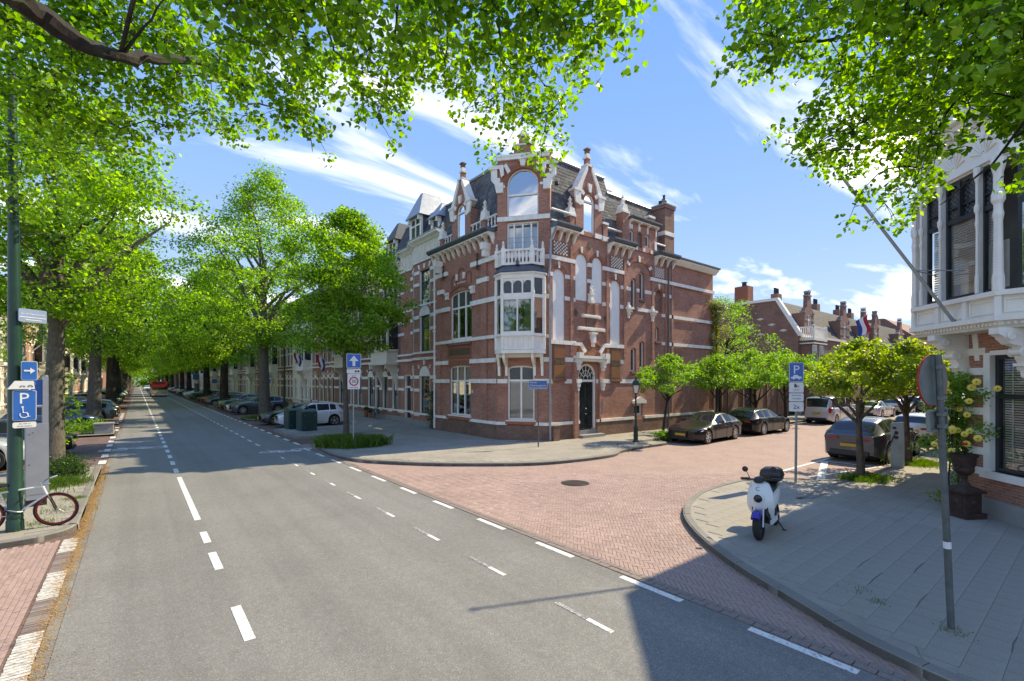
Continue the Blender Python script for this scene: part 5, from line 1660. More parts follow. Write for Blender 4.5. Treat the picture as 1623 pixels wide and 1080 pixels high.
m.build('downpipe', 'white_paint', N1)
# second house: oriel on big scrolled brackets
def oriel(T, th, c, w, z0, z1, out=.9, mat='cream_paint'):
    m = MB(T)
    m.box(c - w / 2, c + w / 2, -out, .0, z0, z0 + .9); m.box(c - w / 2 - .1, c + w / 2 + .1, -out - .12, 0, z0 + .9, z0 + 1.02)
    m.box(c - w / 2 - .1, c + w / 2 + .1, -out - .12, 0, z0 - .12, z0)
    m.box(c - w / 2 - .06, c + w / 2 + .06, -out - .08, 0, z1 - .25, z1)
    for x in (c - w / 2, c - w / 6, c + w / 6, c + w / 2): m.box(x - .07, x + .07, -out, -out + .14, z0 + 1.02, z1 - .25)
    m.box(c - w / 2, c + w / 2, -out, -out + .1, z0 + 2.3, z0 + 2.4)
    o = m.build('oriel', mat, th)
    m = MB(T); m.box(c - w / 2 + .03, c + w / 2 - .03, -out + .06, -.0, z0 + 1.02, z1 - .25); m.build('pane', 'window_dark', o)
    m = MB(T)
    for x in (c - w / 2 + .1, c + w / 2 - .3):
        m.prismx([(-out, z0 - .12), (-out, z0 - .35), (-out * .6, z0 - .6), (-out * .35, z0 - 1.1), (-.12, z0 - 1.5), (-.1, z0 - 2.0), (0, z0 - 2.0), (0, z0 - .12)], x, x + .2)
    m.build('bracket', mat, o)
rowR = [(32.2, 7.2, 'brick_brown', 'dark brick town house with cream oriel on scrolled brackets, bicycle by its wall'),
        (39.4, 7.4, 'brick_brown', 'brick town house with white oriel and Dutch flag on a sloping pole'),
        (46.8, 7.6, 'brick_red', 'brick town house with close white bands and a second flag')]
for i, (y0, W, br, lab) in enumerate(rowR):
    th = thing('town_house', lab, 'house', (17, y0 + 3, 0), 'town houses along the main street')
    T = frame(15.15, y0, 0, 1, 1, 0)
    wins = [(.5, 1.5), (2.3, 3.3), (5.2, 6.3)] if i < 2 else [(.4, 1.2), (1.8, 2.6), (3.2, 4.0), (6.1, 6.9)]
    housefront(T, W, th, wins, LV, door=(3.9, 4.9, 3.5) if i < 2 else (4.5, 5.5, 3.5), brick=br)
    m = MB(T); m.box(0, W, -.03, .3, 10.9, 11.5); m.build('frieze', 'cream_paint', th)
    cornice(T, th, W, 11.5, .3, .45)
    mansard(T, th, W, 11.8, 13.9, .8, 8)
    if i < 2:
        oriel(T, th, 2.0 if i == 0 else 3.6, 3.0, 4.35, 7.9)
        zinc_dormer(T, th, 1.9, 1.5, 12.0, 13.7, 15.2, y=.2, mat='slate'); zinc_dormer(T, th, 4.9, 1.0, 12.0, 13.0, 13.9, y=.3, lights=1, mat='slate')
    else:
        zinc_dormer(T, th, 3.6, 1.6, 12.0, 13.6, 14.8, y=.2, mat='slate')
def flag(x, y, z, dx, dy, dz, ln, label, drop=1.15, w=.85, pole_mat='sign_white'):
    th = thing('dutch_flag', label, 'flag', (x, y, z))
    m = MB(); tip = Vector((x, y, z)) + Vector((dx, dy, dz)).normalized() * ln
    m.tube([(x, y, z), tip], [.025, .02], 6); m.lathe([(.01, -.06), (.05, 0), (.01, .06)], 8, tuple(tip)); m.build('pole', pole_mat, th)
    d = Vector((dx, dy, dz)).normalized()
    # hangs from the outer part of the pole, in soft folds
    for k, mt in enumerate(('flag_red', 'flag_white', 'flag_blue')):
        m = MB(); n = 6
        P = []
        for j in range(2):
            f = (k + j) / 3
            a = tip - d * (w * f)
            row = []
            for i in range(n + 1):
                g = i / n
                row.append((a.x - .10 * g * math.sin(g * 5 + f * 3), a.y - .25 * g + .07 * math.sin(g * 6 + f * 2), a.z - drop * g - .05 * math.sin(g * 3)))
            P.append(row)
        m.band(P[0], P[1]); m.build('stripe', mt, th, smooth=True)
    return th
flag(15.1, 44.6, 3.7, -1, -.1, .75, 3.0, 'Dutch flag on a sloping white pole right of the thin trunk')
flag(15.1, 52.3, 4.4, -1, -.1, .7, 3.0, 'Dutch flag hanging further down the street behind the lamp post')
# further houses down both sides
styles = [('brick_brown', 'white_stone', 'white_paint'), ('cream_paint', 'white_paint', 'white_paint'), ('brick_red', 'white_stone', 'white_paint'), ('white_stone', 'white_paint', 'white_paint')]
ORD = 'first second third fourth fifth sixth seventh eighth ninth tenth eleventh twelfth thirteenth fourteenth fifteenth sixteenth seventeenth eighteenth nineteenth twentieth twenty-first twenty-second twenty-third twenty-fourth twenty-fifth twenty-sixth twenty-seventh twenty-eighth twenty-ninth thirtieth thirty-first thirty-second thirty-third thirty-fourth thirty-fifth thirty-sixth thirty-seventh thirty-eighth thirty-ninth fortieth'.split()
feat = ['tall narrow windows', 'pale window heads', 'grey plinth', 'dark door', 'deep cornice', 'dark roof', 'grey gutter', 'white bands']
y0 = 54.4
k = 0
rk = random.Random(5)
while y0 < 215:
    W = rk.choice((6.8, 7.6, 8.4))
    st = styles[(k + 3) % 4 if k else 3]
    th = thing('town_house', '%s town house, %s, %s beyond the flags on the right' % (('white', 'dark brick', 'cream', 'red brick')[k % 4], feat[(k * 3) % 8], ORD[k]), 'house', (17, y0 + 3, 0), 'town houses along the main street')
    T = frame(15.1, y0, 0, 1, 1, 0)
    c = [(.5, 1.5), (2.2, 3.2), (W - 1.7, W - .7)]
    br = ('white_stone', 'brick_brown', 'cream_paint', 'brick_red')[k % 4]
    housefront(T, W, th, c, LV, door=(3.7, 4.7, 3.5), brick=br, far=True, head='white_stone')
    cornice(T, th, W, 10.9, .35, .45); mansard(T, th, W, 11.25, 13.4, .8, 8)
    if k % 2 == 0: oriel(T, th, 2.0, 3.0, 4.3, 7.9, .8, 'white_paint')
    y0 += W; k += 1
m = MB(); m.box(15.2, 24, 215, 420, 0, 12.5); far_row = m.build('town_house_row', 'brick_brown', None)
meta(far_row, 'brown brick house row at the far right end of the street', 'building')
y0 = 40; k = 0
while y0 < 205:
    W = rk.choice((7.2, 8.0, 8.8))
    th = thing('town_house', '%s town house, %s, %s of the left row' % (('red brick', 'dark brick', 'pale stone', 'banded brick')[k % 4], feat[(k * 5 + 2) % 8], ORD[k]), 'house', (-12, y0 + 3, 0), 'town houses on the left side')
    T = frame(-9.6, y0, 0, 1, -1, 0)
    housefront(T, W, th, [(.6, 1.7), (2.5, 3.6), (W - 2.0, W - .9)], LV, door=(4.1, 5.2, 3.5), brick=('brick_red', 'brick_brown', 'white_stone', 'brick_red')[k % 4], far=True)
    cornice(T, th, W, 10.9, .35, .45); mansard(T, th, W, 11.25, 13.4, .8, 8)
    if k % 2 == 1: oriel(T, th, 3.0, 3.0, 4.3, 7.9, .8, 'white_paint')
    else:
        m = MB(T); m.box(2.2, 4.4, -1.0, 0, 4.4, 4.6); m.build('balcony_slab', 'white_stone', th)
        m = MB(T)
        for i in range(12): m.box(2.25 + i * .19, 2.27 + i * .19, -.97, -.95, 4.6, 5.5)
        m.box(2.2, 4.4, -.98, -.94, 5.48, 5.53); m.build('balcony_rail', 'iron_black', th)
    y0 += W; k += 1
m = MB(); m.box(-18, -9.7, 205, 420, 0, 12.5); o = m.build('town_house_row', 'brick_brown', None)
meta(o, 'brown brick house row at the far left end of the street', 'building')
for y, z, lab in ((62, 5.6, 'bare white flagpole sloping from a left house, nearer one'), (74, 5.6, 'bare white flagpole sloping from a left house, further one')):
    m = MB(); m.tube([(-9.6, y, z - 2), (-6.6, y - .5, z + 1.2)], [.05, .035], 8); m.build('flagpole', 'sign_white', None, label=lab, cat='flagpole')

# garden wall of the corner house
GW = thing('garden_wall', 'brown brick garden wall with piers and dark doors behind the parked cars', 'wall', (38, 17.2, 0))
T = frame(BX + 15.4, 17.05, 1, 0, 0, 1)
m = MB(T); wall(m, 0, 14.3, 0, 3.1, 0, .3, [(.25, 1.25, .1, 2.7), (4.6, 5.9, .1, 2.7), (12.6, 14.0, .1, 2.9)]); m.build('wall', 'brick_brown', GW)
m = MB(T)
for s in (0, 2.0, 4.2, 6.1, 8.2, 10.2, 12.2, 14.05): m.box(s, s + .22, -.08, -.001, 0, 3.15)
m.build('pier', 'brick_brown', GW)
m = MB(T); m.box(-.05, 14.35, -.1, .35, 3.15, 3.25); m.box(4.5, 6.0, -.05, -.002, 2.7, 2.85); m.build('coping', 'white_stone', GW)
for a, b in ((.25, 1.25), (4.6, 5.9), (12.6, 14.0)):
    m = MB(T); m.box(a, b, .12, .18, .1, 2.85); dd = m.build('door', 'frame_black', GW)
    m = MB(T)
    for i in range(5): m.box(a + .1 + i * (b - a - .2) / 5, a + .06 + (i + 1) * (b - a - .2) / 5 + .02, .1, .119, .25, 2.55)
    m.build('plank', 'door_dark', dd)
m = MB(T); m.lathe([(.16, 0), (.16, -.02)], 16, (5.25, .098, 1.8), 'y'); m.build('warning_disc', 'sign_white', GW)
m = MB(T); m.box(5.17, 5.33, .05, .07, 1.68, 1.92); m.build('warning_mark', 'sign_red', GW)

# gabled row along the north side of the side street
def gable_house(x0, W, lab, gx, gw, bayx=None, end=False, zt=11.2, balcony=False, white=False):
    th = thing('gabled_house', lab, 'house', (x0 + W / 2, 20, 0), 'gabled houses along the side street')
    T = frame(x0, 17.0, 1, 0, 0, 1)
    wins = [(a, a + .95) for a in np.arange(.8, W - 1.2, 2.3)]
    ops = []
    for a, b in wins: ops += [(a, b, 4.6, 6.3), (a, b, 1.2, 3.3)]
    m = MB(T); wall(m, 0, W, 0, 7.2, 0, .3, ops)
    m.box(0, .3, .3, 9, 0, 7.2)
    m.build('wall', 'brick_brown', th)
    for a, b in wins:
        for z0, z1 in ((4.6, 6.3), (1.2, 3.3)):
            window(T, th, a, b, z0, z1, .08, 0, (.5,), (z0 + (z1 - z0) * .6,), gmat='window_dark', back=False, fw=.09, bars=.03)
    m = MB(T)
    m.box(0, W, -.14, -.001, 7.0, 7.2); m.box(0, W, -.03, -.001, 4.2, 4.35); m.box(0, W, -.03, -.001, 3.5, 3.65); m.box(0, W, -.1, -.001, .1, .5)
    m.build('stone_band', 'white_stone', th)
    # roof: tiled courses on the front slope
    m = MB(T); m.prismx([(.0, 7.2), (1.7, 10.3), (9, 10.3), (9, 7.2)][::-1], .02, W); r = m.build('roof', 'lead_dark', th)
    m = MB(T); slates(m, (0, -.04, 7.2), (W, -.04, 7.2), (W, 1.68, 10.3), (0, 1.68, 10.3), w=.42, h=.3, seed=int(x0)); m.build('roof_tiles', 'roof_tile', r, kind='stuff')
    if end:
        m = MB(T); m.prismx([(-.02, 7.2), (1.72, 10.4), (9, 10.4), (9, 7.2)][::-1], -.02, .3); m.build('end_gable', 'brick_brown', th)
        m = MB(T)
        m.prismx([(-.25, 7.0), (-.05, 7.0), (1.85, 10.35), (9, 10.35), (9, 10.6), (1.65, 10.6), (-.25, 7.3)][::-1], -.12, .35); m.build('barge_board', 'white_paint', th)
        m = MB(T)
        for (u, z) in ((1.2, 7.6), (2.2, 8.2), (3.2, 8.8), (4.2, 8.2), (5.2, 7.6), (3.2, 7.4), (2.5, 6.6), (4.0, 6.6)):
            m.prismx([(u - .35, z), (u, z - .12), (u + .35, z), (u, z + .12)][::-1], -.03, -.021)
        m.build('brick_pattern', 'cream_paint', th)
        m = MB(T); m.box(.3, 1.4, 4.5, 5.8, 10.3, 12.2); m.build('chimney', 'brick_orange', th)
        m = MB(T); m.lathe([(.25, 12.2), (.2, 12.6), (.3, 12.65)], 8, (.85, 5.1, 0)); m.build('chimney_pot', 'iron_black', th)
    # street gable
    m = MB(T)
    g0, g1 = gx - gw / 2, gx + gw / 2
    c = gx
    wall(m, g0, g1, 7.2, 9.2, -.04, .3, [(c - .4, c + .4, 7.5, 9.1)])
    m.prism([(g0, 9.2), (g1, 9.2), (g1 - .25, 9.55), (c + .5, 9.75), (c + .38, zt - .45), (c + .2, zt - .08), (c - .2, zt - .08), (c - .38, zt - .45), (c - .5, 9.75), (g0 + .25, 9.55)], -.04, .3)
    m.box(g0, g1, .3, 1.6, 7.2, 9.2)
    gb = m.build('gable', 'brick_brown', th)
    m = MB(T)
    m.box(g0 - .08, g0 + .3, -.1, .34, 9.2, 9.34); m.box(g1 - .3, g1 + .08, -.1, .34, 9.2, 9.34); m.box(c - .42, c + .42, -.1, .34, zt - .46, zt - .34); m.prism([(c - .3, zt - .12), (c + .3, zt - .12), (c + .15, zt + .08), (c - .15, zt + .08)], -.1, .34)
    for z in (7.7, 8.5): m.box(g0, c - .42, -.07, -.041, z, z + .15); m.box(c + .42, g1, -.07, -.041, z, z + .15)
    m.build('gable_stone', 'white_stone' if white else 'stone_grey', gb)
    window(T, th, c - .4, c + .4, 7.5, 9.1, .0, .2, (.5,), (8.6,), gmat='window_dark', back=False, fw=.08, bars=.03)
    m = MB(T); m.box(c - 1.9, c - 1.0, 1.9, 2.5, 10.2, 11.1); ch = m.build('chimney', 'brick_brown', th)
    m = MB(T)
    for q in (0, .35, .7): m.lathe([(.09, 11.1), (.08, 11.6), (.11, 11.65)], 8, (c - 1.8 + q, 2.2, 0))
    m.build('chimney_pot', 'iron_black', ch)
    if balcony:
        m = MB(T); m.box(bayx - 1.1, bayx + 1.7, -1.0, -.001, .1, 6.6); b_ = m.build('bay', 'brick_brown', th)
        m = MB(T); m.box(bayx - 1.25, bayx + 1.85, -1.15, -.001, 6.6, 6.85); m.box(bayx - 1.25, bayx + 1.85, -1.15, -.001, 6.3, 6.4); m.build('bay_cornice', 'white_paint', b_)
        m = MB(T)
        for s in np.arange(bayx - 1.15, bayx + 1.8, .16): m.box(s, s + .07, -1.1, -1.06, 6.85, 7.75)
        for q in np.arange(-1.1, 0, .16): m.box(bayx - 1.15, bayx - 1.1, q, q + .07, 6.85, 7.75)
        m.box(bayx - 1.2, bayx + 1.8, -1.13, -1.03, 7.72, 7.82); m.box(bayx - 1.18, bayx - 1.08, -1.03, 0, 7.72, 7.82); m.box(bayx - 1.2, bayx - 1.05, -1.15, -1.0, 6.85, 7.95); m.box(bayx + 1.65, bayx + 1.8, -1.15, -1.0, 6.85, 7.95)
        m.build('balcony_rail', 'white_paint', b_)
        for s in (bayx - .75, bayx + .75):
            m = MB(T); m.box(s - .45, s + .45, -1.05, -1.001, 4.4, 6.2); w = m.build('window', 'white_paint', b_)
            m = MB(T); m.box(s - .36, s + .36, -1.07, -1.051, 4.5, 6.1); m.build('pane', 'window_dark', w)
    return th
gable_house(45.6, 7.2, 'gabled brick house with white end boards and a white balcony over its bay', 2.4, 2.2, bayx=1.6, end=True, balcony=True)
gable_house(52.8, 8.2, 'gabled house with a curved brown gable beside the hanging flag', 4.6, 2.8)
gable_house(61.0, 5.4, 'narrow gabled house with a tall white window, third along the side street', 2.9, 2.4, white=True)
gable_house(66.4, 8.0, 'gabled house with a slim chimney-like gable, fourth along the side street', 1.6, 2.0)
gable_house(74.4, 9.0, 'gabled house with a rounded white gable, last one before the right house hides the row', 4.2, 2.4, white=True)
flag(57.5, 17.0, 8.6, .1, -1, .6, 2.2, 'Dutch flag hanging in front of the gabled brick houses', drop=1.7, w=1.1)
m = MB(); m.box(84, 110, 17, 26, 0, 9.5); m.prismx([(17, 9.5), (20, 12), (23, 12), (26, 9.5)], 84, 110); o = m.build('house_row', 'brick_brown', None); meta(o, 'brown house row closing the side street behind the street trees', 'building')
m = MB(); m.box(24, 84, -16, 2.0, 0, 8.5); m.prismx([(-16, 8.5), (-12, 11.5), (-2, 11.5), (2.0, 8.5)], 24, 84); o = m.build('house_row', 'brick_red', None); meta(o, 'brick house row on the right side of the side street, behind the white house', 'building')

# ------------------------------------------------------------------ the white bay house on the right
RH = thing('bay_house', 'brick house on the right with white overhanging bay, blinds and striped wall', 'house', (16, -1, 0))
q2 = math.sqrt(.5)
TD = frame(14.95, 2.05, -1, -1, 1, -1)
m = MB(TD)
wall(m, 0, 2.6, 0, 4.1, 0, .35, [(.56, 2.1, 1.1, 3.62)])
m.build('wall', 'brick_red', RH)
cx2, cy2 = 14.95 - 2.6 * q2, 2.05 - 2.6 * q2
TF = frame(cx2, cy2, 0, -1, 1, 0)
m = MB(TF); wall(m, 0, 9, 0, 4.1, 0, .35, [(1.2, 2.8, 1.1, 3.6)]); m.build('wall', 'brick_red', RH)
m = MB(); m.box(14.95, 24, 1.7, 2.05, 0, 4.1); m.build('wall', 'brick_red', RH)
m = MB(TD); m.box(-.03, 2.6, -.06, -.001, .0, .5); m.build('plinth', 'concrete_light', RH)
m = MB(TF); m.box(0, 9, -.06, -.001, 0, .5); m.build('plinth', 'concrete_light', RH)
m = MB(TD)
for z in (.98, 1.42, 1.86, 2.3, 2.74, 3.18, 3.62): m.box(-.01, .54, -.025, -.001, z, z + .16)
m.prism([(.28, 3.5), (.4, 3.5), (.34, 4.1), (.2, 4.1)], -.03, -.002)
m.build('stone_band', 'white_stone', RH)
m = MB(TD); m.box(.46, 2.2, -.08, .1, .94, 1.1); m.build('window_sill', 'white_paint', RH)
m = MB(TD); m.box(.5, .66, -.03, .2, 1.1, 3.66); m.box(2.1, 2.2, -.03, .2, 1.1, 3.66); m.box(.66, 2.1, -.03, .2, 3.6, 3.7); m.build('window_surround', 'white_paint', RH)
window(TD, RH, .66, 2.1, 1.1, 3.6, .08, 0, (), (2.72,), fmat='frame_black', gmat='glass_clear', cover='blind', fw=.09, bars=.03)
m = MB(TD)
for s in (.95, 1.35, 1.75): m.box(s, s + .035, .165, .17, 1.2, 3.55)
m.build('blind_tape', 'blind', RH)
# overhanging bay
TB = frame(14.96, 2.96, -1, -1, 1, -1)
LB = 2.26
TK = frame(14.96 - LB * q2, 2.96 - LB * q2, 0, -1, 1, 0)
kx, ky = 14.96 - LB * q2, 2.96 - LB * q2
pl = [(24, 2.96), (14.96, 2.96), (kx, ky), (kx, -9), (24, -9)]
def off_(P, o):       # grow the plan outwards
    return [(24, 2.96 + o), (14.96 - o * .41, 2.96 + o), (kx - o, ky + o * .41), (kx - o, -9), (24, -9)]
def slab(z0, z1, o, mat, name):
    m = MB(); m.prismz(ccw(off_(pl, o)), z0, z1); return m.build(name, mat, RH)
slab(4.10, 4.16, -.02, 'cream_paint', 'bay_soffit'); slab(4.16, 4.24, .0, 'white_paint', 'bay_cornice'); slab(4.24, 4.34, .1, 'white_paint', 'bay_cornice'); slab(4.34, 4.74, -.02, 'white_paint', 'bay_apron')
slab(4.74, 4.84, .08, 'white_paint', 'bay_sill'); slab(7.46, 8.5, -.04, 'white_paint', 'bay_frieze'); slab(7.5, 7.58, .03, 'white_paint', 'bay_moulding'); slab(8.5, 8.62, .08, 'white_paint', 'bay_moulding'); slab(8.62, 8.76, .2, 'white_paint', 'bay_cornice')
slab(8.76, 9.15, -.1, 'white_paint', 'parapet'); slab(9.15, 9.25, .0, 'white_paint', 'parapet_coping')
m = MB(); m.prismz(ccw(off_(pl, -.6)), 4.84, 7.46); m.build('room_backing', 'stone_grey', RH)
m = MB()
for i, z in enumerate(range(26)):
    pass
m.setT(TB)
k = .04
while k < LB: m.box(k, k + .04, -.04, -.0, 4.165, 4.215); k += .09
m.setT(TK); k = .04
while k < 5: m.box(k, k + .04, -.04, -.0, 4.165, 4.215); k += .09
m.build('dentil', 'white_paint', RH, kind='stuff')
bw = [(.32, .76), (.88, 1.74), (1.82, 2.18)]
def baywindow(T, a, b, cover='blind', split=False, up='glass_leaded', stained=False):
    cols = (.5,) if split else ()
    w = window(T, RH, a, b, 4.86, 7.44, .06, 0, (), (6.58,), fmat='frame_black', gmat='glass_clear' if cover == 'blind' else 'glass_sky', upper=up, cover=None, fw=.06, bars=.03, back=False)
    if not cover:
        m = MB(T); m.box(a + .07, b - .07, .16, .17, 4.95, 6.5); m.build('curtain', 'curtain', w)  # pale sheet added behind the pane to imitate the sky's reflection
    if cover:
        m = MB(T); z = 5.2 if b - a > .7 else 5.05
        while z < 6.5: m.box(a + .07, b - .07, .16, .19, z, z + .036); z += .055
        m.build('venetian_blind', 'blind', w, kind='stuff')
        m = MB(T); m.box(a + .06, b - .06, .3, .34, 4.95, 5.9); m.build('furniture_back', 'curtain', w)
    m = MB(T)
    for s0, s1 in ([(a + .06, (a + b) / 2 - .02), ((a + b) / 2 + .02, b - .06)] if split else [(a + .06, b - .06)]):
        r = (s1 - s0) / 2
        for p, q in arc_pts(s0, s1, 7.36 - min(r, .3), min(r, .3), 10, True): m.prism([p, q, (q[0], 7.4), (p[0], 7.4)], .03, .09)
        m.box(s0, s1, .04, .08, 6.86, 6.88)
    if split: m.box((a + b) / 2 - .03, (a + b) / 2 + .03, .0, .1, 6.64, 7.4)
    m.build('tracery', 'frame_black', w)
baywindow(TB, .32, .76); baywindow(TB, .88, 1.74, split=True); baywindow(TB, 1.82, 2.16)
baywindow(TK, .26, 2.4, cover=None, split=True); baywindow(TK, 2.6, 4.4, cover=None, split=True)
m = MB()
for T, xs_ in ((TB, (.02, .22, .80, 1.78)), (TK, (2.5, 4.5))):
    m.setT(T)
    for s in xs_:
        m.box(s + .012, s + .062, -.01, .1, 4.84, 7.46)
        m.lathe([(.042, 4.86), (.042, 5.2), (.03, 5.25), (.026, 6.2), (.045, 6.3), (.03, 6.36), (.03, 6.5), (.055, 6.58), (.055, 6.66), (.03, 6.72), (.03, 7.15), (.065, 7.3), (.065, 7.46)], 10, (s + .037, -.03, 0))
for (x, y, r) in ((kx, ky, .078), (14.96, 2.96, .06)):
    m.setT(None); m.lathe([(r * 1.2, 4.84), (r * 1.2, 5.1), (r, 5.2), (r * .85, 6.2), (r * 1.1, 6.35), (r * .9, 6.45), (r * .9, 6.55), (r * 1.35, 6.62), (r * 1.35, 6.75), (r * .95, 6.85), (r * .95, 7.15), (r * 1.5, 7.35), (r * 1.5, 7.46)], 8, (x, y, 0))
m.build('bay_column', 'white_paint', RH)
m = MB()
for T, W in ((TB, LB), (TK, 5.0)):
    m.setT(T)
    n = max(2, int(W / .75))
    for i in range(n):
        a, b = W * i / n + .08, W * (i + 1) / n - .08
        m.box(a, b, -.0, .02, 4.40, 4.68) if False else None
        for z0, z1, x0, x1 in ((4.40, 4.43, a, b), (4.65, 4.68, a, b), (4.43, 4.65, a, a + .03), (4.43, 4.65, b - .03, b)): m.box(x0, x1, -.01, .019, z0, z1)
        m.box(W * i / n - .05, W * i / n + .05, -.05, .019, 4.345, 4.735)
        # fan shaped mouldings in the frieze
        c = (a + b) / 2
        for j in range(7):
            t_ = math.pi * (j + .5) / 7
            m.tube([(c - .06 * math.cos(t_), .03, 7.72 + .06 * math.sin(t_)), (c - .30 * math.cos(t_), .02, 7.72 + .42 * math.sin(t_))], .018, 4)
        for q in range(6): m.tube([(a + (b - a) * (q + .5) / 6, .0, 8.42), (a + (b - a) * (q + .5) / 6 + .05, -.05, 8.36)], .016, 5)
    k = .1
    while k < W - .05: m.prismx([(-.10, 8.5), (-.10, 8.46), (-.04, 8.36), (.04, 8.36), (.04, 8.5)], k, k + .05); k += .16
    m.box(.2, W - .2, -.0 + .07, .099, 8.9, 9.3)
m.build('bay_ornament', 'white_paint', RH, kind='stuff')
m = MB(TD)
for s in (-.12, 1.5):
    m.prismx([(-.72, 4.1), (-.72, 3.98), (-.62, 3.92), (-.5, 3.78), (-.3, 3.72), (-.26, 3.5), (-.16, 3.32), (-.14, 3.12), (-.02, 3.06), (-.001, 3.06), (-.001, 4.1)], s, s + .22)
    for yy, zz, r in ((-.5, 3.93, .09), (-.28, 3.62, .1), (-.13, 3.3, .07)):
        m.lathe([(r, -.14), (r * .7, -.15), (r * .7, .15), (r, .14)], 12, (s + .11, yy, zz), 'x')
    m.box(s - .03, s + .25, -.26, -.001, 3.34, 3.4)
m.build('scrolled_bracket', 'white_paint', RH)
m = MB(); m.prismz(ccw([(17.2, 1.6), (16.2, 0.6), (16.2, -9), (24, -9), (24, 1.6)]), 9.25, 11.3); m.build('upper_floor', 'brick_brown', RH)
# flagpole
FP = thing('flagpole', 'long grey flagpole sloping up from the white bay on the right', 'flagpole', (14.1, 2.0, 4.6))
m = MB(); pa = Vector((14.15, 2.1, 4.30)); pb = Vector((12.05, 4.05, 8.3))
m.tube([pa, pb], [.035, .028], 8); m.lathe([(.01, -.05), (.06, 0), (.01, .07)], 8, tuple(pb)); m.build('pole', 'metal_grey', FP)
m = MB(); q = pa.lerp(pb, .30); m.tube([q, (14.35, 2.45, 5.45)], .012, 6); m.tube([q, (13.8, 1.9, 5.4)], .012, 6); m.build('stay', 'metal_grey', FP)
m = MB(); m.lathe([(.07, -.02), (.07, .05)], 10, tuple(pa)); m.build('socket', 'metal_grey', FP)

# ------------------------------------------------------------------ vehicles (built at the origin, nose towards +x)
CARS = {
 # x from nose to tail; top line, belt line, half width; windscreen and rear window spans; wheels
 'fastback': dict(L=4.95, W=.955, top=[(0, .62), (.12, .72), (.8, .86), (1.45, .96), (1.75, 1.05), (2.45, 1.36), (2.9, 1.42), (3.4, 1.40), (4.0, 1.24), (4.6, 1.02), (4.88, .98), (4.95, .90)],
      belt=[(0, .60), (.2, .72), (1.4, .88), (3.0, .95), (4.2, .98), (4.95, .88)], roofw=.60, ws=(1.55, 2.5), rw=(3.75, 4.62), sw=[(1.95, 2.82), (2.9, 3.62), (3.68, 4.05)], wheels=(.93, 3.84), r=.35),
 'estate': dict(L=4.9, W=.95, top=[(0, .62), (.12, .74), (.8, .88), (1.4, .97), (1.7, 1.05), (2.35, 1.38), (2.9, 1.46), (3.8, 1.45), (4.35, 1.38), (4.72, 1.08), (4.88, .98), (4.9, .85)],
      belt=[(0, .6), (.2, .74), (1.3, .90), (3.0, .97), (4.3, 1.0), (4.9, .9)], roofw=.62, ws=(1.5, 2.4), rw=(4.38, 4.76), sw=[(1.9, 2.72), (2.8, 3.55), (3.62, 4.25)], wheels=(.9, 3.82), r=.36),
 'suv': dict(L=4.85, W=.97, top=[(0, .72), (.12, .88), (.8, 1.05), (1.35, 1.13), (1.65, 1.22), (2.3, 1.55), (2.8, 1.64), (3.6, 1.62), (4.2, 1.50), (4.62, 1.22), (4.8, 1.10), (4.85, .95)],
      belt=[(0, .7), (.2, .88), (1.3, 1.05), (3.0, 1.12), (4.3, 1.14), (4.85, 1.0)], roofw=.62, ws=(1.45, 2.35), rw=(4.12, 4.66), sw=[(1.85, 2.68), (2.76, 3.5), (3.58, 4.1)], wheels=(.92, 3.84), r=.39),
 'hatch': dict(L=4.3, W=.90, top=[(0, .66), (.1, .80), (.6, .97), (.95, 1.05), (1.25, 1.16), (2.0, 1.50), (2.4, 1.56), (3.3, 1.54), (3.75, 1.45), (4.12, 1.16), (4.26, 1.0), (4.3, .85)],
      belt=[(0, .64), (.2, .82), (1.0, .98), (2.5, 1.04), (3.7, 1.08), (4.3, .95)], roofw=.60, ws=(1.05, 2.05), rw=(3.72, 4.16), sw=[(1.55, 2.35), (2.43, 3.2), (3.26, 3.66)], wheels=(.78, 3.52), r=.36),
 'van': dict(L=4.9, W=.95, top=[(0, .80), (.1, .98), (.55, 1.18), (.85, 1.28), (1.35, 1.72), (1.75, 1.93), (2.6, 1.96), (4.2, 1.94), (4.7, 1.86), (4.82, 1.5), (4.88, 1.0), (4.9, .8)],
      belt=[(0, .75), (.2, .98), (.9, 1.12), (2.5, 1.16), (4.6, 1.16), (4.9, 1.1)], roofw=.78, ws=(.82, 1.62), rw=(4.70, 4.86), sw=[(1.15, 2.05), (2.15, 3.35), (3.45, 4.55)], wheels=(.9, 3.95), r=.34),
}
CARMESH = {}
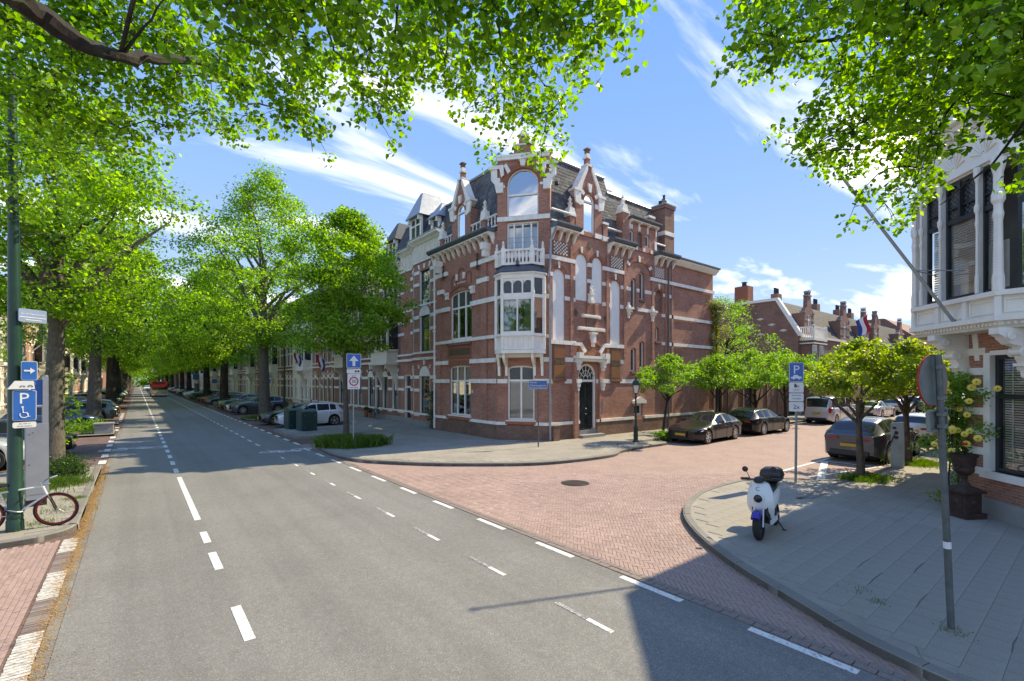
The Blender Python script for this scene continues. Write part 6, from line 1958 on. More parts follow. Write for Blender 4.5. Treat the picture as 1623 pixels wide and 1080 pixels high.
def car_parts(kind):
    """outer skin of the car split into body, windscreen, rear window and side windows"""
    P = CARS[kind]; L, W = P['L'], P['W']
    xs = np.unique(np.concatenate([np.linspace(0, .3, 8), np.linspace(.3, L - .3, 64), np.linspace(L - .3, L, 8)] + [np.linspace(w - .43, w + .43, 17) for w in P['wheels']]))
    sm = lambda pts, x: np.interp(x, *zip(*pts))
    def smooth(pts):
        g = np.linspace(-.3, L + .3, 400); v = sm(pts, g); kx_ = np.ones(17) / 17
        v2 = np.convolve(np.pad(v, 8, 'edge'), kx_, 'valid'); return np.interp(xs, g, v2)
    zt, zb = smooth(P['top']), smooth(P['belt'])
    nose = np.clip(xs / .75, 0, 1); tail = np.clip((L - xs) / .6, 0, 1)
    w = W * (1 - .30 * (1 - nose) ** 2.4) * (1 - .20 * (1 - tail) ** 2.4)
    z0 = .20 + .10 * (1 - np.clip(xs / .4, 0, 1)) + .14 * (1 - np.clip((L - xs) / .45, 0, 1))
    arch = np.zeros_like(xs)
    for wx in P['wheels']:
        R = P['r'] + .065
        dx = np.clip(1 - ((xs - wx) / R) ** 2, 0, None)
        arch = np.maximum(arch, np.where(np.abs(xs - wx) < R, P['r'] + R * np.sqrt(dx), 0))
    zl = np.maximum(z0, arch)
    rows = []
    for i, x in enumerate(xs):
        cabin = np.clip((zt[i] - zb[i] - .10) / .32, 0, 1)
        wi = w[i]; flare = .018 if arch[i] > 0 else 0
        zbl = max(zb[i], zl[i] + .06)
        ztp = max(zt[i], zbl + .02)
        rw_ = wi * (.86 * (1 - cabin) + P['roofw'] / W * 1.05 * cabin)
        ze = zbl + (ztp - zbl) * (.55 * (1 - cabin) + .88 * cabin)
        zm = zl[i] + .5 * (zbl - zl[i])
        rows.append([(wi * .93 + flare, zl[i]), (wi * .985 + flare, zl[i] + .03), (wi + flare, zm), (wi * .995, zbl - .10 * (zbl - zl[i]) - .02), (wi * .955, zbl), (wi * .925, zbl + .012),
                     (rw_, ze), (rw_ * .93, ze + (ztp - ze) * .62), (rw_ * .72, ztp - (ztp - ze) * .12), (rw_ * .36, ztp + .012), (0, ztp + .018)])
    rows = np.array(rows); n = len(xs); k = rows.shape[1]
    full = np.concatenate([rows, rows[:, ::-1][:, 1:] * np.array([-1, 1])], 1)
    K = full.shape[1]
    V = np.zeros((n, K, 3)); V[:, :, 0] = L / 2 - xs[:, None]; V[:, :, 1] = full[:, :, 0]; V[:, :, 2] = full[:, :, 1]
    for i in range(n):              # round the nose and tail in plan
        yn = np.abs(V[i, :, 1]) / W
        V[i, :, 0] -= .16 * (1 - nose[i]) * yn ** 2
        V[i, :, 0] += .10 * (1 - tail[i]) * yn ** 2
    V = V.reshape(-1, 3)
    parts = {'body': [], 'windscreen': [], 'rear_window': [], 'side_window': []}
    xm = (xs[:-1] + xs[1:]) / 2
    for i in range(n - 1):
        cab = (zt[i] - zb[i]) > .2
        for j in range(K - 1):
            f = (i * K + j, i * K + j + 1, (i + 1) * K + j + 1, (i + 1) * K + j)
            jj = min(j, K - 2 - j)
            tgt = 'body'
            if jj == 5 and any(a < xm[i] < b for a, b in P['sw']) and (zt[i] - zb[i]) > .16: tgt = 'side_window'
            elif 7 <= jj and P['ws'][0] + .1 < xm[i] < P['ws'][1]: tgt = 'windscreen'
            elif 7 <= jj and P['rw'][0] < xm[i] < P['rw'][1]: tgt = 'rear_window'
            parts[tgt].append(f)
    parts['body'].append(tuple(range(K - 1, -1, -1))); parts['body'].append(tuple((n - 1) * K + j for j in range(K)))
    out = {}
    for nm, fs in parts.items():
        used = sorted({i for f in fs for i in f}); mp_ = {u: q for q, u in enumerate(used)}
        out[nm] = ([tuple(V[u]) for u in used], [tuple(mp_[i] for i in f) for f in fs])
    # surface probe: half width and top at x
    def probe(x):
        i = int(np.argmin(np.abs(xs - (L / 2 - x)))); return rows[i], V.reshape(n, K, 3)[i]
    return out, probe
def carmesh(kind, key, mb, mat, smooth=False):
    k = (kind, key, mat)
    if k not in CARMESH:
        o = mb().build(key, mat, None, smooth=smooth, kind='whole')
        CARMESH[k] = o.data; bpy.data.objects.remove(o)
    return CARMESH[k]
def addmesh(name, me, parent):
    o = bpy.data.objects.new(name, me); COL.objects.link(o); o.parent = parent; WL[o] = Vector((0, 0, 0)); return o
def wheel_mb(r, spokes, dark=False):
    ty = MB(); w = .115
    ty.lathe([(r * .70, -w), (r * .93, -w), (r * .99, -w * .75), (r, 0), (r * .99, w * .75), (r * .93, w), (r * .70, w)], 28, (0, 0, 0), 'y', False)
    rm = MB()
    rm.lathe([(r * .70, w * .7), (r * .70, w * 1.0), (r * .655, w * 1.0), (r * .64, w * .2)], 28, (0, 0, 0), 'y', False)
    rm.lathe([(r * .16, w * .3), (r * .16, w * .86), (r * .05, w * .92)], 12, (0, 0, 0), 'y')
    for i in range(spokes):
        a = 2 * math.pi * i / spokes
        ca, sa = math.cos(a), math.sin(a)
        q = lambda rr, t_: (rr * ca - t_ * sa, rr * sa + t_ * ca)
        hw0, hw1 = r * .07, r * (.10 if spokes < 8 else .06)
        (x0, z0), (x1, z1), (x2, z2), (x3, z3) = q(r * .1, -hw0), q(r * .67, -hw1), q(r * .67, hw1), q(r * .1, hw0)
        rm.add([(x0, w * .84, z0), (x1, w * .92, z1), (x2, w * .92, z2), (x3, w * .84, z3), (x0, w * .5, z0), (x1, w * .6, z1), (x2, w * .6, z2), (x3, w * .5, z3)],
               [(0, 1, 2, 3), (7, 6, 5, 4), (0, 4, 5, 1), (2, 6, 7, 3), (1, 5, 6, 2), (3, 7, 4, 0)])
    bk = MB(); bk.lathe([(r * .69, -w * .9), (r * .69, w * .15), (.01, w * .15)], 20, (0, 0, 0), 'y')
    return ty, rm, bk
def make_car(kind, label, cat, paint, group, plate=True, spokes=5, detail=True, roof_rails=False, front_plate=True, rim='rim_alloy'):
    P = CARS[kind]; L, W = P['L'], P['W']
    th = thing(kind if kind in ('van', 'suv') else {'fastback': 'saloon_car', 'estate': 'estate_car', 'hatch': 'hatchback_car'}[kind], label, cat, group=group)
    if kind not in CARMESH: CARMESH[kind] = car_parts(kind)
    parts, probe = CARMESH[kind]
    def skin(nm, mat, name=None, sm=40):
        vs, fs = parts[nm]
        if not fs: return None
        def mk(): m = MB(); m.add(vs, fs); return m
        return addmesh(name or nm, carmesh(kind, nm, mk, mat, sm), th)
    body = skin('body', paint); skin('windscreen', 'car_glass'); skin('rear_window', 'car_glass'); skin('side_window', 'car_glass', 'side_window')
    def under():
        m = MB(); m.box(-L / 2 + .25, L / 2 - .25, -W * .80, W * .80, .19, .62)
        for wx in P['wheels']:
            X = L / 2 - wx; m.box(X - .4, X + .4, -W * .70, W * .70, .2, .75)
        return m
    addmesh('underbody', carmesh(kind, 'underbody', under, 'car_under'), th)
    r = P['r']
    for wx in P['wheels']:
        for sg in (1, -1):
            X = L / 2 - wx
            key = 'wheel%.3f_%d' % (r, spokes)
            def mks():
                t_, rm_, bk_ = wheel_mb(r, spokes); return t_, rm_, bk_
            tyre = addmesh('wheel', carmesh(kind, key + 't', lambda: mks()[0], 'rubber', 40), th)
            tyre.location = (X, sg * (W - .115), r); tyre.rotation_euler = (0, 0.3 * wx, 0 if sg > 0 else math.pi)
            addmesh('rim', carmesh(kind, key + 'r', lambda: mks()[1], rim, 30), tyre)
            addmesh('wheel_backing', carmesh(kind, key + 'b', lambda: mks()[2], 'car_under'), tyre)  # near-black backing behind the spokes, shade inside the wheel painted on
    if not detail: 
        pass
    zb_n = np.interp(.25, *zip(*P['belt'])); zb_t = np.interp(L - .1, *zip(*P['belt']))
    S = P['top'][1][1] - .72
    for sg in (1, -1):
        def lamp():
            m = MB(); z = zb_n - .10
            m.add([(L / 2 - .20, .40, z - .05), (L / 2 - .30, .72, z - .04), (L / 2 - .52, W - .07, z + .02), (L / 2 - .62, W - .06, z + .08), (L / 2 - .40, .74, z + .09), (L / 2 - .24, .42, z + .055),
                   (L / 2 - .06, .40, z - .05), (L / 2 - .155, .72, z - .04), (L / 2 - .40, W - .035, z + .02), (L / 2 - .58, W - .025, z + .08), (L / 2 - .30, .74, z + .09), (L / 2 - .16, .42, z + .055)],
                  [(0, 1, 2, 3, 4, 5), (11, 10, 9, 8, 7, 6)] + [((i + 1) % 6, i, 6 + i, 6 + (i + 1) % 6) for i in range(6)])
            return m
        o = addmesh('headlight', carmesh(kind, 'lamp', lamp, 'head_clear'), th)
        if sg < 0: o.scale = (1, -1, 1)
        def tail():
            m = MB(); z = zb_t - (.12 if kind != 'van' else .15); h = .06 if kind not in ('van', 'hatch') else .12
            if kind == 'van':
                m.box(-L / 2 - .005, -L / 2 + .2, W - .20, W - .03, .85, 1.15)
            else:
                m.add([(-L / 2 - .004, .36, z - h * .5), (-L / 2 + .06, W - .22, z - h), (-L / 2 + .34, W - .015, z - h * .6), (-L / 2 + .42, W - .01, z + h * .9), (-L / 2 + .08, W - .22, z + h), (-L / 2 + .012, .36, z + h * .6),
                       (-L / 2 + .2, .36, z - h * .5), (-L / 2 + .3, W - .26, z - h), (-L / 2 + .42, W - .12, z - h * .6), (-L / 2 + .5, W - .12, z + h * .9), (-L / 2 + .3, W - .26, z + h), (-L / 2 + .2, .36, z + h * .6)],
                      [(0, 1, 2, 3, 4, 5), (11, 10, 9, 8, 7, 6)] + [((i + 1) % 6, i, 6 + i, 6 + (i + 1) % 6) for i in range(6)])
            return m
        o = addmesh('tail_light', carmesh(kind, 'tail', tail, 'tail_red'), th)
        if sg < 0: o.scale = (1, -1, 1)
        def mirror():
            x = L / 2 - P['ws'][0] - .55; z = np.interp(P['ws'][0] + .5, *zip(*P['belt'])) + .10
            m = MB(); m.add([(x - .06, W - .02, z - .05), (x - .05, W + .17, z - .06), (x - .05, W + .17, z + .07), (x - .06, W - .0, z + .06), (x + .04, W, z - .04), (x + .03, W + .14, z - .04), (x + .03, W + .14, z + .05), (x + .04, W, z + .05)],
                           [(0, 1, 2, 3), (7, 6, 5, 4), (0, 4, 5, 1), (1, 5, 6, 2), (2, 6, 7, 3), (3, 7, 4, 0)])
            m.box(x - .01, x + .03, W - .08, W, z - .06, z - .02)
            return m
        o = addmesh('door_mirror', carmesh(kind, 'mirror', mirror, paint, 30), th)
        if sg < 0: o.scale = (1, -1, 1)
    if detail:
        def seams():
            m = MB(); sx = [P['sw'][0][0] - .28, P['sw'][0][1] + .03, P['sw'][1][1] + .05]
            for q in sx:
                rw, vv = probe(L / 2 - q)
                for sg in (1, -1):
                    pts = [(L / 2 - q, sg * (rw[j][0] + .003), rw[j][1]) for j in (1, 2, 3, 4)]
                    m.tube(pts, .006, 4)
            for q0, q1 in zip(sx[:-1], sx[1:]):
                for sg in (1, -1):
                    m.tube([(L / 2 - q0, sg * (W * .99 + .003), .30), (L / 2 - q1, sg * (W * .99 + .003), .30)], .006, 4)
            return m
        addmesh('door_seam', carmesh(kind, 'seam', seams, 'car_under'), th)['kind'] = 'stuff'
        def handles():
            m = MB()
            for q in (P['sw'][0][1] - .12, P['sw'][1][1] - .08):
                rw, vv = probe(L / 2 - q)
                for sg in (1, -1): m.tube([(L / 2 - q - .09, sg * (W + .012), rw[3][1] - .03), (L / 2 - q + .09, sg * (W + .012), rw[3][1] - .03)], .014, 6)
            return m
        addmesh('door_handle', carmesh(kind, 'handle', handles, paint), th)
        def grille():
            m = MB(); z = zb_n - .05
            h = .34 if kind != 'hatch' else .16
            m.prismx([(-.34, z), (-.30, z - h), (.30, z - h), (.34, z)], L / 2 - .2, L / 2 + .012)
            m.box(L / 2 - .3, L / 2 - .03, -W * .7, W * .7, .24, .33)
            return m
        addmesh('grille', carmesh(kind, 'grille', grille, 'plastic_black'), th)
        def rearb():
            m = MB(); m.add([(-L / 2 - .012, -W * .62, .30), (-L / 2 - .012, W * .62, .30), (-L / 2 - .012, W * .66, .46), (-L / 2 - .012, -W * .66, .46), (-L / 2 + .3, -W * .62, .30), (-L / 2 + .3, W * .62, .30), (-L / 2 + .3, W * .66, .46), (-L / 2 + .3, -W * .66, .46)],
                                  [(0, 3, 2, 1), (4, 5, 6, 7), (0, 1, 5, 4), (1, 2, 6, 5), (2, 3, 7, 6), (3, 0, 4, 7)])
            return m
        addmesh('rear_bumper_insert', carmesh(kind, 'rearb', rearb, 'plastic_black'), th)
        def plates():
            m = MB(); 
            if front_plate: m.box(L / 2 + .0121, L / 2 + .022, -.26, .26, zb_n - .30, zb_n - .19)
            zz = .62 if kind != 'van' else .72
            m.box(-L / 2 - .03, -L / 2 - .006, -.26, .26, zz, zz + .11)
            return m
        addmesh('number_plate', carmesh(kind, 'plate', plates, 'plate_yellow'), th)
        def trims():
            m = MB()
            for sg in (1, -1):
                pts = []
                for q in np.linspace(P['sw'][0][0] - .1, P['sw'][-1][1] + .1, 14):
                    rw, vv = probe(L / 2 - q)
                    pts.append((L / 2 - q, sg * (rw[5][0] + .004), rw[5][1]))
                m.tube(pts, .010, 4)
                if roof_rails:
                    pts = []
                    for q in np.linspace(P['ws'][1] + .1, P['rw'][0] - .05, 10):
                        rw, vv = probe(L / 2 - q); pts.append((L / 2 - q, sg * rw[7][0], rw[7][1] + .04))
                    m.tube(pts, .018, 5)
            return m
        addmesh('window_trim', carmesh(kind + str(roof_rails), 'trim', trims, 'chrome'), th)
    return th
def recolor(th, paint):
    for ch in th.children:
        if ch.name.split('.')[0] in ('body', 'door_mirror', 'door_handle'):
            ch.material_slots[0].link = 'OBJECT'; ch.material_slots[0].material = MATS[paint]

KERB = 'cars parked along the side street'
put(make_car('fastback', 'dark brown fastback car facing us beside the small leaning tree', 'car', 'paint_brown', KERB, spokes=7), 23.0, 12.95, math.pi + R_(2.5))
put(make_car('estate', 'black estate car with silver roof rails parked behind the brown one', 'car', 'paint_black', KERB, spokes=10, roof_rails=True), 28.9, 12.9, R_(-1))
put(make_car('van', 'silver van with its tailgate towards us, left kerb of the side street', 'van', 'paint_silver', KERB, spokes=5), 39.9, 12.7, R_(-2))
put(make_car('fastback', 'light grey saloon beyond the silver van', 'car', 'paint_silver', KERB, spokes=5, front_plate=False), 48.8, 12.3, R_(-2))
put(make_car('suv', 'dark grey coupe-like SUV charging at the grey post', 'car', 'paint_grey', KERB, spokes=9), 23.15, 5.85, R_(-4))
put(make_car('estate', 'silver grey car further along behind the charging SUV', 'car', 'paint_silver', KERB, spokes=5), 31.2, 5.75, R_(-2))
far_cars = [('hatch', 'paint_darkgrey', 37.5, 5.8, 'dark hatchback, third in the right hand row of the side street'), ('suv', 'paint_black', 44, 5.8, 'black SUV far along the right hand row of the side street'),
            ('estate', 'paint_silver', 55.2, 12.2, 'pale estate car far along the left hand row of the side street'), ('hatch', 'paint_blue', 61.5, 12.2, 'dark blue hatchback at the far end of the left hand row'), ('suv', 'paint_grey', 52, 5.8, 'grey SUV at the far end of the right hand row')]
for kd, pt, x, y, lab in far_cars: put(make_car(kd, lab, 'car', pt, KERB), x, y, R_(0))
# right bays of the main street: nose to the road
BAY = 'cars parked nose-in along the right bays'
put(make_car('hatch', 'white electric hatchback with black roof line behind the green bins', 'car', 'paint_white', BAY, spokes=5), 9.2, 33.7, math.pi)
put(make_car('estate', 'dark grey estate car behind the white hatchback', 'car', 'paint_darkgrey', BAY, spokes=5), 9.0, 36.4, math.pi)
put(make_car('suv', 'silver grey SUV side on between two big trees', 'car', 'paint_grey', BAY, spokes=10), 9.0, 49.5, math.pi)
seq = [('estate', 'paint_silver', 'silver estate car behind the silver SUV'), ('fastback', 'paint_black', 'black low car in front of the second thick trunk'), ('suv', 'paint_green', 'green SUV just beyond the black low car'), ('hatch', 'paint_black', 'black hatchback beyond the green SUV')]
for (kd, pt, lab), y in zip(seq, (52.4, 55.3, 58.2, 61.2)): put(make_car(kd, lab, 'car', pt, BAY), 9.0, y, math.pi)
protos = {}
pal = ['paint_white', 'paint_silver', 'paint_grey', 'paint_black', 'paint_blue', 'paint_darkgrey', 'paint_red', 'paint_green']
rk = random.Random(12)
def copy_car(kd, pt, x, y, rz, lab, grp):
    if kd not in protos: protos[kd] = [c for c in bpy.data.objects if c.parent is None and c.get('label') and c.name.startswith({'fastback': 'saloon_car', 'estate': 'estate_car', 'hatch': 'hatchback_car', 'suv': 'suv', 'van': 'van'}[kd])][0]
    c = copy_tree(protos[kd]); c['label'] = lab; c['group'] = grp; recolor(c, pt); return put(c, x, y, rz)
y = 69
i = 0
while y < 178:
    kd = rk.choice(('hatch', 'suv', 'estate', 'fastback', 'hatch')); pt = rk.choice(pal)
    nm = pt.split('_')[1]
    if not any(abs(y - t_) < 2.6 for t_ in (84, 100, 116, 133, 152, 175)):
        copy_car(kd, pt, 9.0, y, math.pi, 'small %s car, %s in the distant row between the right tree trunks' % (nm, ORD[i]), 'distant cars in the right bays'); i += 1
    y += 2.75
BL = 'cars parked nose-in along the left bays'
put(make_car('suv', 'silver car half hidden behind the green lamp post and ticket machine', 'car', 'paint_silver', BL, spokes=5), -5.4, 24.0, R_(2))
put(make_car('hatch', 'black car whose nose shows right of the nearest left trunk', 'car', 'paint_black', BL, spokes=5), -4.15, 27.0, 0)
copy_car('estate', 'paint_green', -3.6, 47.5, math.pi, 'dark green car with red tail lights beyond the planter', BL)
copy_car('hatch', 'paint_blue', -3.9, 39.2, 0, 'dark blue car right behind the grey planter', BL)
copy_car('estate', 'paint_black', -3.6, 52.3, math.pi, 'black car, second beyond the green one on the left', BL)
copy_car('suv', 'paint_darkgrey', -3.8, 57.5, 0, 'dark grey SUV, third beyond the planter on the left', BL)
copy_car('hatch', 'paint_black', -3.8, 60.5, 0, 'black hatchback under the third left trunk', BL)
y = 73; i2 = 0
while y < 160:
    kd = rk.choice(('hatch', 'suv', 'estate', 'hatch')); pt = rk.choice(pal)
    if not any(abs(y - t_) < 2.6 for t_ in (85, 102, 120, 140)):
        copy_car(kd, pt, -3.9, y, 0, 'small %s car, %s in the distant row between the left tree trunks' % (pt.split('_')[1], ORD[i2]), 'distant cars in the left bays'); i2 += 1
    y += 2.8
copy_car('suv', 'paint_white', 2.5, 185, -math.pi / 2, 'white car driving far down the street left of the bus', 'far traffic')
# bus
B = thing('bus', 'red and sand city bus far down the main street', 'bus')
m = MB(); m.prismx([(-1.27, .35), (1.27, .35), (1.27, 1.5), (-1.27, 1.5)], -6, 6); m.build('lower_body', 'bus_sand', B)
m = MB(); m.prismx([(-1.27, 1.501), (1.27, 1.501), (1.24, 2.75), (1.05, 3.02), (-1.05, 3.02), (-1.24, 2.75)], -6, 6); m.build('upper_body', 'bus_red', B)
m = MB(); m.add([(6.02, -1.1, 1.35), (6.02, 1.1, 1.35), (5.98, 1.08, 2.45), (5.98, -1.08, 2.45), (5.9, -1.1, 1.35), (5.9, 1.1, 1.35), (5.9, 1.08, 2.45), (5.9, -1.08, 2.45)], [(0, 1, 2, 3), (7, 6, 5, 4), (0, 4, 5, 1), (1, 5, 6, 2), (2, 6, 7, 3), (3, 7, 4, 0)]); m.build('windscreen', 'car_glass', B)
m = MB(); m.box(6.0, 6.03, -.8, .8, 2.55, 2.85); m.build('destination_sign', 'print_black', B)
for s in (-1, 1):
    m = MB()
    for k in range(6): m.box(-5.6 + k * 1.85, -4.0 + k * 1.85, s * 1.268, s * 1.285, 1.55, 2.5)
    m.build('side_window', 'car_glass', B)
    m = MB(); m.box(6.0, 6.04, s * .75, s * 1.1, .6, .85); m.build('headlight', 'head_clear', B)
    m = MB(); m.box(6.0, 6.3, s * 1.28, s * 1.5, 1.9, 2.5); m.build('mirror', 'plastic_black', B)
    for X in (-3.6, 3.6):
        m = MB(); m.lathe([(.3, -.15), (.48, -.14), (.5, 0), (.48, .14), (.3, .15)], 20, (X, s * 1.12, .5), 'y'); m.build('wheel', 'rubber', B)
m = MB(); m.box(5.9, 6.05, -1.2, 1.2, .3, .5); m.box(6.0, 6.03, -.3, .3, .55, .68); m.build('bumper', 'sign_white', B)
put(B, 3.4, 118, -math.pi / 2)

# ------------------------------------------------------------------ bicycle
def make_bike(label, frame_mat, rim_mat, tyre='rubber', group=None, city=False):
    th = thing('bicycle', label, 'bicycle', group=group)
    r = .345
    for X in (.53, -.53):
        m = MB()
        n = 36; vs = []; fs = []
        for i in range(n):
            a = 2 * math.pi * i / n
            for j in range(6):
                b = 2 * math.pi * j / 6
                rr = r - .018 + .018 * math.cos(b)
                vs.append((X + rr * math.cos(a), .018 * math.sin(b), r + rr * math.sin(a)))
        for i in range(n):
            for j in range(6): fs.append((i * 6 + j, i * 6 + (j + 1) % 6, ((i + 1) % n) * 6 + (j + 1) % 6, ((i + 1) % n) * 6 + j))
        m.add(vs, fs); w = m.build('wheel', tyre, th, smooth=True)
        m = MB(); m.lathe([(r - .036, -.013), (r - .034, -.015), (r - .062, -.012), (r - .066, 0), (r - .062, .012), (r - .034, .015), (r - .036, .013)], 36, (X, 0, r), 'y'); m.f = m.f[:-2]; m.build('rim', rim_mat, w)
        m = MB()
        for i in range(20):
            a = 2 * math.pi * i / 20
            m.tube([(X + .02 * math.cos(a + .8), .012 * (-1) ** i, r + .02 * math.sin(a + .8)), (X + (r - .06) * math.cos(a), 0, r + (r - .06) * math.sin(a))], .0018, 3, cap=False)
        m.tube([(X, -.05, r), (X, .05, r)], .018, 8); m.build('spokes', 'metal_grey', w, kind='stuff')
    m = MB()
    bb, st, hd, hb = (-.10, 0, .30), (-.26, 0, .78), (.34, 0, .84), (.40, 0, .66)
    for a, b, q in ((bb, st, .017), (st, hd, .017), (bb, hb, .021), (hd, hb, .02), (bb, (-.53, .05, r), .011), (bb, (-.53, -.05, r), .011), (st, (-.53, .05, r), .009), (st, (-.53, -.05, r), .009)): m.tube([a, b], q, 7)
    m.tube([st, (-.29, 0, .90)], .013, 6); m.build('frame', frame_mat, th)
    m = MB()
    m.tube([hb, (.45, .05, .58), (.53, .05, r)], .013, 6); m.tube([hb, (.45, -.05, .58), (.53, -.05, r)], .013, 6); m.build('fork', 'plastic_black', th)
    m = MB(); m.tube([hd, (.32, 0, .93)], .014, 6)
    if city: m.tube([(.20, -.3, 1.02), (.34, -.24, 1.02), (.36, 0, .96), (.34, .24, 1.02), (.20, .3, 1.02)], .012, 6)
    else: m.tube([(.50, -.29, .96), (.40, -.2, .945), (.36, 0, .94), (.40, .2, .945), (.50, .29, .96)], .013, 6)
    m.build('handlebar', 'metal_grey' if city else 'chrome', th)
    m = MB(); m.tube([(-.42, 0, .91), (-.3, 0, .925), (-.14, 0, .915)], [.07, .06, .022], 8); m.build('saddle', 'vinyl_black', th, smooth=True)
    m = MB(); m.lathe([(.09, -.004), (.09, .004)], 20, (-.10, .05, .30), 'y'); m.tube([(-.10, .06, .30), (-.02, .07, .15), (-.02, .15, .15)], .01, 5); m.tube([(-.10, -.06, .30), (-.18, -.07, .45), (-.18, -.15, .45)], .01, 5)
    m.tube([(-.10, .05, .39), (-.53, .05, r + .035)], .004, 4); m.tube([(-.10, .05, .21), (-.53, .05, r - .035)], .004, 4); m.build('crankset', 'plastic_black', th)
    if city:
        m = MB()
        for X in (.53, -.53): m.tube([(X + (r + .02) * math.cos(a), 0, r + (r + .02) * math.sin(a)) for a in np.linspace(.2, 2.9, 12)], .016, 5)
        m.box(-.85, -.35, -.06, .06, .74, .76); m.build('mudguard', 'plastic_black', th)
    return th
b = put(make_bike('white bicycle with red rims chained to the green lamp post', 'bike_white', 'bike_red', group=None), -1.80, 13.30, R_(-2), z=.118)
b.rotation_euler = (R_(6), 0, R_(-5))
m = MB(); m.tube([(-1.87 + .14 * math.cos(a), 13.30 + .13 * math.sin(a), .52 + .03 * math.sin(a * 2)) for a in np.linspace(0, 6.28, 16)], .014, 6)
m.build('bicycle_lock', 'metal_grey', None, label='grey cable lock looped round the green lamp post', cat='lock')
b = put(make_bike('silver bicycle standing behind the green lamp post', 'metal_grey', 'rim_alloy', city=True), -3.3, 15.2, R_(20), z=.118)
b = put(make_bike('black city bicycle leaning on the brick wall below the oriel', 'plastic_black', 'rim_alloy', city=True), 14.55, 35.6, R_(80), z=.118)
b.rotation_euler = (R_(8), 0, R_(84))
for k, (x, y) in enumerate(((14.3, 49.5), (14.3, 52.0))):
    put(make_bike('dark bicycle parked by the house front behind the white hatchback, %s one' % ('nearer', 'further')[k], 'plastic_black', 'rim_alloy', city=True, group='bicycles by the far house fronts'), x, y, R_(80), z=.118)

# ------------------------------------------------------------------ white scooter with black top case
S_ = thing('scooter', 'white electric scooter with black top case standing on the pavement', 'scooter')
r = .235
def scw(X):
    m = MB(); m.lathe([(r * .62, -.05), (r * .9, -.055), (r, -.03), (r * 1.01, 0), (r, .03), (r * .9, .055), (r * .62, .05)], 28, (X, 0, r), 'y', False); w = m.build('wheel', 'rubber', S_, smooth=True)
    m = MB(); m.lathe([(r * .62, -.04), (r * .6, -.03), (r * .2, -.02), (r * .12, -.06), (r * .12, .06), (r * .2, .02), (r * .6, .03), (r * .62, .04)], 20, (X, 0, r), 'y'); m.build('rim', 'plastic_black', w)
scw(.62); scw(-.60)
def loft(mb, secs, cap=True):
    """secs: list of closed rings with the same number of points"""
    n = len(secs[0]); vs = [p for s_ in secs for p in s_]; fs = []
    for i in range(len(secs) - 1):
        for k in range(n): fs.append((i * n + k, i * n + (k + 1) % n, (i + 1) * n + (k + 1) % n, (i + 1) * n + k))
    if cap: fs += [tuple(range(n - 1, -1, -1)), tuple(range((len(secs) - 1) * n, len(secs) * n))]
    mb.add(vs, fs)
# leg shield: curved white plate, wider at the middle
m = MB(); secs = []
for z, x, w, t_ in ((.30, .27, .17, .05), (.40, .36, .20, .05), (.50, .43, .225, .06), (.58, .465, .24, .07), (.70, .455, .235, .075), (.84, .41, .21, .07), (.94, .365, .175, .06), (.985, .335, .14, .05)):
    ring_ = []
    for i in range(9): a = -1 + i / 4; ring_.append((x - .12 * a * a * (w / .22), w * a, z))
    for i in range(8, -1, -1): a = -1 + i / 4; ring_.append((x - t_ - .12 * a * a * (w / .22), w * a * .94, z))
    secs.append(ring_)
loft(m, secs); m.build('front_shield', 'scooter_white', S_, smooth=50)
m = MB(); m.lathe([(.105, -.02), (.105, .012), (.078, .022)], 24, (.462, 0, .725), 'x'); m.build('headlight_ring', 'scooter_white', S_, smooth=True)
m = MB(); m.lathe([(.078, 0), (.074, .03), (.04, .045), (.005, .05)], 24, (.462, 0, .725), 'x'); m.build('headlight', 'car_glass', S_, smooth=True)
m = MB(); m.setT(Matrix.Translation((.42, 0, .895)) @ Matrix.Rotation(math.pi / 2, 4, 'Z') @ Matrix.Rotation(R_(-20), 4, 'X')); m.text('C', .11, 0, -.03, -.04); m.setT(None); m.build('lettering', 'print_black', S_)
m = MB(); loft(m, [[(x, y, z) for x, y, z in ((.44, -.12, .40), (.44, .12, .40), (.30, .14, .28), (.30, -.14, .28))], [(x, y, z) for x, y, z in ((.40, -.15, .62), (.40, .15, .62), (.28, .15, .60), (.28, -.15, .60))]]); m.box(.33, .56, -.155, -.10, .32, .55) if False else None
m.build('inner_fairing', 'plastic_black', S_)
m = MB()
for s in (-1, 1): m.tube([(.62, s * .075, r), (.50, s * .08, .55)], .018, 7)
m.build('fork', 'rim_alloy', S_)
m = MB(); secs = []
for a in np.linspace(.75, 2.0, 7):
    R1 = r + .045
    secs.append([(.62 + (R1 + q) * math.cos(a), y, r + (R1 + q) * math.sin(a)) for y, q in ((-.075, -.05), (-.07, .0), (-.03, .03), (.03, .03), (.07, .0), (.075, -.05))])
loft(m, secs); m.build('front_mudguard', 'scooter_blue', S_, smooth=40)
m = MB(); secs = []
for x, z0, z1, w in ((.34, .24, .34, .13), (.1, .20, .29, .15), (-.12, .20, .30, .15), (-.2, .22, .42, .14)): secs.append([(x, -w, z0), (x, w, z0), (x, w, z1), (x, -w, z1)])
loft(m, secs); m.build('footboard', 'plastic_black', S_)
m = MB(); m.box(-.15, .32, -.165, -.131, .22, .30); m.box(-.15, .32, .131, .165, .22, .30); m.build('side_sill', 'scooter_white', S_)
m = MB(); secs = []
for x, z0, z1, w in ((-.10, .34, .66, .10), (-.2, .34, .72, .15), (-.38, .42, .76, .165), (-.6, .52, .78, .15), (-.80, .62, .79, .10), (-.86, .68, .78, .06)):
    secs.append([(x, w * math.cos(a) * (1 if abs(math.cos(a)) < .9 else 1), (z0 + z1) / 2 + (z1 - z0) / 2 * math.sin(a)) for a in np.linspace(0, 2 * math.pi, 13)[:-1]])
loft(m, secs); m.build('rear_body', 'scooter_white', S_, smooth=50)
m = MB(); secs = []
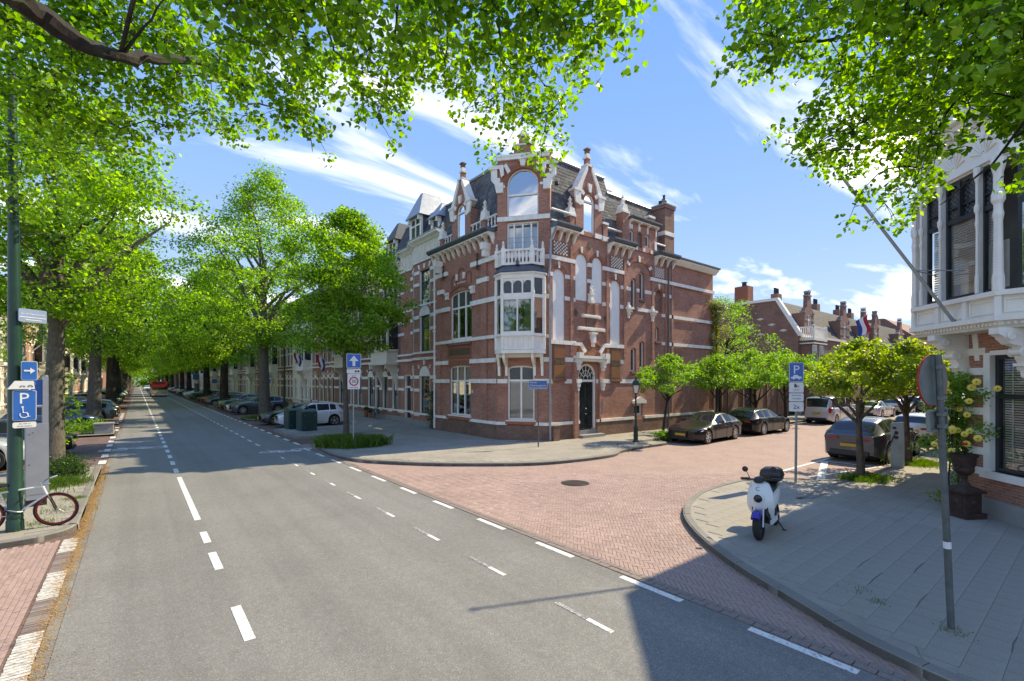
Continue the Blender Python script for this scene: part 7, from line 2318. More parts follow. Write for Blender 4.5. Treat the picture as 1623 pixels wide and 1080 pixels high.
for x, z0, z1, w in ((-.08, .66, .73, .09), (-.2, .70, .80, .13), (-.45, .73, .83, .14), (-.72, .77, .86, .12), (-.82, .78, .83, .08)):
    secs.append([(x, w * math.cos(a), (z0 + z1) / 2 + (z1 - z0) / 2 * math.sin(a)) for a in np.linspace(0, 2 * math.pi, 13)[:-1]])
loft(m, secs); m.build('seat', 'vinyl_black', S_, smooth=50)
m = MB(); secs = []
for z, w, d in ((.86, .13, .13), (.90, .19, .19), (.99, .215, .21), (1.03, .212, .208), (1.10, .19, .19), (1.145, .13, .14), (1.155, .05, .06)):
    secs.append([(-.72 + d * (abs(math.cos(a)) ** .55) * math.copysign(1, math.cos(a)), w * (abs(math.sin(a)) ** .55) * math.copysign(1, math.sin(a)), z) for a in np.linspace(0, 2 * math.pi, 25)[:-1]])
loft(m, secs); tcs = m.build('top_case', 'vinyl_black', S_, smooth=50)
m = MB(); secs = []
for z in (.985, 1.0): secs.append([(-.72 + .215 * (abs(math.cos(a)) ** .55) * math.copysign(1, math.cos(a)), .22 * (abs(math.sin(a)) ** .55) * math.copysign(1, math.sin(a)), z) for a in np.linspace(0, 2 * math.pi, 25)[:-1]])
loft(m, secs); m.build('case_seam', 'plastic_black', tcs)
m = MB(); m.tube([(-.75, .0, .82), (-.72, 0, .88)], .08, 8); m.build('rack', 'plastic_black', S_)
m = MB()
m.tube([(.30, 0, .92), (.27, 0, 1.04)], .05, 8); m.tube([(.15, -.34, 1.04), (.2, -.2, 1.05), (.26, -.08, 1.03), (.26, .08, 1.03), (.2, .2, 1.05), (.15, .34, 1.04)], .014, 7)
for s in (-1, 1): m.tube([(.2, s * .2, 1.05), (.14, s * .36, 1.04)], .022, 8); m.tube([(.25, s * .12, 1.04), (.20, s * .34, 1.02)], .007, 5)
m.build('handlebar', 'plastic_black', S_)
m = MB(); secs = []
for x, w, z0, z1 in ((.20, .07, .99, 1.08), (.26, .095, .98, 1.11), (.33, .09, .98, 1.09), (.37, .06, .99, 1.05)): secs.append([(x, w * math.cos(a), (z0 + z1) / 2 + (z1 - z0) / 2 * math.sin(a)) for a in np.linspace(0, 2 * math.pi, 13)[:-1]])
loft(m, secs); m.build('display_pod', 'plastic_black', S_, smooth=True)
for s in (-1, 1):
    m = MB(); m.tube([(.22, s * .17, 1.05), (.24, s * .20, 1.14), (.22, s * .235, 1.20)], .007, 6)
    m.lathe([(.005, -.012), (.055, -.008), (.055, .008), (.005, .012)], 14, (.22, s * .25, 1.235), 'x'); m.build('mirror', 'plastic_black', S_)
m = MB()
m.tube([(-.15, .12, .26), (-.22, .24, .0)], .013, 6); m.tube([(-.22, .2, .01), (-.22, .28, .01)], .012, 6); m.build('side_stand', 'iron_black', S_)
m = MB(); m.tube([(-.60, -.07, r), (-.1, -.1, .28)], .035, 6); m.tube([(-.6, .07, r), (-.1, .1, .28)], .035, 6); m.tube([(-.12, -.13, .3), (-.14, -.26, .31)], .014, 6); m.build('swing_arm', 'rim_alloy', S_)
S_.location = (9.78, 3.98, .118)
put(S_, 9.62, 4.12, math.atan2(-4.28, -9.72) - R_(13), z=.118)
S_.rotation_euler = (R_(5), 0, S_.rotation_euler.z)

# ------------------------------------------------------------------ signs and street furniture
def plate(mb, w, h, x, y, z, th=.02, r=.03):
    pts = []
    for cx_, cz, a0 in ((w / 2 - r, h / 2 - r, 0), (-w / 2 + r, h / 2 - r, 90), (-w / 2 + r, -h / 2 + r, 180), (w / 2 - r, -h / 2 + r, 270)):
        for k in range(4): a = R_(a0 + k * 30); pts.append((x + cx_ + r * math.cos(a), z + cz + r * math.sin(a)))
    mb.prism(pts, y, y + th)
def panel(th, T, w, h, x, y, z, face, border=None, bw=.02, back='sign_back', nm='sign_panel'):
    m = MB(T); plate(m, w, h, x, y, z, .02); p = m.build(nm, back, th)
    if border:
        m = MB(T); plate(m, w - .01, h - .01, x, y - .004, z, .003); m.build('border', border, p)
        m = MB(T); plate(m, w - 2 * bw, h - 2 * bw, x, y - .008, z, .003, .02); m.build('face', face, p)
    else:
        m = MB(T); plate(m, w - .01, h - .01, x, y - .004, z, .003); m.build('face', face, p)
    return p
def facing(x, y, z, tx, ty):       # local -y looks at (tx,ty)
    a = math.atan2(ty - y, tx - x)
    return rotz(a + math.pi / 2, x, y, z)
# one way and 30 zone sign
Z = thing('traffic_sign', 'blue one-way arrow sign above a 30 zone plate on a grey post', 'traffic sign', (7.45, 20.6, 0))
T = facing(7.45, 20.6, 0, 5.2, 0)
m = MB(T); m.tube([(0, 0, .1), (0, 0, 4.05)], .032, 8); m.build('post', 'metal_grey', Z)
p = panel(Z, T, .62, .62, 0, -.06, 3.93, 'sign_blue', 'sign_white', .02)
m = MB(T); m.prism([(-.06, 3.70), (.06, 3.70), (.06, 3.92), (.2, 3.92), (0, 4.16), (-.2, 3.92), (-.06, 3.92)], -.075, -.0685); m.build('arrow', 'sign_white', p)
p = panel(Z, T, .60, .22, 0, -.06, 3.48, 'sign_white')
m = MB(T)
for cx_ in (.08, .2): m.lathe([(.045, 0), (.045, -.004)], 12, (cx_, -.065, 3.47), 'y')
m.box(.06, .22, -.07, -.066, 3.47, 3.5); m.text('uitgezonderd', .045, -.12, -.0665, 3.53); m.build('symbol', 'print_black', p)
p = panel(Z, T, .54, .68, 0, -.06, 3.02, 'sign_white')
m = MB(T); m.text('zone', .10, 0, -.0665, 3.25); m.text('herhaling', .10, 0, -.0665, 2.73); m.text('30', .22, 0, -.075, 2.955); m.build('lettering', 'print_black', p)
m = MB(T)
for i in range(28):
    a0, a1 = 2 * math.pi * i / 28, 2 * math.pi * (i + 1) / 28
    q = lambda a, r_: (r_ * math.cos(a), 3.03 + r_ * math.sin(a))
    m.prism([q(a0, .15), q(a0, .2), q(a1, .2), q(a1, .15)], -.073, -.067)
m.build('red_ring', 'sign_red', p)
# street name sign of the corner
Z = thing('street_name_sign', 'blue street name plate on a thin grey post before the corner house', 'street sign', (13.95, 15.75, 0))
T = facing(13.95, 15.75, 0, 4, 0)
m = MB(T); m.tube([(.02, 0, .1), (.02, 0, 2.72)], .03, 8); m.build('post', 'pole_weathered', Z)
p = panel(Z, T, .84, .34, 0, -.04, 2.90, 'sign_street', 'sign_white', .018)
m = MB(T); m.text('Nassau', .11, -.37, -.0515, 2.95, 'LEFT'); m.text('Dillenburgstraat', .112, -.37, -.0515, 2.81, 'LEFT'); m.build('lettering', 'sign_white', p)
m = MB(T); m.box(-.42, .42, -.035, -.02, 2.68, 2.73); m.build('lower_strip', 'sign_street_pale', Z)
# parking sign at the charging bay
Z = thing('parking_sign', 'blue P charging bay sign with white under-plates by the side street', 'traffic sign', (14.85, 5.6, 0))
T = facing(14.85, 5.6, 0, 3, -3.2)
m = MB(T); m.tube([(0, 0, .1), (.03, 0, 3.52)], .034, 8); m.build('post', 'galv_grey', Z)
p = panel(Z, T, .38, .56, .0, -.06, 3.30, 'sign_blue', 'sign_white', .018)
m = MB(T); m.text('P', .34, -.0, -.0685, 3.26); 
for cx_ in (-.07, .07): m.lathe([(.03, 0), (.03, -.004)], 10, (cx_, -.068, 3.12), 'y')
m.prism([(-.14, 3.12), (.14, 3.12), (.13, 3.17), (.06, 3.18), (.03, 3.22), (-.06, 3.22), (-.09, 3.17), (-.14, 3.16)], -.073, -.0685); m.build('symbol', 'sign_white', p)
p = panel(Z, T, .38, .30, 0, -.06, 2.86, 'sign_white'); m = MB(T); m.box(-.05, -.01, -.069, -.065, 2.86, 2.97); m.box(0, .02, -.069, -.065, 2.86, 2.94); m.tube([(.02, -.067, 2.9), (.06, -.067, 2.92), (.06, -.067, 2.86)], .006, 4); m.text('opladen', .05, 0, -.0665, 2.78); m.build('symbol', 'print_black', p)
p = panel(Z, T, .38, .24, 0, -.06, 2.58, 'sign_white'); m = MB(T); m.text('elektrische', .055, 0, -.0665, 2.62); m.text('voertuigen', .055, 0, -.0665, 2.53); m.build('lettering', 'print_black', p)
p = panel(Z, T, .38, .28, 0, -.06, 2.31, 'sign_white'); m = MB(T); m.text('2x', .17, 0, -.0665, 2.25); m.build('lettering', 'print_black', p)
# round sign seen from behind on the leaning post
Z = thing('traffic_sign', 'back of a round red-edged sign on a leaning dark post, right pavement', 'traffic sign', (7.56, 1.16, 0))
base = Vector((7.56, 1.16, .1)); topv = Vector((7.32, 1.24, 3.36))
m = MB(); m.tube([base, topv], .036, 10); m.build('post', 'pole_weathered', Z, smooth=True)
T = Matrix.Translation(base.lerp(topv, .90)) @ Vector((0, 0, 1)).rotation_difference(topv - base).to_matrix().to_4x4() @ Matrix.Rotation(R_(-14.5), 4, 'Z')
m = MB(T); m.lathe([(.30, 0), (.30, .012), (.0, .013)], 40, (0, .055, .02), 'y'); d_ = m.build('disc', 'sign_back', Z)
m = MB(T); m.lathe([(.298, .0), (.308, .0), (.308, .018), (.298, .018)], 40, (0, .055, .02), 'y'); m.f = m.f[:-2]; m.build('rim', 'sign_red', d_)
m = MB(T); m.box(-.035, -.015, .02, .055, -.27, .3); m.box(.015, .035, .02, .055, -.27, .3); m.box(-.06, .06, -.045, .0, .16, .2); m.box(-.06, .06, -.045, .0, -.2, -.16); m.build('channel', 'sign_back', Z)
T2 = Matrix.Translation(base.lerp(topv, .765)) @ Vector((0, 0, 1)).rotation_difference(topv - base).to_matrix().to_4x4() @ Matrix.Rotation(R_(-14.5), 4, 'Z')
m = MB(T2); m.box(-.20, .20, .045, .055, -.125, .125); m.box(-.20, .20, .02, .045, .105, .125); m.box(-.20, .20, .02, .045, -.125, -.105); m.box(-.2, -.18, .02, .045, -.105, .105); m.box(.18, .2, .02, .045, -.105, .105); m.box(-.05, .05, -.045, .02, -.09, -.05); m.box(-.05, .05, -.045, .02, .05, .09); m.build('plate_back', 'sign_back', Z)
m = MB(); q = base.lerp(topv, .30); m.tube([q, base.lerp(topv, .325)], .039, 10); m.build('sticker', 'sign_white', Z)
# tall green lamp post on the left with its signs
Z = thing('lamp_post', 'tall dark green lamp post on the left carrying four signs', 'lamp post', (-1.87, 13.30, 0))
m = MB(); m.tube([(-1.87, 13.30, .1), (-1.87, 13.30, .32), (-1.87, 13.30, .34), (-1.87, 13.30, 3.2), (-1.91, 13.30, 9.2)], [.135, .13, .118, .105, .06], 16); m.build('pole', 'green_pole', Z, smooth=True)
m = MB(); m.tube([(-1.91, 13.30, 9.2), (-1.8, 13.30, 9.6), (-1.1, 13.30, 9.8)], [.06, .05, .04], 10); m.build('arm', 'green_pole', Z, smooth=True)
m = MB(); m.box(-1.3, -.6, 13.24, 13.52, 9.74, 9.9); m.build('lamp_head', 'metal_grey', Z)
m = MB(); m.box(-2.03, -1.93, 13.23, 13.27, .6, 1.05) if False else m.lathe([(.122, 0), (.124, .03), (.122, .06)], 16, (-1.87, 13.30, .36)); m.build('collar', 'green_pole', Z)
fx, fy = -.4, -2
T = facing(-1.87, 13.30, 0, 1.5, 0)
m = MB(rotz(R_(38), -1.87, 13.30, 0)); plate(m, .46, .26, .20, -.15, 4.34, .02); p = m.build('street_name_panel', 'sign_street_pale', Z)
m = MB(rotz(R_(38), -1.87, 13.30, 0)); m.text('Jan van Nassaustraat', .047, .20, -.1545, 4.36); m.box(-.02, .42, -.154, -.1505, 4.30, 4.312); m.box(.08, .34, -.154, -.1505, 4.25, 4.262); m.build('lettering', 'sign_white', p)
T = rotz(R_(18), -1.87, 13.30, 0)
p = panel(Z, T, .24, .38, .17, -.16, 3.25, 'sign_blue', 'sign_white', .014)
m = MB(T); m.prism([(.09, 3.235), (.18, 3.235), (.18, 3.19), (.25, 3.25), (.18, 3.31), (.18, 3.265), (.09, 3.265)], -.176, -.1685); m.build('arrow', 'sign_white', p)
m = MB(T); m.prism([(-.14, 2.89), (.24, 2.89), (.22, 3.05), (-.04, 3.05)], -.21, -.19); p = m.build('small_plate', 'sign_white', Z)
m = MB(T)
for cx_ in (.04, .09, .15, .2): m.lathe([(.016, 0), (.016, -.003)], 8, (cx_, -.2105, 2.94), 'y')
m.box(.04, .09, -.214, -.2105, 2.95, 2.96); m.box(.15, .2, -.214, -.2105, 2.95, 2.97); m.build('symbol', 'metal_grey', p)
p = panel(Z, T, .34, .60, .10, -.18, 2.57, 'sign_blue', 'sign_white', .014)
m = MB(T); m.text('P', .30, .09, -.189, 2.61)
for i in range(14):
    a0, a1 = R_(150 + i * 17), R_(150 + (i + 1) * 17)
    q = lambda a, r_: (.09 + r_ * math.cos(a), 2.39 + r_ * math.sin(a))
    m.prism([q(a0, .05), q(a0, .065), q(a1, .065), q(a1, .05)][::1], -.196, -.1885)
m.lathe([(.018, 0), (.018, -.004)], 10, (.07, -.189, 2.54), 'y'); m.tube([(.07, -.19, 2.52), (.075, -.19, 2.43), (.13, -.19, 2.425), (.15, -.19, 2.35), (.18, -.19, 2.36)], .009, 4)
m.build('symbol', 'sign_white', p)
p = panel(Z, T, .34, .12, .10, -.18, 2.19, 'sign_white'); m = MB(T); m.text('ma t/m vr', .042, .10, -.1865, 2.205); m.text('09.00-18.00 h', .038, .10, -.1865, 2.155); m.build('lettering', 'print_black', p)
# ticket machine
Z = thing('ticket_machine', 'grey ticket machine with blue P flag behind the green lamp post', 'ticket machine', (-1.87, 15.7, 0))
T = rotz(R_(12), -1.87, 15.7, .1)
m = MB(T); m.box(-.17, .21, -.15, .15, .18, 1.95); m.box(-.17, .21, -.157, -.1505, .3, 1.85); m.build('cabinet', 'meter_grey', Z)
m = MB(T); m.box(-.18, .18, -.12, .12, 0, .18); m.build('base', 'plastic_black', Z)
m = MB(T); m.box(.11, .21, -.10, .06, 1.95, 3.05); m.tube([(.16, -.02, 3.05), (.16, -.02, 3.09)], .05, 8); m.build('mast', 'meter_grey', Z)
m = MB(T); m.prism([(-.36, 2.98), (-.36, 2.6), (.0, 2.38), (.11, 2.38), (.11, 2.98)][::-1], -.03, .01); p = m.build('flag_panel', 'sign_blue', Z)
m = MB(T); m.text('2285', .09, -.08, -.034, 2.86); m.text('P', .36, -.16, -.034, 2.55) if False else m.tube([(-.34, -.034, 2.66), (-.34, -.034, 2.8), (-.16, -.034, 2.8), (-.1, -.034, 2.75), (-.16, -.034, 2.69), (-.3, -.034, 2.69)], .02, 4); m.build('lettering', 'sign_white', p)
m = MB(T)
for x, z in ((-.12, 1.7), (-.06, 1.74), (-.12, 1.0)): m.lathe([(.012, 0), (.012, -.006)], 8, (x, -.157, z), 'y')
m.build('lock', 'print_black', Z)
# charging post
Z = thing('charging_post', 'grey charging post between the two cherry trees, right pavement', 'charging post', (20.2, 4.45, 0))
T = facing(20.2, 4.45, 0, 0, 2)
m = MB(T); m.box(-.17, .17, -.13, .13, .1, 1.58); m.prism([(-.17, 1.58), (.17, 1.58), (.17, 1.66), (-.17, 1.62)], -.13, .13); m.build('housing', 'metal_grey', Z)
m = MB(T)
for z in (1.30, 1.14): m.lathe([(.06, 0), (.055, -.02), (.03, -.02)], 14, (-.02, -.13, z), 'y')
m.build('socket', 'plastic_black', Z)
m = MB(T); m.box(-.12, -.02, -.135, -.1305, 1.42, 1.5); m.build('display', 'print_black', Z)
m = MB(); P0 = T @ Vector((-.05, -.16, 1.28)); m.tube([P0, P0 + Vector((-.1, .2, -.6)), P0 + Vector((-.1, .3, -1.13)), (20.9, 4.85, .03), (21.3, 5.0, .05), (21.6, 5.15, .7)], .016, 6); m.build('charging_cable', 'plastic_black', None, label='black charging cable from the grey post to the dark grey SUV', cat='cable')
# street lantern
Z = thing('street_lantern', 'old green street lantern with glass lamp before the corner house', 'street lamp', (18.75, 14.1, 0))
m = MB(); m.lathe([(.15, .1), (.15, .16), (.11, .2), (.105, .75), (.12, .8), (.08, .86), (.055, .95), (.05, 1.6), (.065, 1.63), (.045, 1.7), (.04, 2.2), (.07, 2.24), (.04, 2.3), (.035, 2.42)], 12, (18.75, 14.1, 0)); m.build('column', 'lamp_green', Z, smooth=40)
m = MB()
for s in (-1, 1):
    m.tube([(18.75, 14.1, 2.3), (18.75 + s * .12, 14.1 - s * .07, 2.28), (18.75 + s * .17, 14.1 - s * .1, 2.36), (18.75 + s * .13, 14.1 - s * .08, 2.42)], .013, 5)
m.tube([(18.75, 14.1, 2.92), (19.2, 13.8, 2.94)], .015, 5)
m.build('scroll_bracket', 'lamp_green', Z)
m = MB(); m.lathe([(.11, 2.46), (.19, 2.84)], 4, (18.75, 14.1, 0)); m.build('glass', 'glass_lantern', Z)
m = MB(); m.lathe([(.13, 2.40), (.13, 2.46)], 4, (18.75, 14.1, 0)); m.lathe([(.24, 2.84), (.25, 2.87), (.15, 3.06), (.06, 3.1), (.06, 3.16), (.02, 3.2), (.03, 3.23), (.005, 3.28)], 4, (18.75, 14.1, 0))
for k in range(4):
    a = k * math.pi / 2; m.tube([(18.75 + .115 * math.cos(a), 14.1 + .115 * math.sin(a), 2.44), (18.75 + .2 * math.cos(a), 14.1 + .2 * math.sin(a), 2.85)], .012, 5)
m.build('lantern_cage', 'lamp_green', Z)
# underground container hatches
for i, (x, y, lab) in enumerate(((7.85, 29.4, 'dark green waste container, nearer of the two by the road'), (7.55, 31.1, 'dark green waste container, further of the two by the road'))):
    Z = thing('waste_container', lab, 'bin', (x, y, 0), 'green waste containers')
    T = rotz(R_(6), x, y, .11)
    m = MB(T); m.prismx([(-.48, 0), (.48, 0), (.48, 1.15), (.25, 1.28), (-.25, 1.28), (-.48, 1.15)], -.42, .42); m.build('body', 'bin_green', Z)
    m = MB(T); m.box(-.45, -.421, -.42, .42, .1, 1.1); m.box(-.38, .38, -.50, -.481, .1, 1.1); m.build('door_panel', 'bin_green', Z)
    m = MB(T); m.lathe([(.09, 1.28), (.12, 1.36), (.03, 1.46), (.03, 1.56)], 10, (0, 0, 0)); m.build('lifting_knob', 'plastic_black', Z)
    m = MB(T)
    for zz in (.25, .95):
        for ss in (-.3, .3): m.lathe([(.025, 0), (.02, -.012)], 8, (ss, -.50, zz), 'y')
    m.build('rivet', 'metal_grey', Z)
m = MB(); m.box(7.0, 8.9, 28.5, 30.3, .11, .132); m.build('base_plate', 'concrete_light', None, label='light concrete plate under the nearer waste container', cat='base plate')
m = MB(); m.box(6.8, 8.6, 30.4, 32.0 - .5, .11, .131); m.build('base_plate', 'concrete_light', None, label='light concrete plate under the further waste container', cat='base plate')
# planter box on the left, tall thin lamp posts, small distant signs
m = MB(); m.box(-1.85, -1.05, 34.9, 35.7, .0, .62); m.box(-1.9, -1.0, 34.85, 35.75, .62, .68); m.build('planter_box', 'stone_grey', None, label='low grey box by the kerb in front of the second left trunk', cat='planter')
for i, (x, y, h, lab) in enumerate(((10.5, 46.6, 9.5, 'tall green lamp post between the thick trunk and the thin one'), (8.8, 72, 9, 'dark lamp post beyond the second thick trunk on the right'), (8.0, 100, 9, 'dark lamp post in the distance among the right trunks'))):
    Z = thing('lamp_post', lab, 'lamp post', (x, y, 0))
    m = MB(); m.tube([(x, y, 0), (x, y, 1.2), (x, y, 1.22), (x, y, h)], [.13, .12, .09, .05], 10); m.build('pole', 'green_pole', Z, smooth=True)
    m = MB(); m.tube([(x, y, h), (x - .6, y, h + .35), (x - 1.8, y, h + .45)], [.05, .04, .03], 8); m.build('arm', 'green_pole', Z)
    m = MB(); m.box(x - 2.4, x - 1.7, y - .12, y + .12, h + .38, h + .52); m.build('lamp_head', 'metal_grey', Z)
for i, (x, y, z, lab, s) in enumerate(((7.2, 88, 3.7, 'small blue square sign with white plate far down the right side', .9), (9.2, 84, 3.0, 'small blue sign behind the parked cars far right', .7), (12.2, 62, 3.0, 'blue sign by the cream house entrance', .6))):
    Z = thing('traffic_sign', lab, 'traffic sign', (x, y, 0)); T = facing(x, y, 0, 3, 0)
    m = MB(T); m.tube([(0, 0, 0), (0, 0, z + s / 2)], .03, 6); m.build('post', 'metal_grey', Z)
    p = panel(Z, T, s, s, 0, -.05, z, 'sign_blue', 'sign_white', .03)
    if i == 0: panel(Z, T, .6, .5, 0, -.05, z - .8, 'sign_white')
# cast iron urn with geranium
Z = thing('garden_urn', 'rusty cast iron urn on a square pedestal with a red geranium', 'urn')
m = MB(); m.box(-.26, .26, -.26, .26, 0, .12); m.prismz([(-.2, -.2), (.2, -.2), (.2, .2), (-.2, .2)], .12, .55); m.box(-.26, .26, -.26, .26, .55, .60)
m.box(-.14, .14, -.212, -.201, .2, .48); m.box(-.212, -.201, -.14, .14, .2, .48); m.lathe([(.08, 0), (.05, -.02), (.02, -.03)], 10, (0, -.21, .34), 'y'); m.lathe([(.08, 0), (.05, -.02), (.02, -.03)], 10, (-.21, 0, .34), 'x')
m.add([(-.25, -.25, .6), (.25, -.25, .6), (.25, .25, .6), (-.25, .25, .6), (-.12, -.12, .68), (.12, -.12, .68), (.12, .12, .68), (-.12, .12, .68)], [(0, 1, 5, 4), (1, 2, 6, 5), (2, 3, 7, 6), (3, 0, 4, 7), (4, 5, 6, 7)])
m.build('pedestal', 'rust_iron', Z)
m = MB(); m.lathe([(.12, .68), (.10, .72), (.055, .78), (.05, .84), (.075, .87), (.06, .90), (.12, .94), (.17, 1.0), (.18, 1.05), (.17, 1.09), (.19, 1.13), (.21, 1.30), (.25, 1.36), (.26, 1.38), (.22, 1.38), (.18, 1.30)], 24); m.build('bowl', 'rust_iron', Z, smooth=40)
m = MB()
for a in (R_(20), R_(200)):
    c_, s_ = math.cos(a), math.sin(a)
    m.tube([(c_ * (.18 + .11 * math.sin(t_)), s_ * (.18 + .11 * math.sin(t_)), 1.06 + .07 * math.cos(t_)) for t_ in np.linspace(0, 3.14, 8)], .02, 6)
m.build('handle', 'rust_iron', Z)
m = MB()
for k in range(40):
    a, q = rnd.uniform(0, 6.28), rnd.uniform(0, .16); x, y, z = q * math.cos(a), q * math.sin(a), 1.38 + rnd.uniform(0, .14); s = rnd.uniform(.03, .05); t_ = rnd.uniform(0, 6.28)
    m.add([(x + s * math.cos(t_ + i * 1.05), y + s * math.sin(t_ + i * 1.05), z + .02 * math.sin(i * 1.7)) for i in range(6)], [(0, 1, 2, 3, 4, 5)])
m.build('foliage', 'leaf_dark', Z)
m = MB()
for k in range(16): x, y, z = rnd.gauss(-.0, .03), rnd.gauss(0, .03), 1.60 + rnd.gauss(0, .02); m.lathe([(.005, -.015), (.02, 0), (.005, .015)], 6, (x, y, z))
m.tube([(0, 0, 1.4), (0, 0, 1.58)], .005, 4); m.build('blossom', 'petal_red', Z)
put(Z, 14.02, 1.95, R_(-45 + 12), z=.118, s=.98)

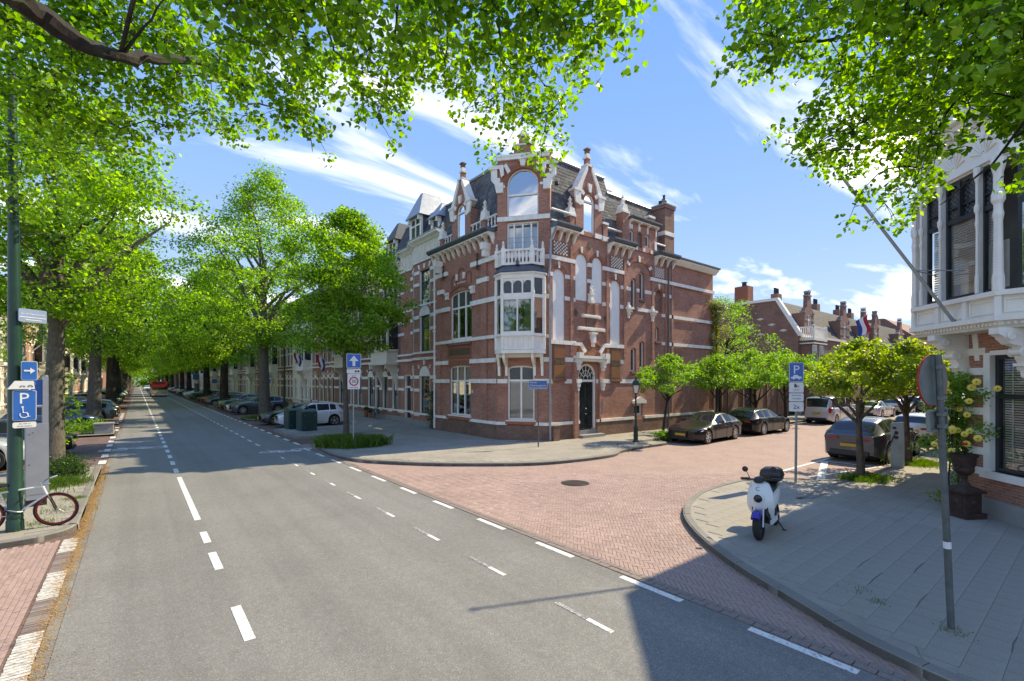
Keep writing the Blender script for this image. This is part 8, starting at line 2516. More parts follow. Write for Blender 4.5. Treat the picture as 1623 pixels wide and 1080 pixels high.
# ------------------------------------------------------------------ trees and plants
NEAR_L = [(-0.5,9.0,8.8),(-0.9,12.1,8.2),(-1.5,9.5,8.2),(3.2,4.6,7.5),(3.7,4.2,8.0),(1.2,5.7,7.3),(5.6,6.6,8.0),(4.9,6.1,7.7),(0.7,5.7,7.1),(2.2,5.8,7.4),(-0.8,9.1,7.4),(0.2,11.0,8.0),(-1.5,9.2,8.6),(-0.6,9.8,8.2),(4.7,4.2,8.7),(3.9,6.0,7.7),(0.8,5.8,7.3),(0.2,9.4,10.0),(3.2,4.8,7.0),(-0.8,9.7,9.4),(-1.3,9.9,9.3),(-2.1,14.3,8.8),(-0.6,10.1,8.0),(1.1,5.3,7.4),(-0.5,9.1,8.4),(-3.1,16.1,6.5),(3.0,6.3,8.2),(-1.8,9.7,8.3),(3.2,3.2,7.2),(3.5,5.4,7.0),(-2.6,12.5,7.4),(2.0,5.8,7.9),(1.5,6.4,8.5),(3.1,4.0,7.5),(-1.5,9.1,8.3),(2.6,4.0,7.2),(-1.0,9.6,8.8),(-2.7,12.2,8.7),(1.0,5.3,7.2),(4.7,5.8,8.2),(-1.7,12.9,6.6),(-2.3,13.7,9.2),(0.2,9.2,8.4),(4.0,3.6,7.4),(-1.9,13.0,7.5),(1.1,10.7,7.9),(0.9,9.7,8.4),(0.6,5.5,7.3),(2.4,6.8,7.7),(0.1,9.4,9.5),(-1.6,14.0,7.1),(3.9,3.5,6.9),(-1.6,9.6,9.0),(3.0,3.5,7.3),(3.3,4.5,7.4),(3.0,5.7,8.1),(5.4,5.1,8.0),(2.0,6.2,8.3),(0.4,9.9,10.0),(2.1,8.2,7.2),(1.6,4.3,7.0),(1.0,5.6,7.2),(3.7,5.1,7.7),(-2.5,12.0,8.2),(0.7,5.0,6.6),(4.2,4.0,7.3),(-0.5,10.9,7.9),(-1.7,12.2,6.7),(-1.1,9.5,8.9),(0.3,10.2,8.2),(-0.1,10.7,7.7),(3.2,3.4,7.1),(2.2,4.2,7.3),(-1.1,9.6,8.4),(4.4,3.8,8.1),(-2.0,9.6,8.3),(-1.2,13.4,8.1),(-1.2,12.5,9.3),(0.8,9.9,9.9),(0.4,9.3,7.8),(0.6,5.7,7.2),(1.4,5.9,7.5),(-1.1,10.0,8.0),(-0.9,9.6,7.3),(4.3,3.6,7.6),(-3.6,18.3,7.8),(-0.3,9.3,9.3),(1.2,7.2,7.8),(-0.2,10.2,8.2),(2.8,3.5,7.0),(-2.1,9.5,8.7),(-2.2,13.0,7.5),(2.0,4.2,7.1),(-2.5,15.5,7.6),(-0.2,9.6,7.0),(1.8,7.8,7.2),(2.1,5.5,7.6),(1.0,6.8,7.3),(-0.1,9.5,8.1),(-1.2,11.0,9.9),(-3.6,16.1,8.2),(0.9,10.2,9.6),(-0.1,9.2,9.2),(-2.3,11.9,10.3),(0.3,9.2,8.2),(2.3,7.6,7.5),(4.0,4.5,7.1),(3.7,7.1,8.1),(3.6,3.6,6.8),(-1.9,13.2,6.3),(0.5,9.9,9.2),(3.5,6.1,7.9),(-0.5,10.3,7.1),(-1.0,9.1,9.0),(-3.6,18.1,7.7),(-1.8,9.5,8.7),(-2.6,13.9,7.9),(-0.7,9.6,9.5),(-1.3,8.8,7.7),(0.8,9.9,9.5),(0.8,10.1,10.4),(-1.2,9.2,8.3),(-0.3,10.2,10.2),(3.6,5.0,8.1),(0.8,9.8,7.7),(2.9,4.7,7.5),(-3.0,13.4,8.8),(3.9,4.3,7.1),(1.2,5.0,7.0),(0.6,10.1,7.9),(6.0,6.1,8.1),(-0.3,11.9,8.9),(-2.8,14.5,6.4),(-2.2,10.7,7.3),(0.6,10.0,8.8),(2.8,4.5,7.5),(1.0,10.0,8.1),(0.3,9.3,8.7),(-0.4,10.1,9.7),(-1.5,10.5,8.0),(3.5,4.0,7.4),(2.9,5.9,7.8),(0.4,10.0,9.3),(1.0,8.7,7.8),(-0.8,9.4,9.0),(1.7,5.0,7.2),(-2.4,13.6,8.5),(1.4,8.3,7.7),(3.1,3.8,7.2),(3.0,7.2,7.2),(-1.2,10.3,7.2),(-1.6,13.4,7.7),(-0.8,9.9,8.9),(-1.9,9.8,9.0),(2.4,5.9,8.5),(-1.9,10.4,7.6),(2.4,7.7,8.1),(-0.7,9.8,7.8),(-0.4,10.3,9.0),(-2.0,13.6,7.3),(1.7,6.1,7.9),(-1.3,11.2,9.1),(4.0,3.5,7.6),(-2.0,11.0,7.7),(2.6,4.6,7.2),(-2.1,14.8,7.2),(-2.5,12.0,8.9),(-1.9,13.4,8.0),(1.4,5.2,6.9),(-2.3,13.0,9.1),(-2.0,14.8,8.5),(-2.0,8.9,8.0),(2.3,4.1,6.7),(1.5,9.2,7.6),(-2.6,12.0,9.1),(2.8,5.3,7.5),(2.8,6.1,7.2),(2.3,7.8,7.9),(1.5,7.4,7.4),(-1.6,10.0,7.4),(3.3,6.4,7.9),(-1.2,13.0,7.6),(2.9,3.9,7.3),(2.8,7.0,7.3),(-1.3,12.3,9.4),(-0.0,9.2,8.3),(0.4,9.8,7.3),(1.6,8.5,7.8),(1.2,6.2,6.9),(4.3,5.9,7.4),(-2.8,13.8,7.6),(4.6,7.0,8.1),(-1.0,9.8,8.7),(-3.9,18.1,6.8),(-2.1,10.2,7.6),(1.1,7.5,7.3),(-0.3,10.0,8.3),(3.9,4.6,8.1),(4.3,5.5,8.1),(-0.5,10.4,8.8),(-0.2,10.2,9.4),(-2.1,9.7,7.5),(-0.7,12.8,8.3),(-1.6,10.7,8.8),(2.1,7.8,8.2),(-1.4,10.6,7.7),(1.7,5.6,7.9),(2.8,6.3,7.8),(-2.5,11.5,9.7),(0.8,7.0,7.0),(-1.2,10.4,9.0),(4.3,5.2,7.2),(3.9,5.3,7.4),(-3.2,16.5,7.6),(1.0,5.7,7.1),(0.5,9.5,8.0),(1.8,7.4,7.8),(-1.8,10.8,8.5),(0.5,9.3,10.0),(-1.4,9.5,8.0),(-1.0,13.9,8.6),(4.0,4.2,7.5),(-4.0,18.8,7.0),(-1.0,9.9,7.1),(4.8,4.1,8.7),(1.4,6.2,8.1),(4.5,6.1,7.8),(-1.7,15.5,8.2),(-1.5,11.7,9.1),(-2.9,17.1,7.7),(5.2,5.8,6.9),(5.6,6.2,7.7),(4.7,4.0,7.9),(2.0,4.5,7.1),(0.4,10.0,8.7),(1.9,5.4,7.3),(-2.1,13.2,8.9),(4.3,4.5,8.2),(1.8,4.7,6.8),(1.4,5.4,7.4),(-1.6,12.1,7.1),(-1.9,15.9,8.1),(3.4,4.5,8.1),(-3.1,17.5,7.0),(4.5,4.0,7.3),(3.4,6.1,7.9),(-1.3,13.0,8.1),(-1.9,10.0,7.8),(4.1,4.1,7.6),(-0.8,9.5,8.1),(-0.0,9.5,9.3),(0.4,9.6,8.6),(5.0,5.3,7.2),(-1.5,10.3,9.1),(-1.8,10.3,7.5),(0.2,9.9,7.9),(-1.1,11.1,7.0),(2.1,5.4,6.9),(3.1,5.8,7.6),(0.9,10.1,9.0),(-0.8,11.7,7.1),(-0.7,10.2,9.0),(-0.6,9.9,8.7),(0.9,5.8,7.7),(4.3,4.7,7.7),(0.7,5.5,7.3),(-0.3,13.8,8.7),(1.7,7.1,8.1),(2.9,6.7,7.4),(5.7,6.5,7.9),(-2.1,13.9,6.8),(1.2,10.0,7.6),(4.3,4.9,7.9),(2.9,3.7,7.0),(3.4,5.0,8.6),(2.0,6.1,7.7),(1.3,4.5,7.0),(-0.1,10.1,7.2),(2.9,5.4,8.2),(-1.4,8.7,7.9),(2.7,4.8,7.9),(-1.5,8.9,8.0),(-2.6,13.4,8.0),(-2.4,11.2,7.2),(6.2,6.9,7.9),(-2.6,14.2,7.1),(-0.5,10.8,7.1),(3.6,5.9,8.0),(-2.0,9.2,7.8),(-0.0,10.2,7.9),(0.6,6.0,7.7),(-2.4,11.4,9.6),(-1.8,9.2,7.2),(1.8,7.6,7.5),(-2.3,13.3,7.3),(0.9,6.0,6.9),(-0.5,10.1,9.3),(5.4,6.9,7.4),(0.6,5.4,6.9),(-0.5,10.2,8.9),(-1.3,10.5,7.3),(-2.3,11.7,7.8),(3.5,4.9,7.2),(-1.0,10.7,8.1),(2.7,9.5,7.8),(-3.3,15.0,7.5),(1.7,4.8,7.0),(3.7,4.7,7.0),(4.1,3.5,7.3),(0.8,9.5,8.0),(2.2,5.5,6.9),(2.7,5.7,8.0),(-1.4,10.7,8.1),(2.2,5.9,8.3),(3.6,5.1,8.4),(-0.3,10.0,8.6),(-0.3,10.8,8.6),(-3.2,15.4,7.9),(-1.4,9.3,8.0),(3.6,7.6,7.9),(-3.4,15.4,6.5),(1.2,5.3,6.8),(-0.2,9.9,8.9),(3.7,4.2,8.1),(-3.4,16.6,7.0),(2.1,6.6,7.6),(-0.0,10.0,9.2),(-1.6,10.7,9.3),(4.0,4.3,8.0),(-1.8,11.6,8.7),(2.1,8.0,7.9),(-0.6,9.7,8.0),(0.4,10.3,7.8),(-1.4,14.6,7.5),(-0.8,9.4,8.0),(-0.5,9.1,7.9),(0.1,10.1,8.0),(0.8,9.6,10.4),(0.3,9.8,9.5),(2.0,7.7,7.1),(1.4,8.7,7.7),(1.1,8.0,7.9),(-0.0,9.6,9.7),(-2.8,12.5,8.0),(0.0,9.6,8.8),(3.0,6.5,7.7),(-2.8,12.6,8.1),(-0.8,12.5,8.3),(-1.3,11.4,7.8),(0.5,9.8,9.7),(-1.3,9.6,8.8),(1.6,6.0,7.2),(1.3,6.3,7.6),(5.5,5.6,8.2),(-1.0,13.0,7.3),(2.3,7.8,8.2),(1.0,7.7,7.5),(4.2,4.3,8.6),(1.3,9.5,7.5),(-0.4,12.8,8.7),(-0.8,10.0,8.6),(-1.6,9.0,8.5),(0.1,9.3,8.9),(3.4,3.9,7.1),(4.2,4.0,7.8),(1.0,6.3,7.6),(-4.1,18.3,7.8),(0.5,9.8,9.0),(3.6,3.0,7.0),(-1.0,9.6,7.3)]
NEAR_R = [(5.1,0.1,5.7),(6.8,2.0,7.0),(5.8,0.2,6.4),(8.5,2.7,6.5),(6.7,2.8,7.8),(6.6,1.8,7.2),(6.6,2.3,6.5),(6.6,2.9,8.4),(6.1,0.9,6.5),(6.7,0.4,5.4),(7.6,2.7,7.7),(8.2,0.1,5.4),(7.4,2.5,6.3),(8.3,0.3,6.1),(7.0,2.3,8.6),(7.5,1.4,6.5),(8.0,1.7,6.1),(6.3,2.3,7.8),(7.5,0.6,6.7),(7.9,1.6,6.2),(7.9,1.3,6.5),(6.2,0.9,6.0),(7.0,1.5,6.8),(8.2,2.2,6.2),(7.2,1.3,5.9),(5.8,1.8,7.0),(7.9,1.7,7.0),(7.6,1.2,7.0),(7.1,1.6,6.2),(9.2,1.8,5.8),(6.5,0.3,6.3),(7.1,1.2,7.3),(7.5,0.7,6.7),(5.1,0.0,5.4),(8.0,0.4,5.5),(8.1,0.1,5.6),(6.0,0.4,5.9),(7.0,0.7,5.7),(6.8,0.1,5.6),(5.8,1.0,6.6),(6.5,0.9,7.2),(6.3,2.5,7.1),(6.1,0.4,6.7),(7.1,2.1,8.6),(7.2,0.7,5.8),(5.8,0.5,6.7),(5.8,0.7,6.3),(7.9,2.3,6.1),(5.6,0.4,6.0),(8.1,1.7,6.9),(7.5,2.1,7.6),(6.4,2.4,7.1),(6.0,1.0,6.1),(5.5,1.5,6.8),(6.2,0.2,6.8),(5.5,0.7,6.0),(7.1,0.1,6.0),(5.8,0.7,6.6),(6.0,0.2,6.1),(6.6,1.8,8.0),(7.3,0.0,4.9),(5.8,2.7,7.7),(5.2,0.5,6.3),(5.7,0.5,6.3),(7.1,0.6,6.1),(5.8,1.8,7.3),(7.8,2.1,7.2),(6.1,0.9,7.0),(7.3,2.3,7.3),(7.4,1.8,6.5),(7.9,1.4,5.7),(8.6,1.9,5.9),(5.3,0.3,5.8),(6.2,1.4,7.1),(6.4,1.1,7.2),(6.9,1.4,7.9),(7.7,0.8,6.5),(6.9,0.2,5.4),(7.4,0.8,6.3),(8.1,1.0,6.6),(6.4,3.0,7.4),(6.0,1.6,7.3),(5.7,1.2,6.6),(7.2,1.6,6.5),(5.7,2.4,7.0),(6.0,0.1,6.0),(6.8,2.0,6.2),(6.7,1.0,7.6),(5.9,2.4,7.0),(6.3,0.3,5.9),(5.9,0.3,6.1),(7.2,0.3,6.4),(6.9,0.1,6.2),(6.7,2.2,7.5),(7.1,1.2,5.7),(6.0,1.7,6.8),(7.0,1.9,5.9),(8.1,1.4,6.6),(7.2,1.2,6.5),(7.8,2.2,7.1),(5.3,0.1,5.6),(5.5,2.0,7.6),(7.8,2.4,6.6),(7.4,2.0,5.5),(5.4,0.9,6.4),(6.6,1.4,7.3),(5.9,0.3,6.6),(6.8,0.5,7.0),(7.0,0.8,6.4),(5.8,0.2,6.3),(7.9,0.6,6.4),(6.9,1.5,7.1),(7.8,1.4,6.0),(7.6,0.1,5.8),(6.5,2.3,6.3),(5.7,0.1,5.7),(6.6,0.3,5.5),(7.3,0.8,7.0),(5.6,1.1,6.8),(6.2,1.2,7.4),(8.2,1.0,6.7),(5.7,0.4,6.5),(7.1,1.0,6.6),(5.9,0.4,5.5),(5.4,0.8,6.7),(5.7,0.1,5.8),(7.9,0.4,6.3),(6.4,0.1,6.7),(7.2,1.7,6.6),(7.6,0.2,5.3),(6.8,3.0,8.3),(6.1,0.6,7.0),(7.2,0.4,6.6),(6.8,0.9,5.9),(7.2,1.9,6.3),(6.6,0.7,6.3),(6.7,2.5,8.0),(6.9,0.6,5.9),(7.2,2.4,6.4),(8.4,2.0,5.6),(6.3,1.4,7.0),(7.6,1.5,6.2),(8.7,1.8,6.2),(6.0,1.8,7.5),(5.1,0.5,5.9),(5.6,0.6,6.0),(6.2,2.3,7.4),(8.3,2.0,6.6),(7.0,2.8,8.8),(7.0,1.8,7.0),(6.9,2.6,8.5),(7.6,0.6,6.4),(6.5,1.1,7.5),(5.3,2.3,7.4),(6.1,1.2,6.2),(8.2,2.2,7.0),(5.7,1.2,6.5),(7.5,3.2,7.9),(6.1,0.1,5.5),(6.7,2.6,7.6),(6.6,1.9,7.6),(8.1,2.0,7.3),(5.6,0.1,6.1),(7.5,0.5,6.5),(8.1,0.1,5.1),(6.4,1.5,7.4),(7.7,0.3,6.0),(7.4,1.7,7.1),(5.4,0.4,5.7),(6.9,0.1,6.1),(6.6,1.9,7.9),(7.3,1.8,7.1),(7.4,1.4,5.6),(6.9,2.8,8.0),(6.0,2.7,7.2),(7.0,2.0,7.9),(8.1,2.9,6.9),(6.5,2.5,8.1),(6.7,2.5,7.5),(7.8,0.1,5.6),(6.4,1.3,6.0),(6.7,1.2,7.2),(7.2,0.1,6.0),(7.0,0.4,5.5),(6.6,0.4,6.9),(5.7,0.8,6.5),(7.1,0.5,5.8),(5.6,2.5,7.8),(7.0,1.3,6.6),(7.3,0.3,6.4),(6.8,0.1,6.5),(5.5,0.9,6.2),(8.3,0.2,6.2),(5.4,1.2,6.7),(5.6,0.6,6.4),(5.9,2.7,7.8),(6.8,0.1,5.5),(6.5,0.9,6.9),(5.6,2.5,7.1),(6.3,2.2,7.6),(7.2,2.2,6.9),(5.9,0.7,6.0),(6.5,0.8,6.2),(7.0,0.4,6.9),(6.9,2.4,6.0),(6.1,0.3,6.5),(6.7,0.9,6.9),(7.1,0.2,6.3),(8.1,1.9,6.6),(8.8,0.5,5.8),(5.8,0.3,5.6),(6.6,0.4,6.6),(6.8,0.5,6.9),(8.2,1.2,6.7),(6.8,1.2,6.0),(7.3,0.2,6.0),(9.2,0.2,5.8),(6.2,0.0,5.3),(7.0,0.1,6.4),(6.9,0.8,7.1),(6.3,0.4,6.5),(6.4,1.2,6.5),(7.0,1.5,6.9),(6.8,1.4,7.7),(7.2,0.0,6.2),(7.0,0.2,5.1),(6.1,1.6,6.9),(7.5,0.7,6.2),(6.9,0.2,6.8),(5.6,1.4,6.6),(6.9,2.3,8.2),(6.7,0.3,6.7),(6.6,0.4,5.7),(6.7,2.0,6.8),(7.2,0.4,6.6)]
LIMBS_L = [[(-1.22,6.32,6.94),(-1.04,6.70,6.88),(-0.82,7.03,6.93),(-0.54,7.19,6.86),(-0.16,7.40,6.96),(0.28,7.69,7.28),(0.66,8.15,7.64),(1.45,8.55,7.75)],[(1.66,5.71,7.92),(1.78,5.99,7.57),(2.06,6.41,7.45),(2.44,6.75,7.55),(2.92,7.00,7.71)],[(2.39,5.00,7.83),(2.50,5.42,7.57),(2.71,6.02,7.52),(2.93,6.86,7.41),(3.12,7.48,7.36)],[(2.86,4.75,7.92),(3.05,5.11,7.57),(3.37,5.75,7.57),(3.56,6.11,7.57)],[(3.06,4.46,7.76),(3.47,4.65,7.53),(3.87,5.10,7.52),(4.39,5.71,7.41),(4.83,6.38,7.36)],[(3.35,4.62,7.64),(3.87,4.84,7.55),(4.53,5.22,7.59),(5.05,5.44,7.58)],[(3.78,4.41,7.80),(4.30,4.51,7.88),(4.99,4.72,8.12),(5.63,4.73,8.46)],[(-0.16,7.40,6.96),(0.13,7.04,7.34),(0.37,6.85,7.78)],[(1.25,6.16,8.01),(1.57,6.66,7.71),(2.07,7.80,7.53),(2.50,8.99,7.22)]]
LIMBS_R = [[(5.80,-0.01,5.76),(6.46,0.49,6.15),(6.88,0.80,6.34),(7.39,1.29,6.55),(7.54,1.81,6.54),(7.56,2.30,6.38)],[(6.20,0.19,5.63),(6.46,0.49,5.45),(6.79,0.75,5.22),(7.08,1.02,5.16),(7.32,1.22,5.10)],[(6.51,0.20,6.77),(6.74,0.79,6.85),(6.77,1.39,7.11),(6.63,2.02,7.18),(6.35,2.62,7.32),(6.24,3.09,7.49)],[(6.88,0.80,6.34),(7.51,1.20,6.22),(8.18,1.55,5.94),(8.82,1.82,5.75)],[(7.16,1.47,7.34),(7.53,1.94,7.38),(7.77,2.52,7.17),(8.10,3.02,6.94)]]
def leaf_cloud(centres, rad, per, size, seed, flat=.6, up=.6, near=False, droop=.0):
    """vertices and faces of leaves scattered in clumps"""
    rg = np.random.default_rng(seed)
    centres = np.asarray(centres, float); rad = np.broadcast_to(np.asarray(rad, float), (len(centres),))
    idx = np.repeat(np.arange(len(centres)), per); N = len(idx)
    v = rg.normal(0, 1, (N, 3)); v /= np.linalg.norm(v, axis=1, keepdims=True)
    v *= (rg.random((N, 1)) ** .45)
    P = centres[idx] + v * rad[idx][:, None] * np.array([1, 1, flat])
    nrm = rg.normal(0, .55, (N, 3)); nrm[:, 2] += up; nrm += v * .5
    nrm /= np.linalg.norm(nrm, axis=1, keepdims=True)
    d = rg.normal(0, 1, (N, 3)); d[:, 2] -= droop
    d -= nrm * (d * nrm).sum(1, keepdims=True); d /= np.linalg.norm(d, axis=1, keepdims=True)
    s = np.cross(nrm, d)
    L = size * rg.uniform(.65, 1.25, (N, 1))
    if near:
        pts = [(0, 0, 0), (-.34, .06, .07), (-.47, .42, .10), (0, 1.05, -.03), (.47, .42, .10), (.34, .06, .07)]
        V = np.stack([P + s * a * L + d * b * L + nrm * c * L for a, b, c in pts], 1)
        F = np.array([[0, 3, 2, 1], [0, 5, 4, 3]])
        k = 6
    else:
        pts = [(0, 0, 0), (-.42, .45, .12), (0, 1.0, 0), (.42, .45, .12)]
        V = np.stack([P + s * a * L + d * b * L + nrm * c * L for a, b, c in pts], 1)
        F = np.array([[0, 1, 2, 3]]); k = 4
    Fa = (F[None] + (np.arange(N) * k)[:, None, None]).reshape(-1, 4)
    return V, Fa
def crown_centres(H, R, base, n, seed, top=.75, lop=(0, 0)):
    rg = np.random.default_rng(seed)
    out = []
    ph = rg.uniform(0, 6.28, 4)
    while len(out) < n:
        t_ = rg.random(); a = rg.uniform(0, 2 * math.pi)
        prof = math.sin(math.pi * min(1, (t_ * .86 + .14))) ** top
        lob = 1 + .2 * math.sin(2 * a + ph[0] + t_ * 3) + .18 * math.sin(5 * a + ph[1] - t_ * 5) + .14 * math.sin(9 * t_ + ph[2] + a)
        q = math.sqrt(rg.random()) ** .8
        if rg.random() < .25: q *= .6
        r = R * prof * lob * q
        out.append((r * math.cos(a) + lop[0] * t_, r * math.sin(a) + lop[1] * t_, base + (H - base) * t_ * (1 - .12 * q)))
    return np.array(out)
PROTO = {}
def make_tree(label, H, R, base, tr, seed, leaf=.15, ncl=230, per=95, mat='leaf_lime', bark='bark', lean=(0, 0), group=None, crad=.75, flat=.55, limbs=16, fork=None, name='street_tree', cat='tree', top=.75, lop=(0, 0)):
    th = thing(name, label, cat, group=group)
    rg = random.Random(seed)
    C = crown_centres(H, R, base, ncl, seed, top, lop)
    V, F = leaf_cloud(C, np.random.default_rng(seed).uniform(crad * .6, crad * 1.3, ncl), per, leaf, seed, flat)
    npmesh('crown', V.reshape(-1, 3), F, mat, th)
    m = MB(); fk = fork or base * .95
    pts = []; rs = []
    hh = H * .62
    for i in range(9):
        t_ = i / 8; z = hh * t_
        wob = .04 * H * .12
        pts.append((lean[0] * t_ + wob * math.sin(3 * t_ + seed), lean[1] * t_ + wob * math.cos(4 * t_ + seed) - wob * math.cos(seed), z - .05))
        rs.append(tr * (1.35 if i == 0 else 1) * (1 - .62 * t_ ** 1.1))
    pts.insert(1, (pts[0][0], pts[0][1], .28)); rs.insert(1, tr * 1.06)
    m.tube(pts, rs, 12); m.build('trunk', bark, th, smooth=True)
    m = MB()
    def at_(z):
        f = z / hh
        f = min(max(f, 0), 1); i = min(int(f * 8), 7); g = f * 8 - i
        a, b = Vector(pts[i + 1 if i else 0]), Vector(pts[min(i + 2, 9)])
        return a.lerp(b, g) if i else Vector(pts[0]).lerp(Vector(pts[2]), g)
    ends = []
    for k in range(limbs):
        a = 2.4 * k + rg.uniform(-.4, .4)
        z0 = fk + (hh - fk) * (k / limbs) ** 1.2
        p0 = at_(z0); rr = R * rg.uniform(.5, .85) * (1 - .3 * k / limbs)
        e = Vector((p0.x + rr * math.cos(a), p0.y + rr * math.sin(a), min(H * .95, z0 + (H - z0) * rg.uniform(.22, .5))))
        m1 = p0.lerp(e, .35) + Vector((0, 0, .12 * rr)); m2 = p0.lerp(e, .7) + Vector((rg.uniform(-.3, .3), rg.uniform(-.3, .3), .10 * rr))
        r0 = tr * (.52 - .25 * k / limbs)
        m.tube([p0, m1, m2, e], [r0, r0 * .7, r0 * .42, r0 * .15], 6); ends += [m1, m2, e]
    for c in C[::3]:
        c = Vector(c); p = min(ends, key=lambda q: (q - c).length + (2 if q.z > c.z + .5 else 0))
        if (p - c).length < 3.5: m.tube([p, p.lerp(c, .5) + Vector((0, 0, .12)), c], [tr * .075, tr * .045, .008], 4)
    m.build('branches', bark, th)
    return th
def copy_tree_thing(src, label, x, y, rz, s=1.0, group=None):
    c = copy_tree(src); c['label'] = label
    if group: c['group'] = group
    c.location = (x, y, 0); c.rotation_euler = (0, 0, rz); c.scale = (s, s, s)
    return c
ROW = 'lime trees along the main street'
t1 = put(make_tree('nearest left street tree, grey trunk with leafy shoots beside the ticket machine', 13.2, 4.3, 5.0, .30, 11, leaf=.13, ncl=270, per=115, group=ROW, crad=.8, lop=(-.4, 0)), -2.05, 21.1)
t2 = put(make_tree('second left street tree, thick trunk behind the grey planter box', 18, 5.4, 5.2, .42, 12, leaf=.18, ncl=260, per=95, group=ROW, crad=1.05), -2.3, 43.5)
t3 = put(make_tree('third left street tree with a very thick dark trunk', 20, 6.2, 6, .5, 13, leaf=.24, ncl=300, per=85, group=ROW, crad=1.3, bark='bark_dark'), -2.3, 68)
r1 = put(make_tree('young slim street tree behind the 30 zone sign', 12.9, 3.5, 4.7, .16, 21, leaf=.15, ncl=300, per=120, group=ROW, crad=.75, limbs=20, lop=(.2, .3), top=.62), 8.95, 26.0)
r2 = put(make_tree('big street tree with forked trunk beside the silver grey SUV', 21.0, 6.1, 6.0, .45, 22, leaf=.18, ncl=300, per=95, group=ROW, crad=1.1), 8.2, 42.8)
r3 = put(make_tree('third right street tree with spreading dark limbs by the black cars', 18.5, 6.4, 5.4, .50, 23, leaf=.24, ncl=300, per=85, group=ROW, crad=1.3, bark='bark_dark'), 8.3, 66)
ordn = ['fourth', 'fifth', 'sixth', 'seventh', 'eighth', 'ninth', 'tenth', 'eleventh', 'twelfth', 'thirteenth']
far_src = [t3, r3, t2]
for i, y in enumerate((85, 102, 120, 140, 165, 190, 220, 255, 295)):
    copy_tree_thing(far_src[i % 3], '%s tree of the left street row, counted from the ticket machine' % ordn[i], -2.4, y, 1.3 * i, 1.0, ROW)
for i, y in enumerate((84, 100, 116, 133, 152, 175, 205, 240, 280)):
    copy_tree_thing(far_src[(i + 1) % 3], '%s tree of the right street row, counted from the slim young tree' % ordn[i], 8.3, y, 2.1 * i + 1, 1.0, ROW)
copy_tree_thing(t2, 'tree in the front garden beyond the left parked cars', -11.0, 54, 2.0, .62, None)
# greenery closing the street
rg = np.random.default_rng(5)
C = np.stack([rg.uniform(-40, 50, 500), rg.uniform(300, 340, 500), rg.uniform(.5, 13, 500)], 1)
V, F = leaf_cloud(C, rg.uniform(1.5, 3, 500), 60, .8, 5, .8)
o = npmesh('treeline', V.reshape(-1, 3), F, 'leaf_lime', kind='stuff'); meta(o, 'bright green trees and hedge closing the far end of the street', 'trees')

# near canopy: two trees stand just outside the picture, their branches hang into it
def canopy(root, C, limbs, seed, leaf, per, tone, trunk_pts, trunk_r, spread=.30):
    rg = np.random.default_rng(seed); rr = random.Random(seed)
    m = MB(); m.tube(trunk_pts, trunk_r, 14); m.build('trunk', 'bark_dark', root, smooth=True)
    for k, l in enumerate(limbs):
        m = MB(); n = len(l); pts = [Vector(p) for p in l]; P = []
        r0 = (.15, .022)[0 if k == 0 else 1] if seed == 1 else (.05, .02, .035, .02, .02)[k]
        for i in range(n - 1):
            for q in range(4): P.append(pts[i].lerp(pts[i + 1], q / 4) + Vector((rr.gauss(0, .25), rr.gauss(0, .25), rr.gauss(0, .25))) * min(r0, .06))
        P.append(pts[-1])
        R_s = [r0 * (1 - .8 * (i / len(P)) ** .8) * rr.uniform(.88, 1.15) for i in range(len(P))]
        m.tube(P, R_s, 8 if r0 > .1 else 5); m.build('limb', 'bark_dark', root, smooth=True)
    allp = [Vector(p) for l in limbs for p in l]
    dense = []
    for l in limbs:
        for a, b in zip(l[:-1], l[1:]):
            for q in range(3): dense.append(Vector(a).lerp(Vector(b), q / 3))
    m = MB(); hubs = []
    Cv = sorted([Vector(c) for c in C], key=lambda c: min((c - d).length for d in dense))
    for c in Cv:
        p = min(dense, key=lambda d: (d - c).length + (.35 if d.z < c.z - .1 else 0))
        L = (p - c).length
        if L > .1:
            up_ = Vector((rr.uniform(-.1, .1), rr.uniform(-.1, .1), .10 * L + .05)); pts = [p]
            for q in (.2, .4, .6, .8, .92): pts.append(p.lerp(c, q) + up_ * math.sin(q * 3.0) + Vector((rr.gauss(0, .02), rr.gauss(0, .02), rr.gauss(0, .02))))
            pts.append(c)
            rb = min(.026, .008 + .007 * L)
            m.tube(pts, [rb * (1 - .7 * i / 6) for i in range(7)], 4, cap=False)
            dense += pts[3:]
        for _ in range(3):
            e = c + Vector((rr.gauss(0, spread * .8), rr.gauss(0, spread * .8), rr.gauss(-.05, spread * .6)))
            m.tube([c, c.lerp(e, .5) + Vector((0, 0, .03)), e], [.006, .0045, .002], 3, cap=False); hubs.append(e)
    m.build('twigs', 'bark_dark', root)
    allc = np.array([tuple(c) for c in Cv] + [tuple(h) for h in hubs])
    V, F = leaf_cloud(allc, spread * .78, per, leaf, seed, .8, .55, near=True, droop=.7)
    cen = V.mean(1); d = np.linalg.norm(cen - np.array([0, 0, 3.05]), axis=1)
    depth = cen[:, 0] * .621 + cen[:, 1] * .784
    ok = depth > 1.9
    V = V[ok]; d = d[ok]
    o_ = np.argsort(d); V = V[o_]
    base = np.array([[0, 3, 2, 1], [0, 5, 4, 3]])
    for i in range(150):
        c = V[i][0]; npmesh('leaf', V[i] - c, base, 'leaf_near', root, loc=tuple(c))
    W_ = V[150:]; N = len(W_)
    npmesh('leaf_mass', W_.reshape(-1, 3), (base[None] + (np.arange(N) * 6)[:, None, None]).reshape(-1, 4), 'leaf_near', root, kind='stuff')
NL = thing('overhanging_tree', 'lime tree whose big dark limb and branches hang in from the upper left', 'tree', (-3.0, 5.2, 0))
x0 = Vector(LIMBS_L[0][0])
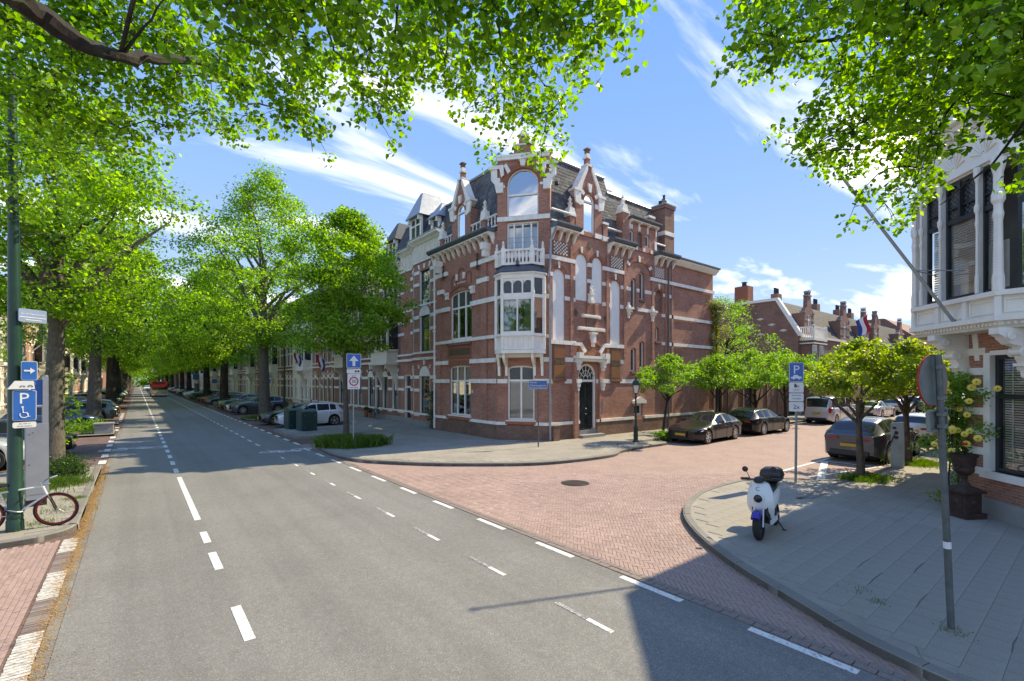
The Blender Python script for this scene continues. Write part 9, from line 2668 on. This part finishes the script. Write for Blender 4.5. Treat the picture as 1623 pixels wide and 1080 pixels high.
canopy(NL, NEAR_L, LIMBS_L, 1, .078, 21, 0, [(-3.0, 5.2, 0), (-3.0, 5.2, 1.0), (-2.95, 5.25, 3.5), (-2.6, 5.5, 5.4), (-1.9, 5.95, 6.5), tuple(x0)], [.42, .36, .33, .27, .20, .155])
NR = thing('overhanging_tree', 'lime tree whose leafy branches hang in from the upper right before the white bay', 'tree', (8.2, -2.2, 0))
x0 = Vector(LIMBS_R[0][0])
canopy(NR, NEAR_R, LIMBS_R, 2, .068, 19, 0, [(8.2, -2.2, 0), (8.2, -2.2, 1.2), (8.1, -2.1, 3.2), (7.4, -1.7, 4.6), tuple(x0)], [.3, .26, .22, .12, .055], spread=.25)
m = MB()
for l in LIMBS_R[1:3]: m.tube([(8.0, -2.0, 3.6), (7.2, -1.5, 5.2), tuple(Vector(l[0]))], [.07, .05, .025], 6)
m.build('limb', 'bark_dark', NR)
m = MB()
for l in LIMBS_L[1:8]: m.tube([(-2.9, 5.2, 4.6), (-1.4, 5.0, 8.2), (.4, 5.0, 8.7), tuple(Vector(l[0]))], [.09, .06, .04, .025], 6)
m.build('limb', 'bark_dark', NL)

# small trees of the side street
SG = 'small trees along the side street'
s1 = put(make_tree('small leaning tree by the bonnet of the brown car', 4.4, 1.75, 2.6, .085, 31, leaf=.11, ncl=52, per=100, mat='leaf_street', bark='bark_dark', lean=(.75, .2), group=SG, crad=.42, flat=.55, limbs=7, fork=2.0, lop=(.9, .2), name='small_tree'), 20.6, 13.9)
s2 = put(make_tree('small tree behind the black estate car', 4.6, 2.0, 2.7, .10, 32, leaf=.12, ncl=62, per=95, mat='leaf_street', bark='bark_dark', lean=(.55, .1), group=SG, crad=.45, limbs=7, fork=1.9, lop=(.5, 0), name='small_tree'), 26.2, 14.2)
s3 = put(make_tree('small tree with low forked limbs in front of the warning disc door', 5.2, 2.5, 2.7, .12, 33, leaf=.13, ncl=76, per=90, mat='leaf_street', bark='bark_dark', lean=(.1, .1), group=SG, crad=.5, limbs=8, fork=1.3, name='small_tree'), 31.6, 14.3)
c1 = put(make_tree('cherry tree with pale ringed trunk, nearest on the right pavement', 4.25, 1.75, 2.65, .125, 34, leaf=.115, ncl=72, per=72, mat='leaf_cherry', bark='bark_cherry', lean=(-.1, 0), group=SG, crad=.40, limbs=8, fork=1.75, name='cherry_tree', top=.6), 17.0, 4.62)
c2 = put(make_tree('cherry tree just beyond the charging post', 4.4, 1.7, 2.7, .13, 35, leaf=.115, ncl=72, per=72, mat='leaf_cherry', bark='bark_cherry', lean=(-.05, .05), group=SG, crad=.40, limbs=8, fork=1.75, name='cherry_tree', top=.6), 21.2, 4.35)
c3 = put(make_tree('third cherry tree on the right pavement, behind the roses', 4.5, 1.8, 2.6, .13, 36, leaf=.13, ncl=70, per=80, mat='leaf_cherry', bark='bark_cherry', group=SG, crad=.45, limbs=8, fork=1.8, name='cherry_tree'), 28.5, 4.2)
for src, x, y, lab in ((s3, 37.0, 14.6, 'small tree between the garden wall and the silver van'), (s2, 43.5, 14.4, 'small tree before the house with the white balcony'), (c2, 36, 4.1, 'cherry tree far along the right pavement'), (s3, 50, 14.4, 'small tree before the curved brown gable'), (s3, 60, 14.4, 'small tree below the hanging flag'), (c1, 45, 4.0, 'furthest cherry tree on the right pavement')):
    copy_tree_thing(src, lab, x, y, x * .7, 1.05, SG)
put(make_tree('tall loose green tree rising behind the garden wall', 10.4, 3.5, 3.8, .2, 37, leaf=.14, ncl=75, per=75, mat='leaf_street', bark='bark_dark', crad=.85, lean=(.3, .0), name='garden_tree', top=.5), 37.5, 19.5)
put(make_tree('dark round tree behind the last gabled houses', 12, 5, 4, .3, 38, leaf=.3, ncl=100, per=80, mat='leaf_dark', crad=1.2, name='garden_tree'), 92, 12)
for n_, (x, y, s) in enumerate(((70, 13.5, 1), (78, 5, 1.1))): copy_tree_thing(s3, ('small tree near the end of the side street, left kerb', 'small tree near the end of the side street, right kerb')[n_], x, y, n_, 1.3 * s, SG)

def shrub(label, cat, name, mat, centres, rad, per, size, seed, flat=.8, up=.4, extra=None):
    th = thing(name, label, cat, tuple(np.mean(np.array(centres), 0) * [1, 1, 0]))
    V, F = leaf_cloud(centres, rad, per, size, seed, flat, up)
    npmesh('foliage', V.reshape(-1, 3), F, mat, th, kind=None, loc=(0, 0, 0))
    return th
rg = np.random.default_rng(9)
# hedge bush against the corner house, trunk shoots, ground plants
C = [(14.45 + rg.normal(0, .12), 25.75 + rg.normal(0, .22), z) for z in np.linspace(.3, 2.5, 26)]
b_ = shrub('narrow dark evergreen bush against the house corner, beside the white downpipe', 'bush', 'evergreen_bush', 'leaf_dark', C, .34, 110, .075, 1)
m = MB(); m.tube([(14.5, 25.8, .1), (14.5, 25.8, 2)], .04, 6); m.build('stem', 'bark_dark', b_)
C = [(-1.95 + rg.uniform(-.55, .6), 20.4 + rg.uniform(-1.5, 1.4), rg.uniform(.18, .55)) for _ in range(46)]
shrub('low green ground shrub round the foot of the nearest left trunk', 'bush', 'ground_shrub', 'leaf_dark', C, .3, 80, .07, 2)
C = [(-1.75 + rg.normal(0, .14), 21.1 + rg.normal(0, .25), z) for z in (1.1, 1.35, 1.7, 2.0, 2.3, 2.5, 2.75, 3.0, 3.2)] + [(-2.55, 20.7, 3.5), (-2.7, 20.6, 3.55)]
b_ = shrub('bright leafy shoots sprouting from the nearest left trunk', 'shoots', 'trunk_shoots', 'leaf_near', C, .26, 30, .11, 3, .6)
m = MB()
for c in C: m.tube([(-2.0, 21.1, c[2] - .15), c], .008, 4)
m.build('stem', 'bark', b_)
C = [(-2.3 + rg.uniform(-1.2, .6), 36.5 + rg.uniform(-1.5, 5), rg.uniform(.2, .6)) for _ in range(46)]
shrub('green plants filling the bed behind the grey planter box', 'bush', 'ground_shrub', 'leaf_street', C, .36, 60, .1, 4)
C = [(20.7 + rg.uniform(-.5, .4), 13.85 + rg.uniform(-.25, .25), rg.uniform(.2, .5)) for _ in range(14)]
shrub('low leafy plant at the foot of the leaning tree by the brown car', 'plant', 'ground_plant', 'leaf_street', C, .2, 60, .08, 5)
C = [(34.5 + rg.uniform(-1.2, 1.2), 15.6 + rg.uniform(-.4, .4), rg.uniform(.2, .95)) for _ in range(40)]
shrub('clipped green hedge behind the black estate car', 'hedge', 'hedge', 'leaf_street', C, .3, 70, .07, 6)
C = [(7.0 + rg.uniform(-.6, 1.2), 81.2 + rg.uniform(-1, 1), rg.uniform(.3, 1.1)) for _ in range(30)]
shrub('dark clipped bush by the distant right bays', 'bush', 'ground_shrub', 'leaf_dark', C, .4, 60, .12, 7)
# wisteria on the rear corner of the house
C = [(BX + 15.45 + rg.normal(.1, .38), 16.85 + rg.normal(0, .15), z + rg.normal(0, .2)) for z in np.linspace(3.2, 8.2, 60)] + [(BX + 15.6 + rg.normal(.3, .5), 16.8, 8.1 + rg.normal(0, .25)) for _ in range(14)]
W_ = shrub('yellow-green wisteria with lilac flowers climbing the far corner of the brick house', 'climber', 'wisteria', 'leaf_wisteria', C, .34, 60, .12, 8, droop if False else .8)
C2 = [(c[0] + rg.normal(0, .1), c[1] - .2, c[2]) for c in C[::2]]
V, F = leaf_cloud(C2, .3, 34, .07, 8); npmesh('blossom', V.reshape(-1, 3), F, 'petal_lilac', W_, loc=(0, 0, 0))
m = MB()
for k in range(4): m.tube([(BX + 15.5 + .1 * k, 16.85, .1), (BX + 15.4 + .15 * math.sin(k), 16.8, 3), (BX + 15.5, 16.85, 7.8)], .035, 5)
m.build('stem', 'bark_dark', W_)
# climbing rose by the white bay house
C = [(14.86 + rg.normal(0, .22) + .04 * (z - 2), 2.25 + rg.normal(0, .2), z + rg.normal(0, .06)) for z in np.concatenate([np.linspace(1.2, 3.15, 44), np.linspace(2.0, 3.1, 16)])] + [(14.55, 1.75, 2.05), (14.5, 1.7, 2.7), (14.4, 1.65, 1.95)] + [(15.0 + rg.normal(0, .12), 2.35 + rg.normal(0, .1), z) for z in (.35, .5, .7, .9)]
RB_ = shrub('climbing yellow rose on the striped wall beside the blinds', 'rose bush', 'climbing_rose', 'leaf_street', C, .24, 85, .065, 9)
m = MB()
for k in range(7):
    a = k * .9; m.tube([(14.85 + .12 * math.cos(a), 2.2 + .12 * math.sin(a), .1), (14.85 + .25 * math.cos(a), 2.2 + .2 * math.sin(a), .8), (14.85 + .12 * math.cos(a + .8), 2.2 + .1 * math.sin(a), 1.6), (14.9 + .2 * math.cos(a), 2.25, 2.9)], [.014, .011, .008, .005], 5)
m.build('stem', 'bark_dark', RB_)
for k in range(26):
    c = C[int(rg.integers(0, 60))] if k > 3 else [(14.62, 1.9, 1.78), (14.6, 1.95, 2.98), (14.7, 2.0, 2.9), (14.45, 1.65, 2.95)][k]
    x, y, z = c[0] - .36 + rg.normal(0, .05), c[1] - .16 + rg.normal(0, .05), c[2] + rg.normal(0, .05)
    m = MB()
    for i in range(9):
        a = i * .7; rr_ = .02 + .03 * (i / 9); s = .062 * (1 if k > 2 else 1.15)
        P = lambda q, t_, o: (x - o, y + q * math.cos(t_), z + q * math.sin(t_))
        m.add([P(rr_ * .3, a, .03), P(s * .9, a - .5, .01), P(s * 1.15, a, 0), P(s * .9, a + .5, .012)], [(0, 1, 2, 3)])
    m.build('blossom', 'petal_yellow' if k != 9 else 'flag_red', RB_)
# grass tufts
def tuft(label, pts, n, h, seed, cat='grass'):
    rg = np.random.default_rng(seed); P = np.array(pts)
    i = rg.integers(0, len(P), n); b = P[i][:, :3] + np.stack([rg.normal(0, 1, n), rg.normal(0, 1, n), np.zeros(n)], 1) * P[i][:, 3:4]
    a = rg.uniform(0, 6.28, n); hh = h * rg.uniform(.5, 1.3, n); w = h * .035 + .003
    lean_ = rg.normal(0, .35, (n, 2)) * hh[:, None]
    dx, dy = np.cos(a) * w, np.sin(a) * w
    V = np.stack([b + np.stack([-dx, -dy, 0 * dx], 1), b + np.stack([dx, dy, 0 * dx], 1), b + np.stack([lean_[:, 0] * .45 + dx * .8, lean_[:, 1] * .45 + dy * .8, hh * .6], 1), b + np.stack([lean_[:, 0], lean_[:, 1], hh], 1)], 1)
    o = npmesh('grass', V.reshape(-1, 3), np.arange(n * 4).reshape(-1, 4), 'grass', kind='stuff'); return meta(o, label, cat)
tuft('long grass tuft round the young tree and the 30 zone sign', [(6.95, 21.4, .1, .25), (7.5, 21.0, .1, .35), (8.1, 20.8, .1, .3), (7.0, 22.0, .1, .3), (7.4, 22.1, .1, .35), (8.6, 21.0, .1, .25)], 7000, .42, 1)
tuft('thin grass round the foot of the big right tree', [(7.5, 41.5, .1, .5), (8.5, 41.2, .1, .5), (8, 42.5, .1, .6)], 2500, .22, 2)
tuft('green grass tuft round the nearest cherry trunk', [(16.9, 4.45, .115, .28), (17.4, 4.5, .115, .25), (16.6, 4.7, .115, .15)], 2600, .14, 3)
tuft('green grass tuft round the second cherry trunk', [(21.3, 4.2, .115, .3), (21.8, 4.15, .115, .25)], 2200, .15, 4)
tuft('sparse weeds at the foot of the leaning sign post', [(7.45, 1.15, .12, .09), (7.9, 2.2, .12, .12), (7.7, 1.9, .12, .06)], 160, .035, 5)
tuft('small weeds in the joints of the left peninsula', [(-1.6, 13.6, .12, .2), (-1.4, 14.8, .12, .25), (-1.2, 16, .12, .12)], 900, .05, 6)
tuft('grass strip behind the ticket machine', [(-2.6, 17.5, .12, .5), (-2.2, 18.5, .12, .4), (-1.7, 18.4, .12, .3)], 2600, .18, 7)
# pots and a parked moped by the town house
for k, (x, y, h, lab) in enumerate(((14.55, 37.4, .5, 'terracotta pot with green plant by the town house wall'), (14.6, 36.6, .35, 'small terracotta pot beside the black bicycle'))):
    th = thing('flower_pot', lab, 'flower pot', (x, y, 0), None)
    m = MB(); m.lathe([(.14, .12), (.2, .12 + h * .8), (.22, .12 + h * .8), (.22, .12 + h), (.18, .12 + h)], 14, (x, y, 0)); m.build('pot', 'terracotta_pot', th, smooth=40)
    V, F = leaf_cloud([(x, y, .2 + h + .1), (x, y, .35 + h)], .24, 120, .08, 40 + k); npmesh('foliage', V.reshape(-1, 3), F, 'leaf_dark', th, loc=(0, 0, 0))
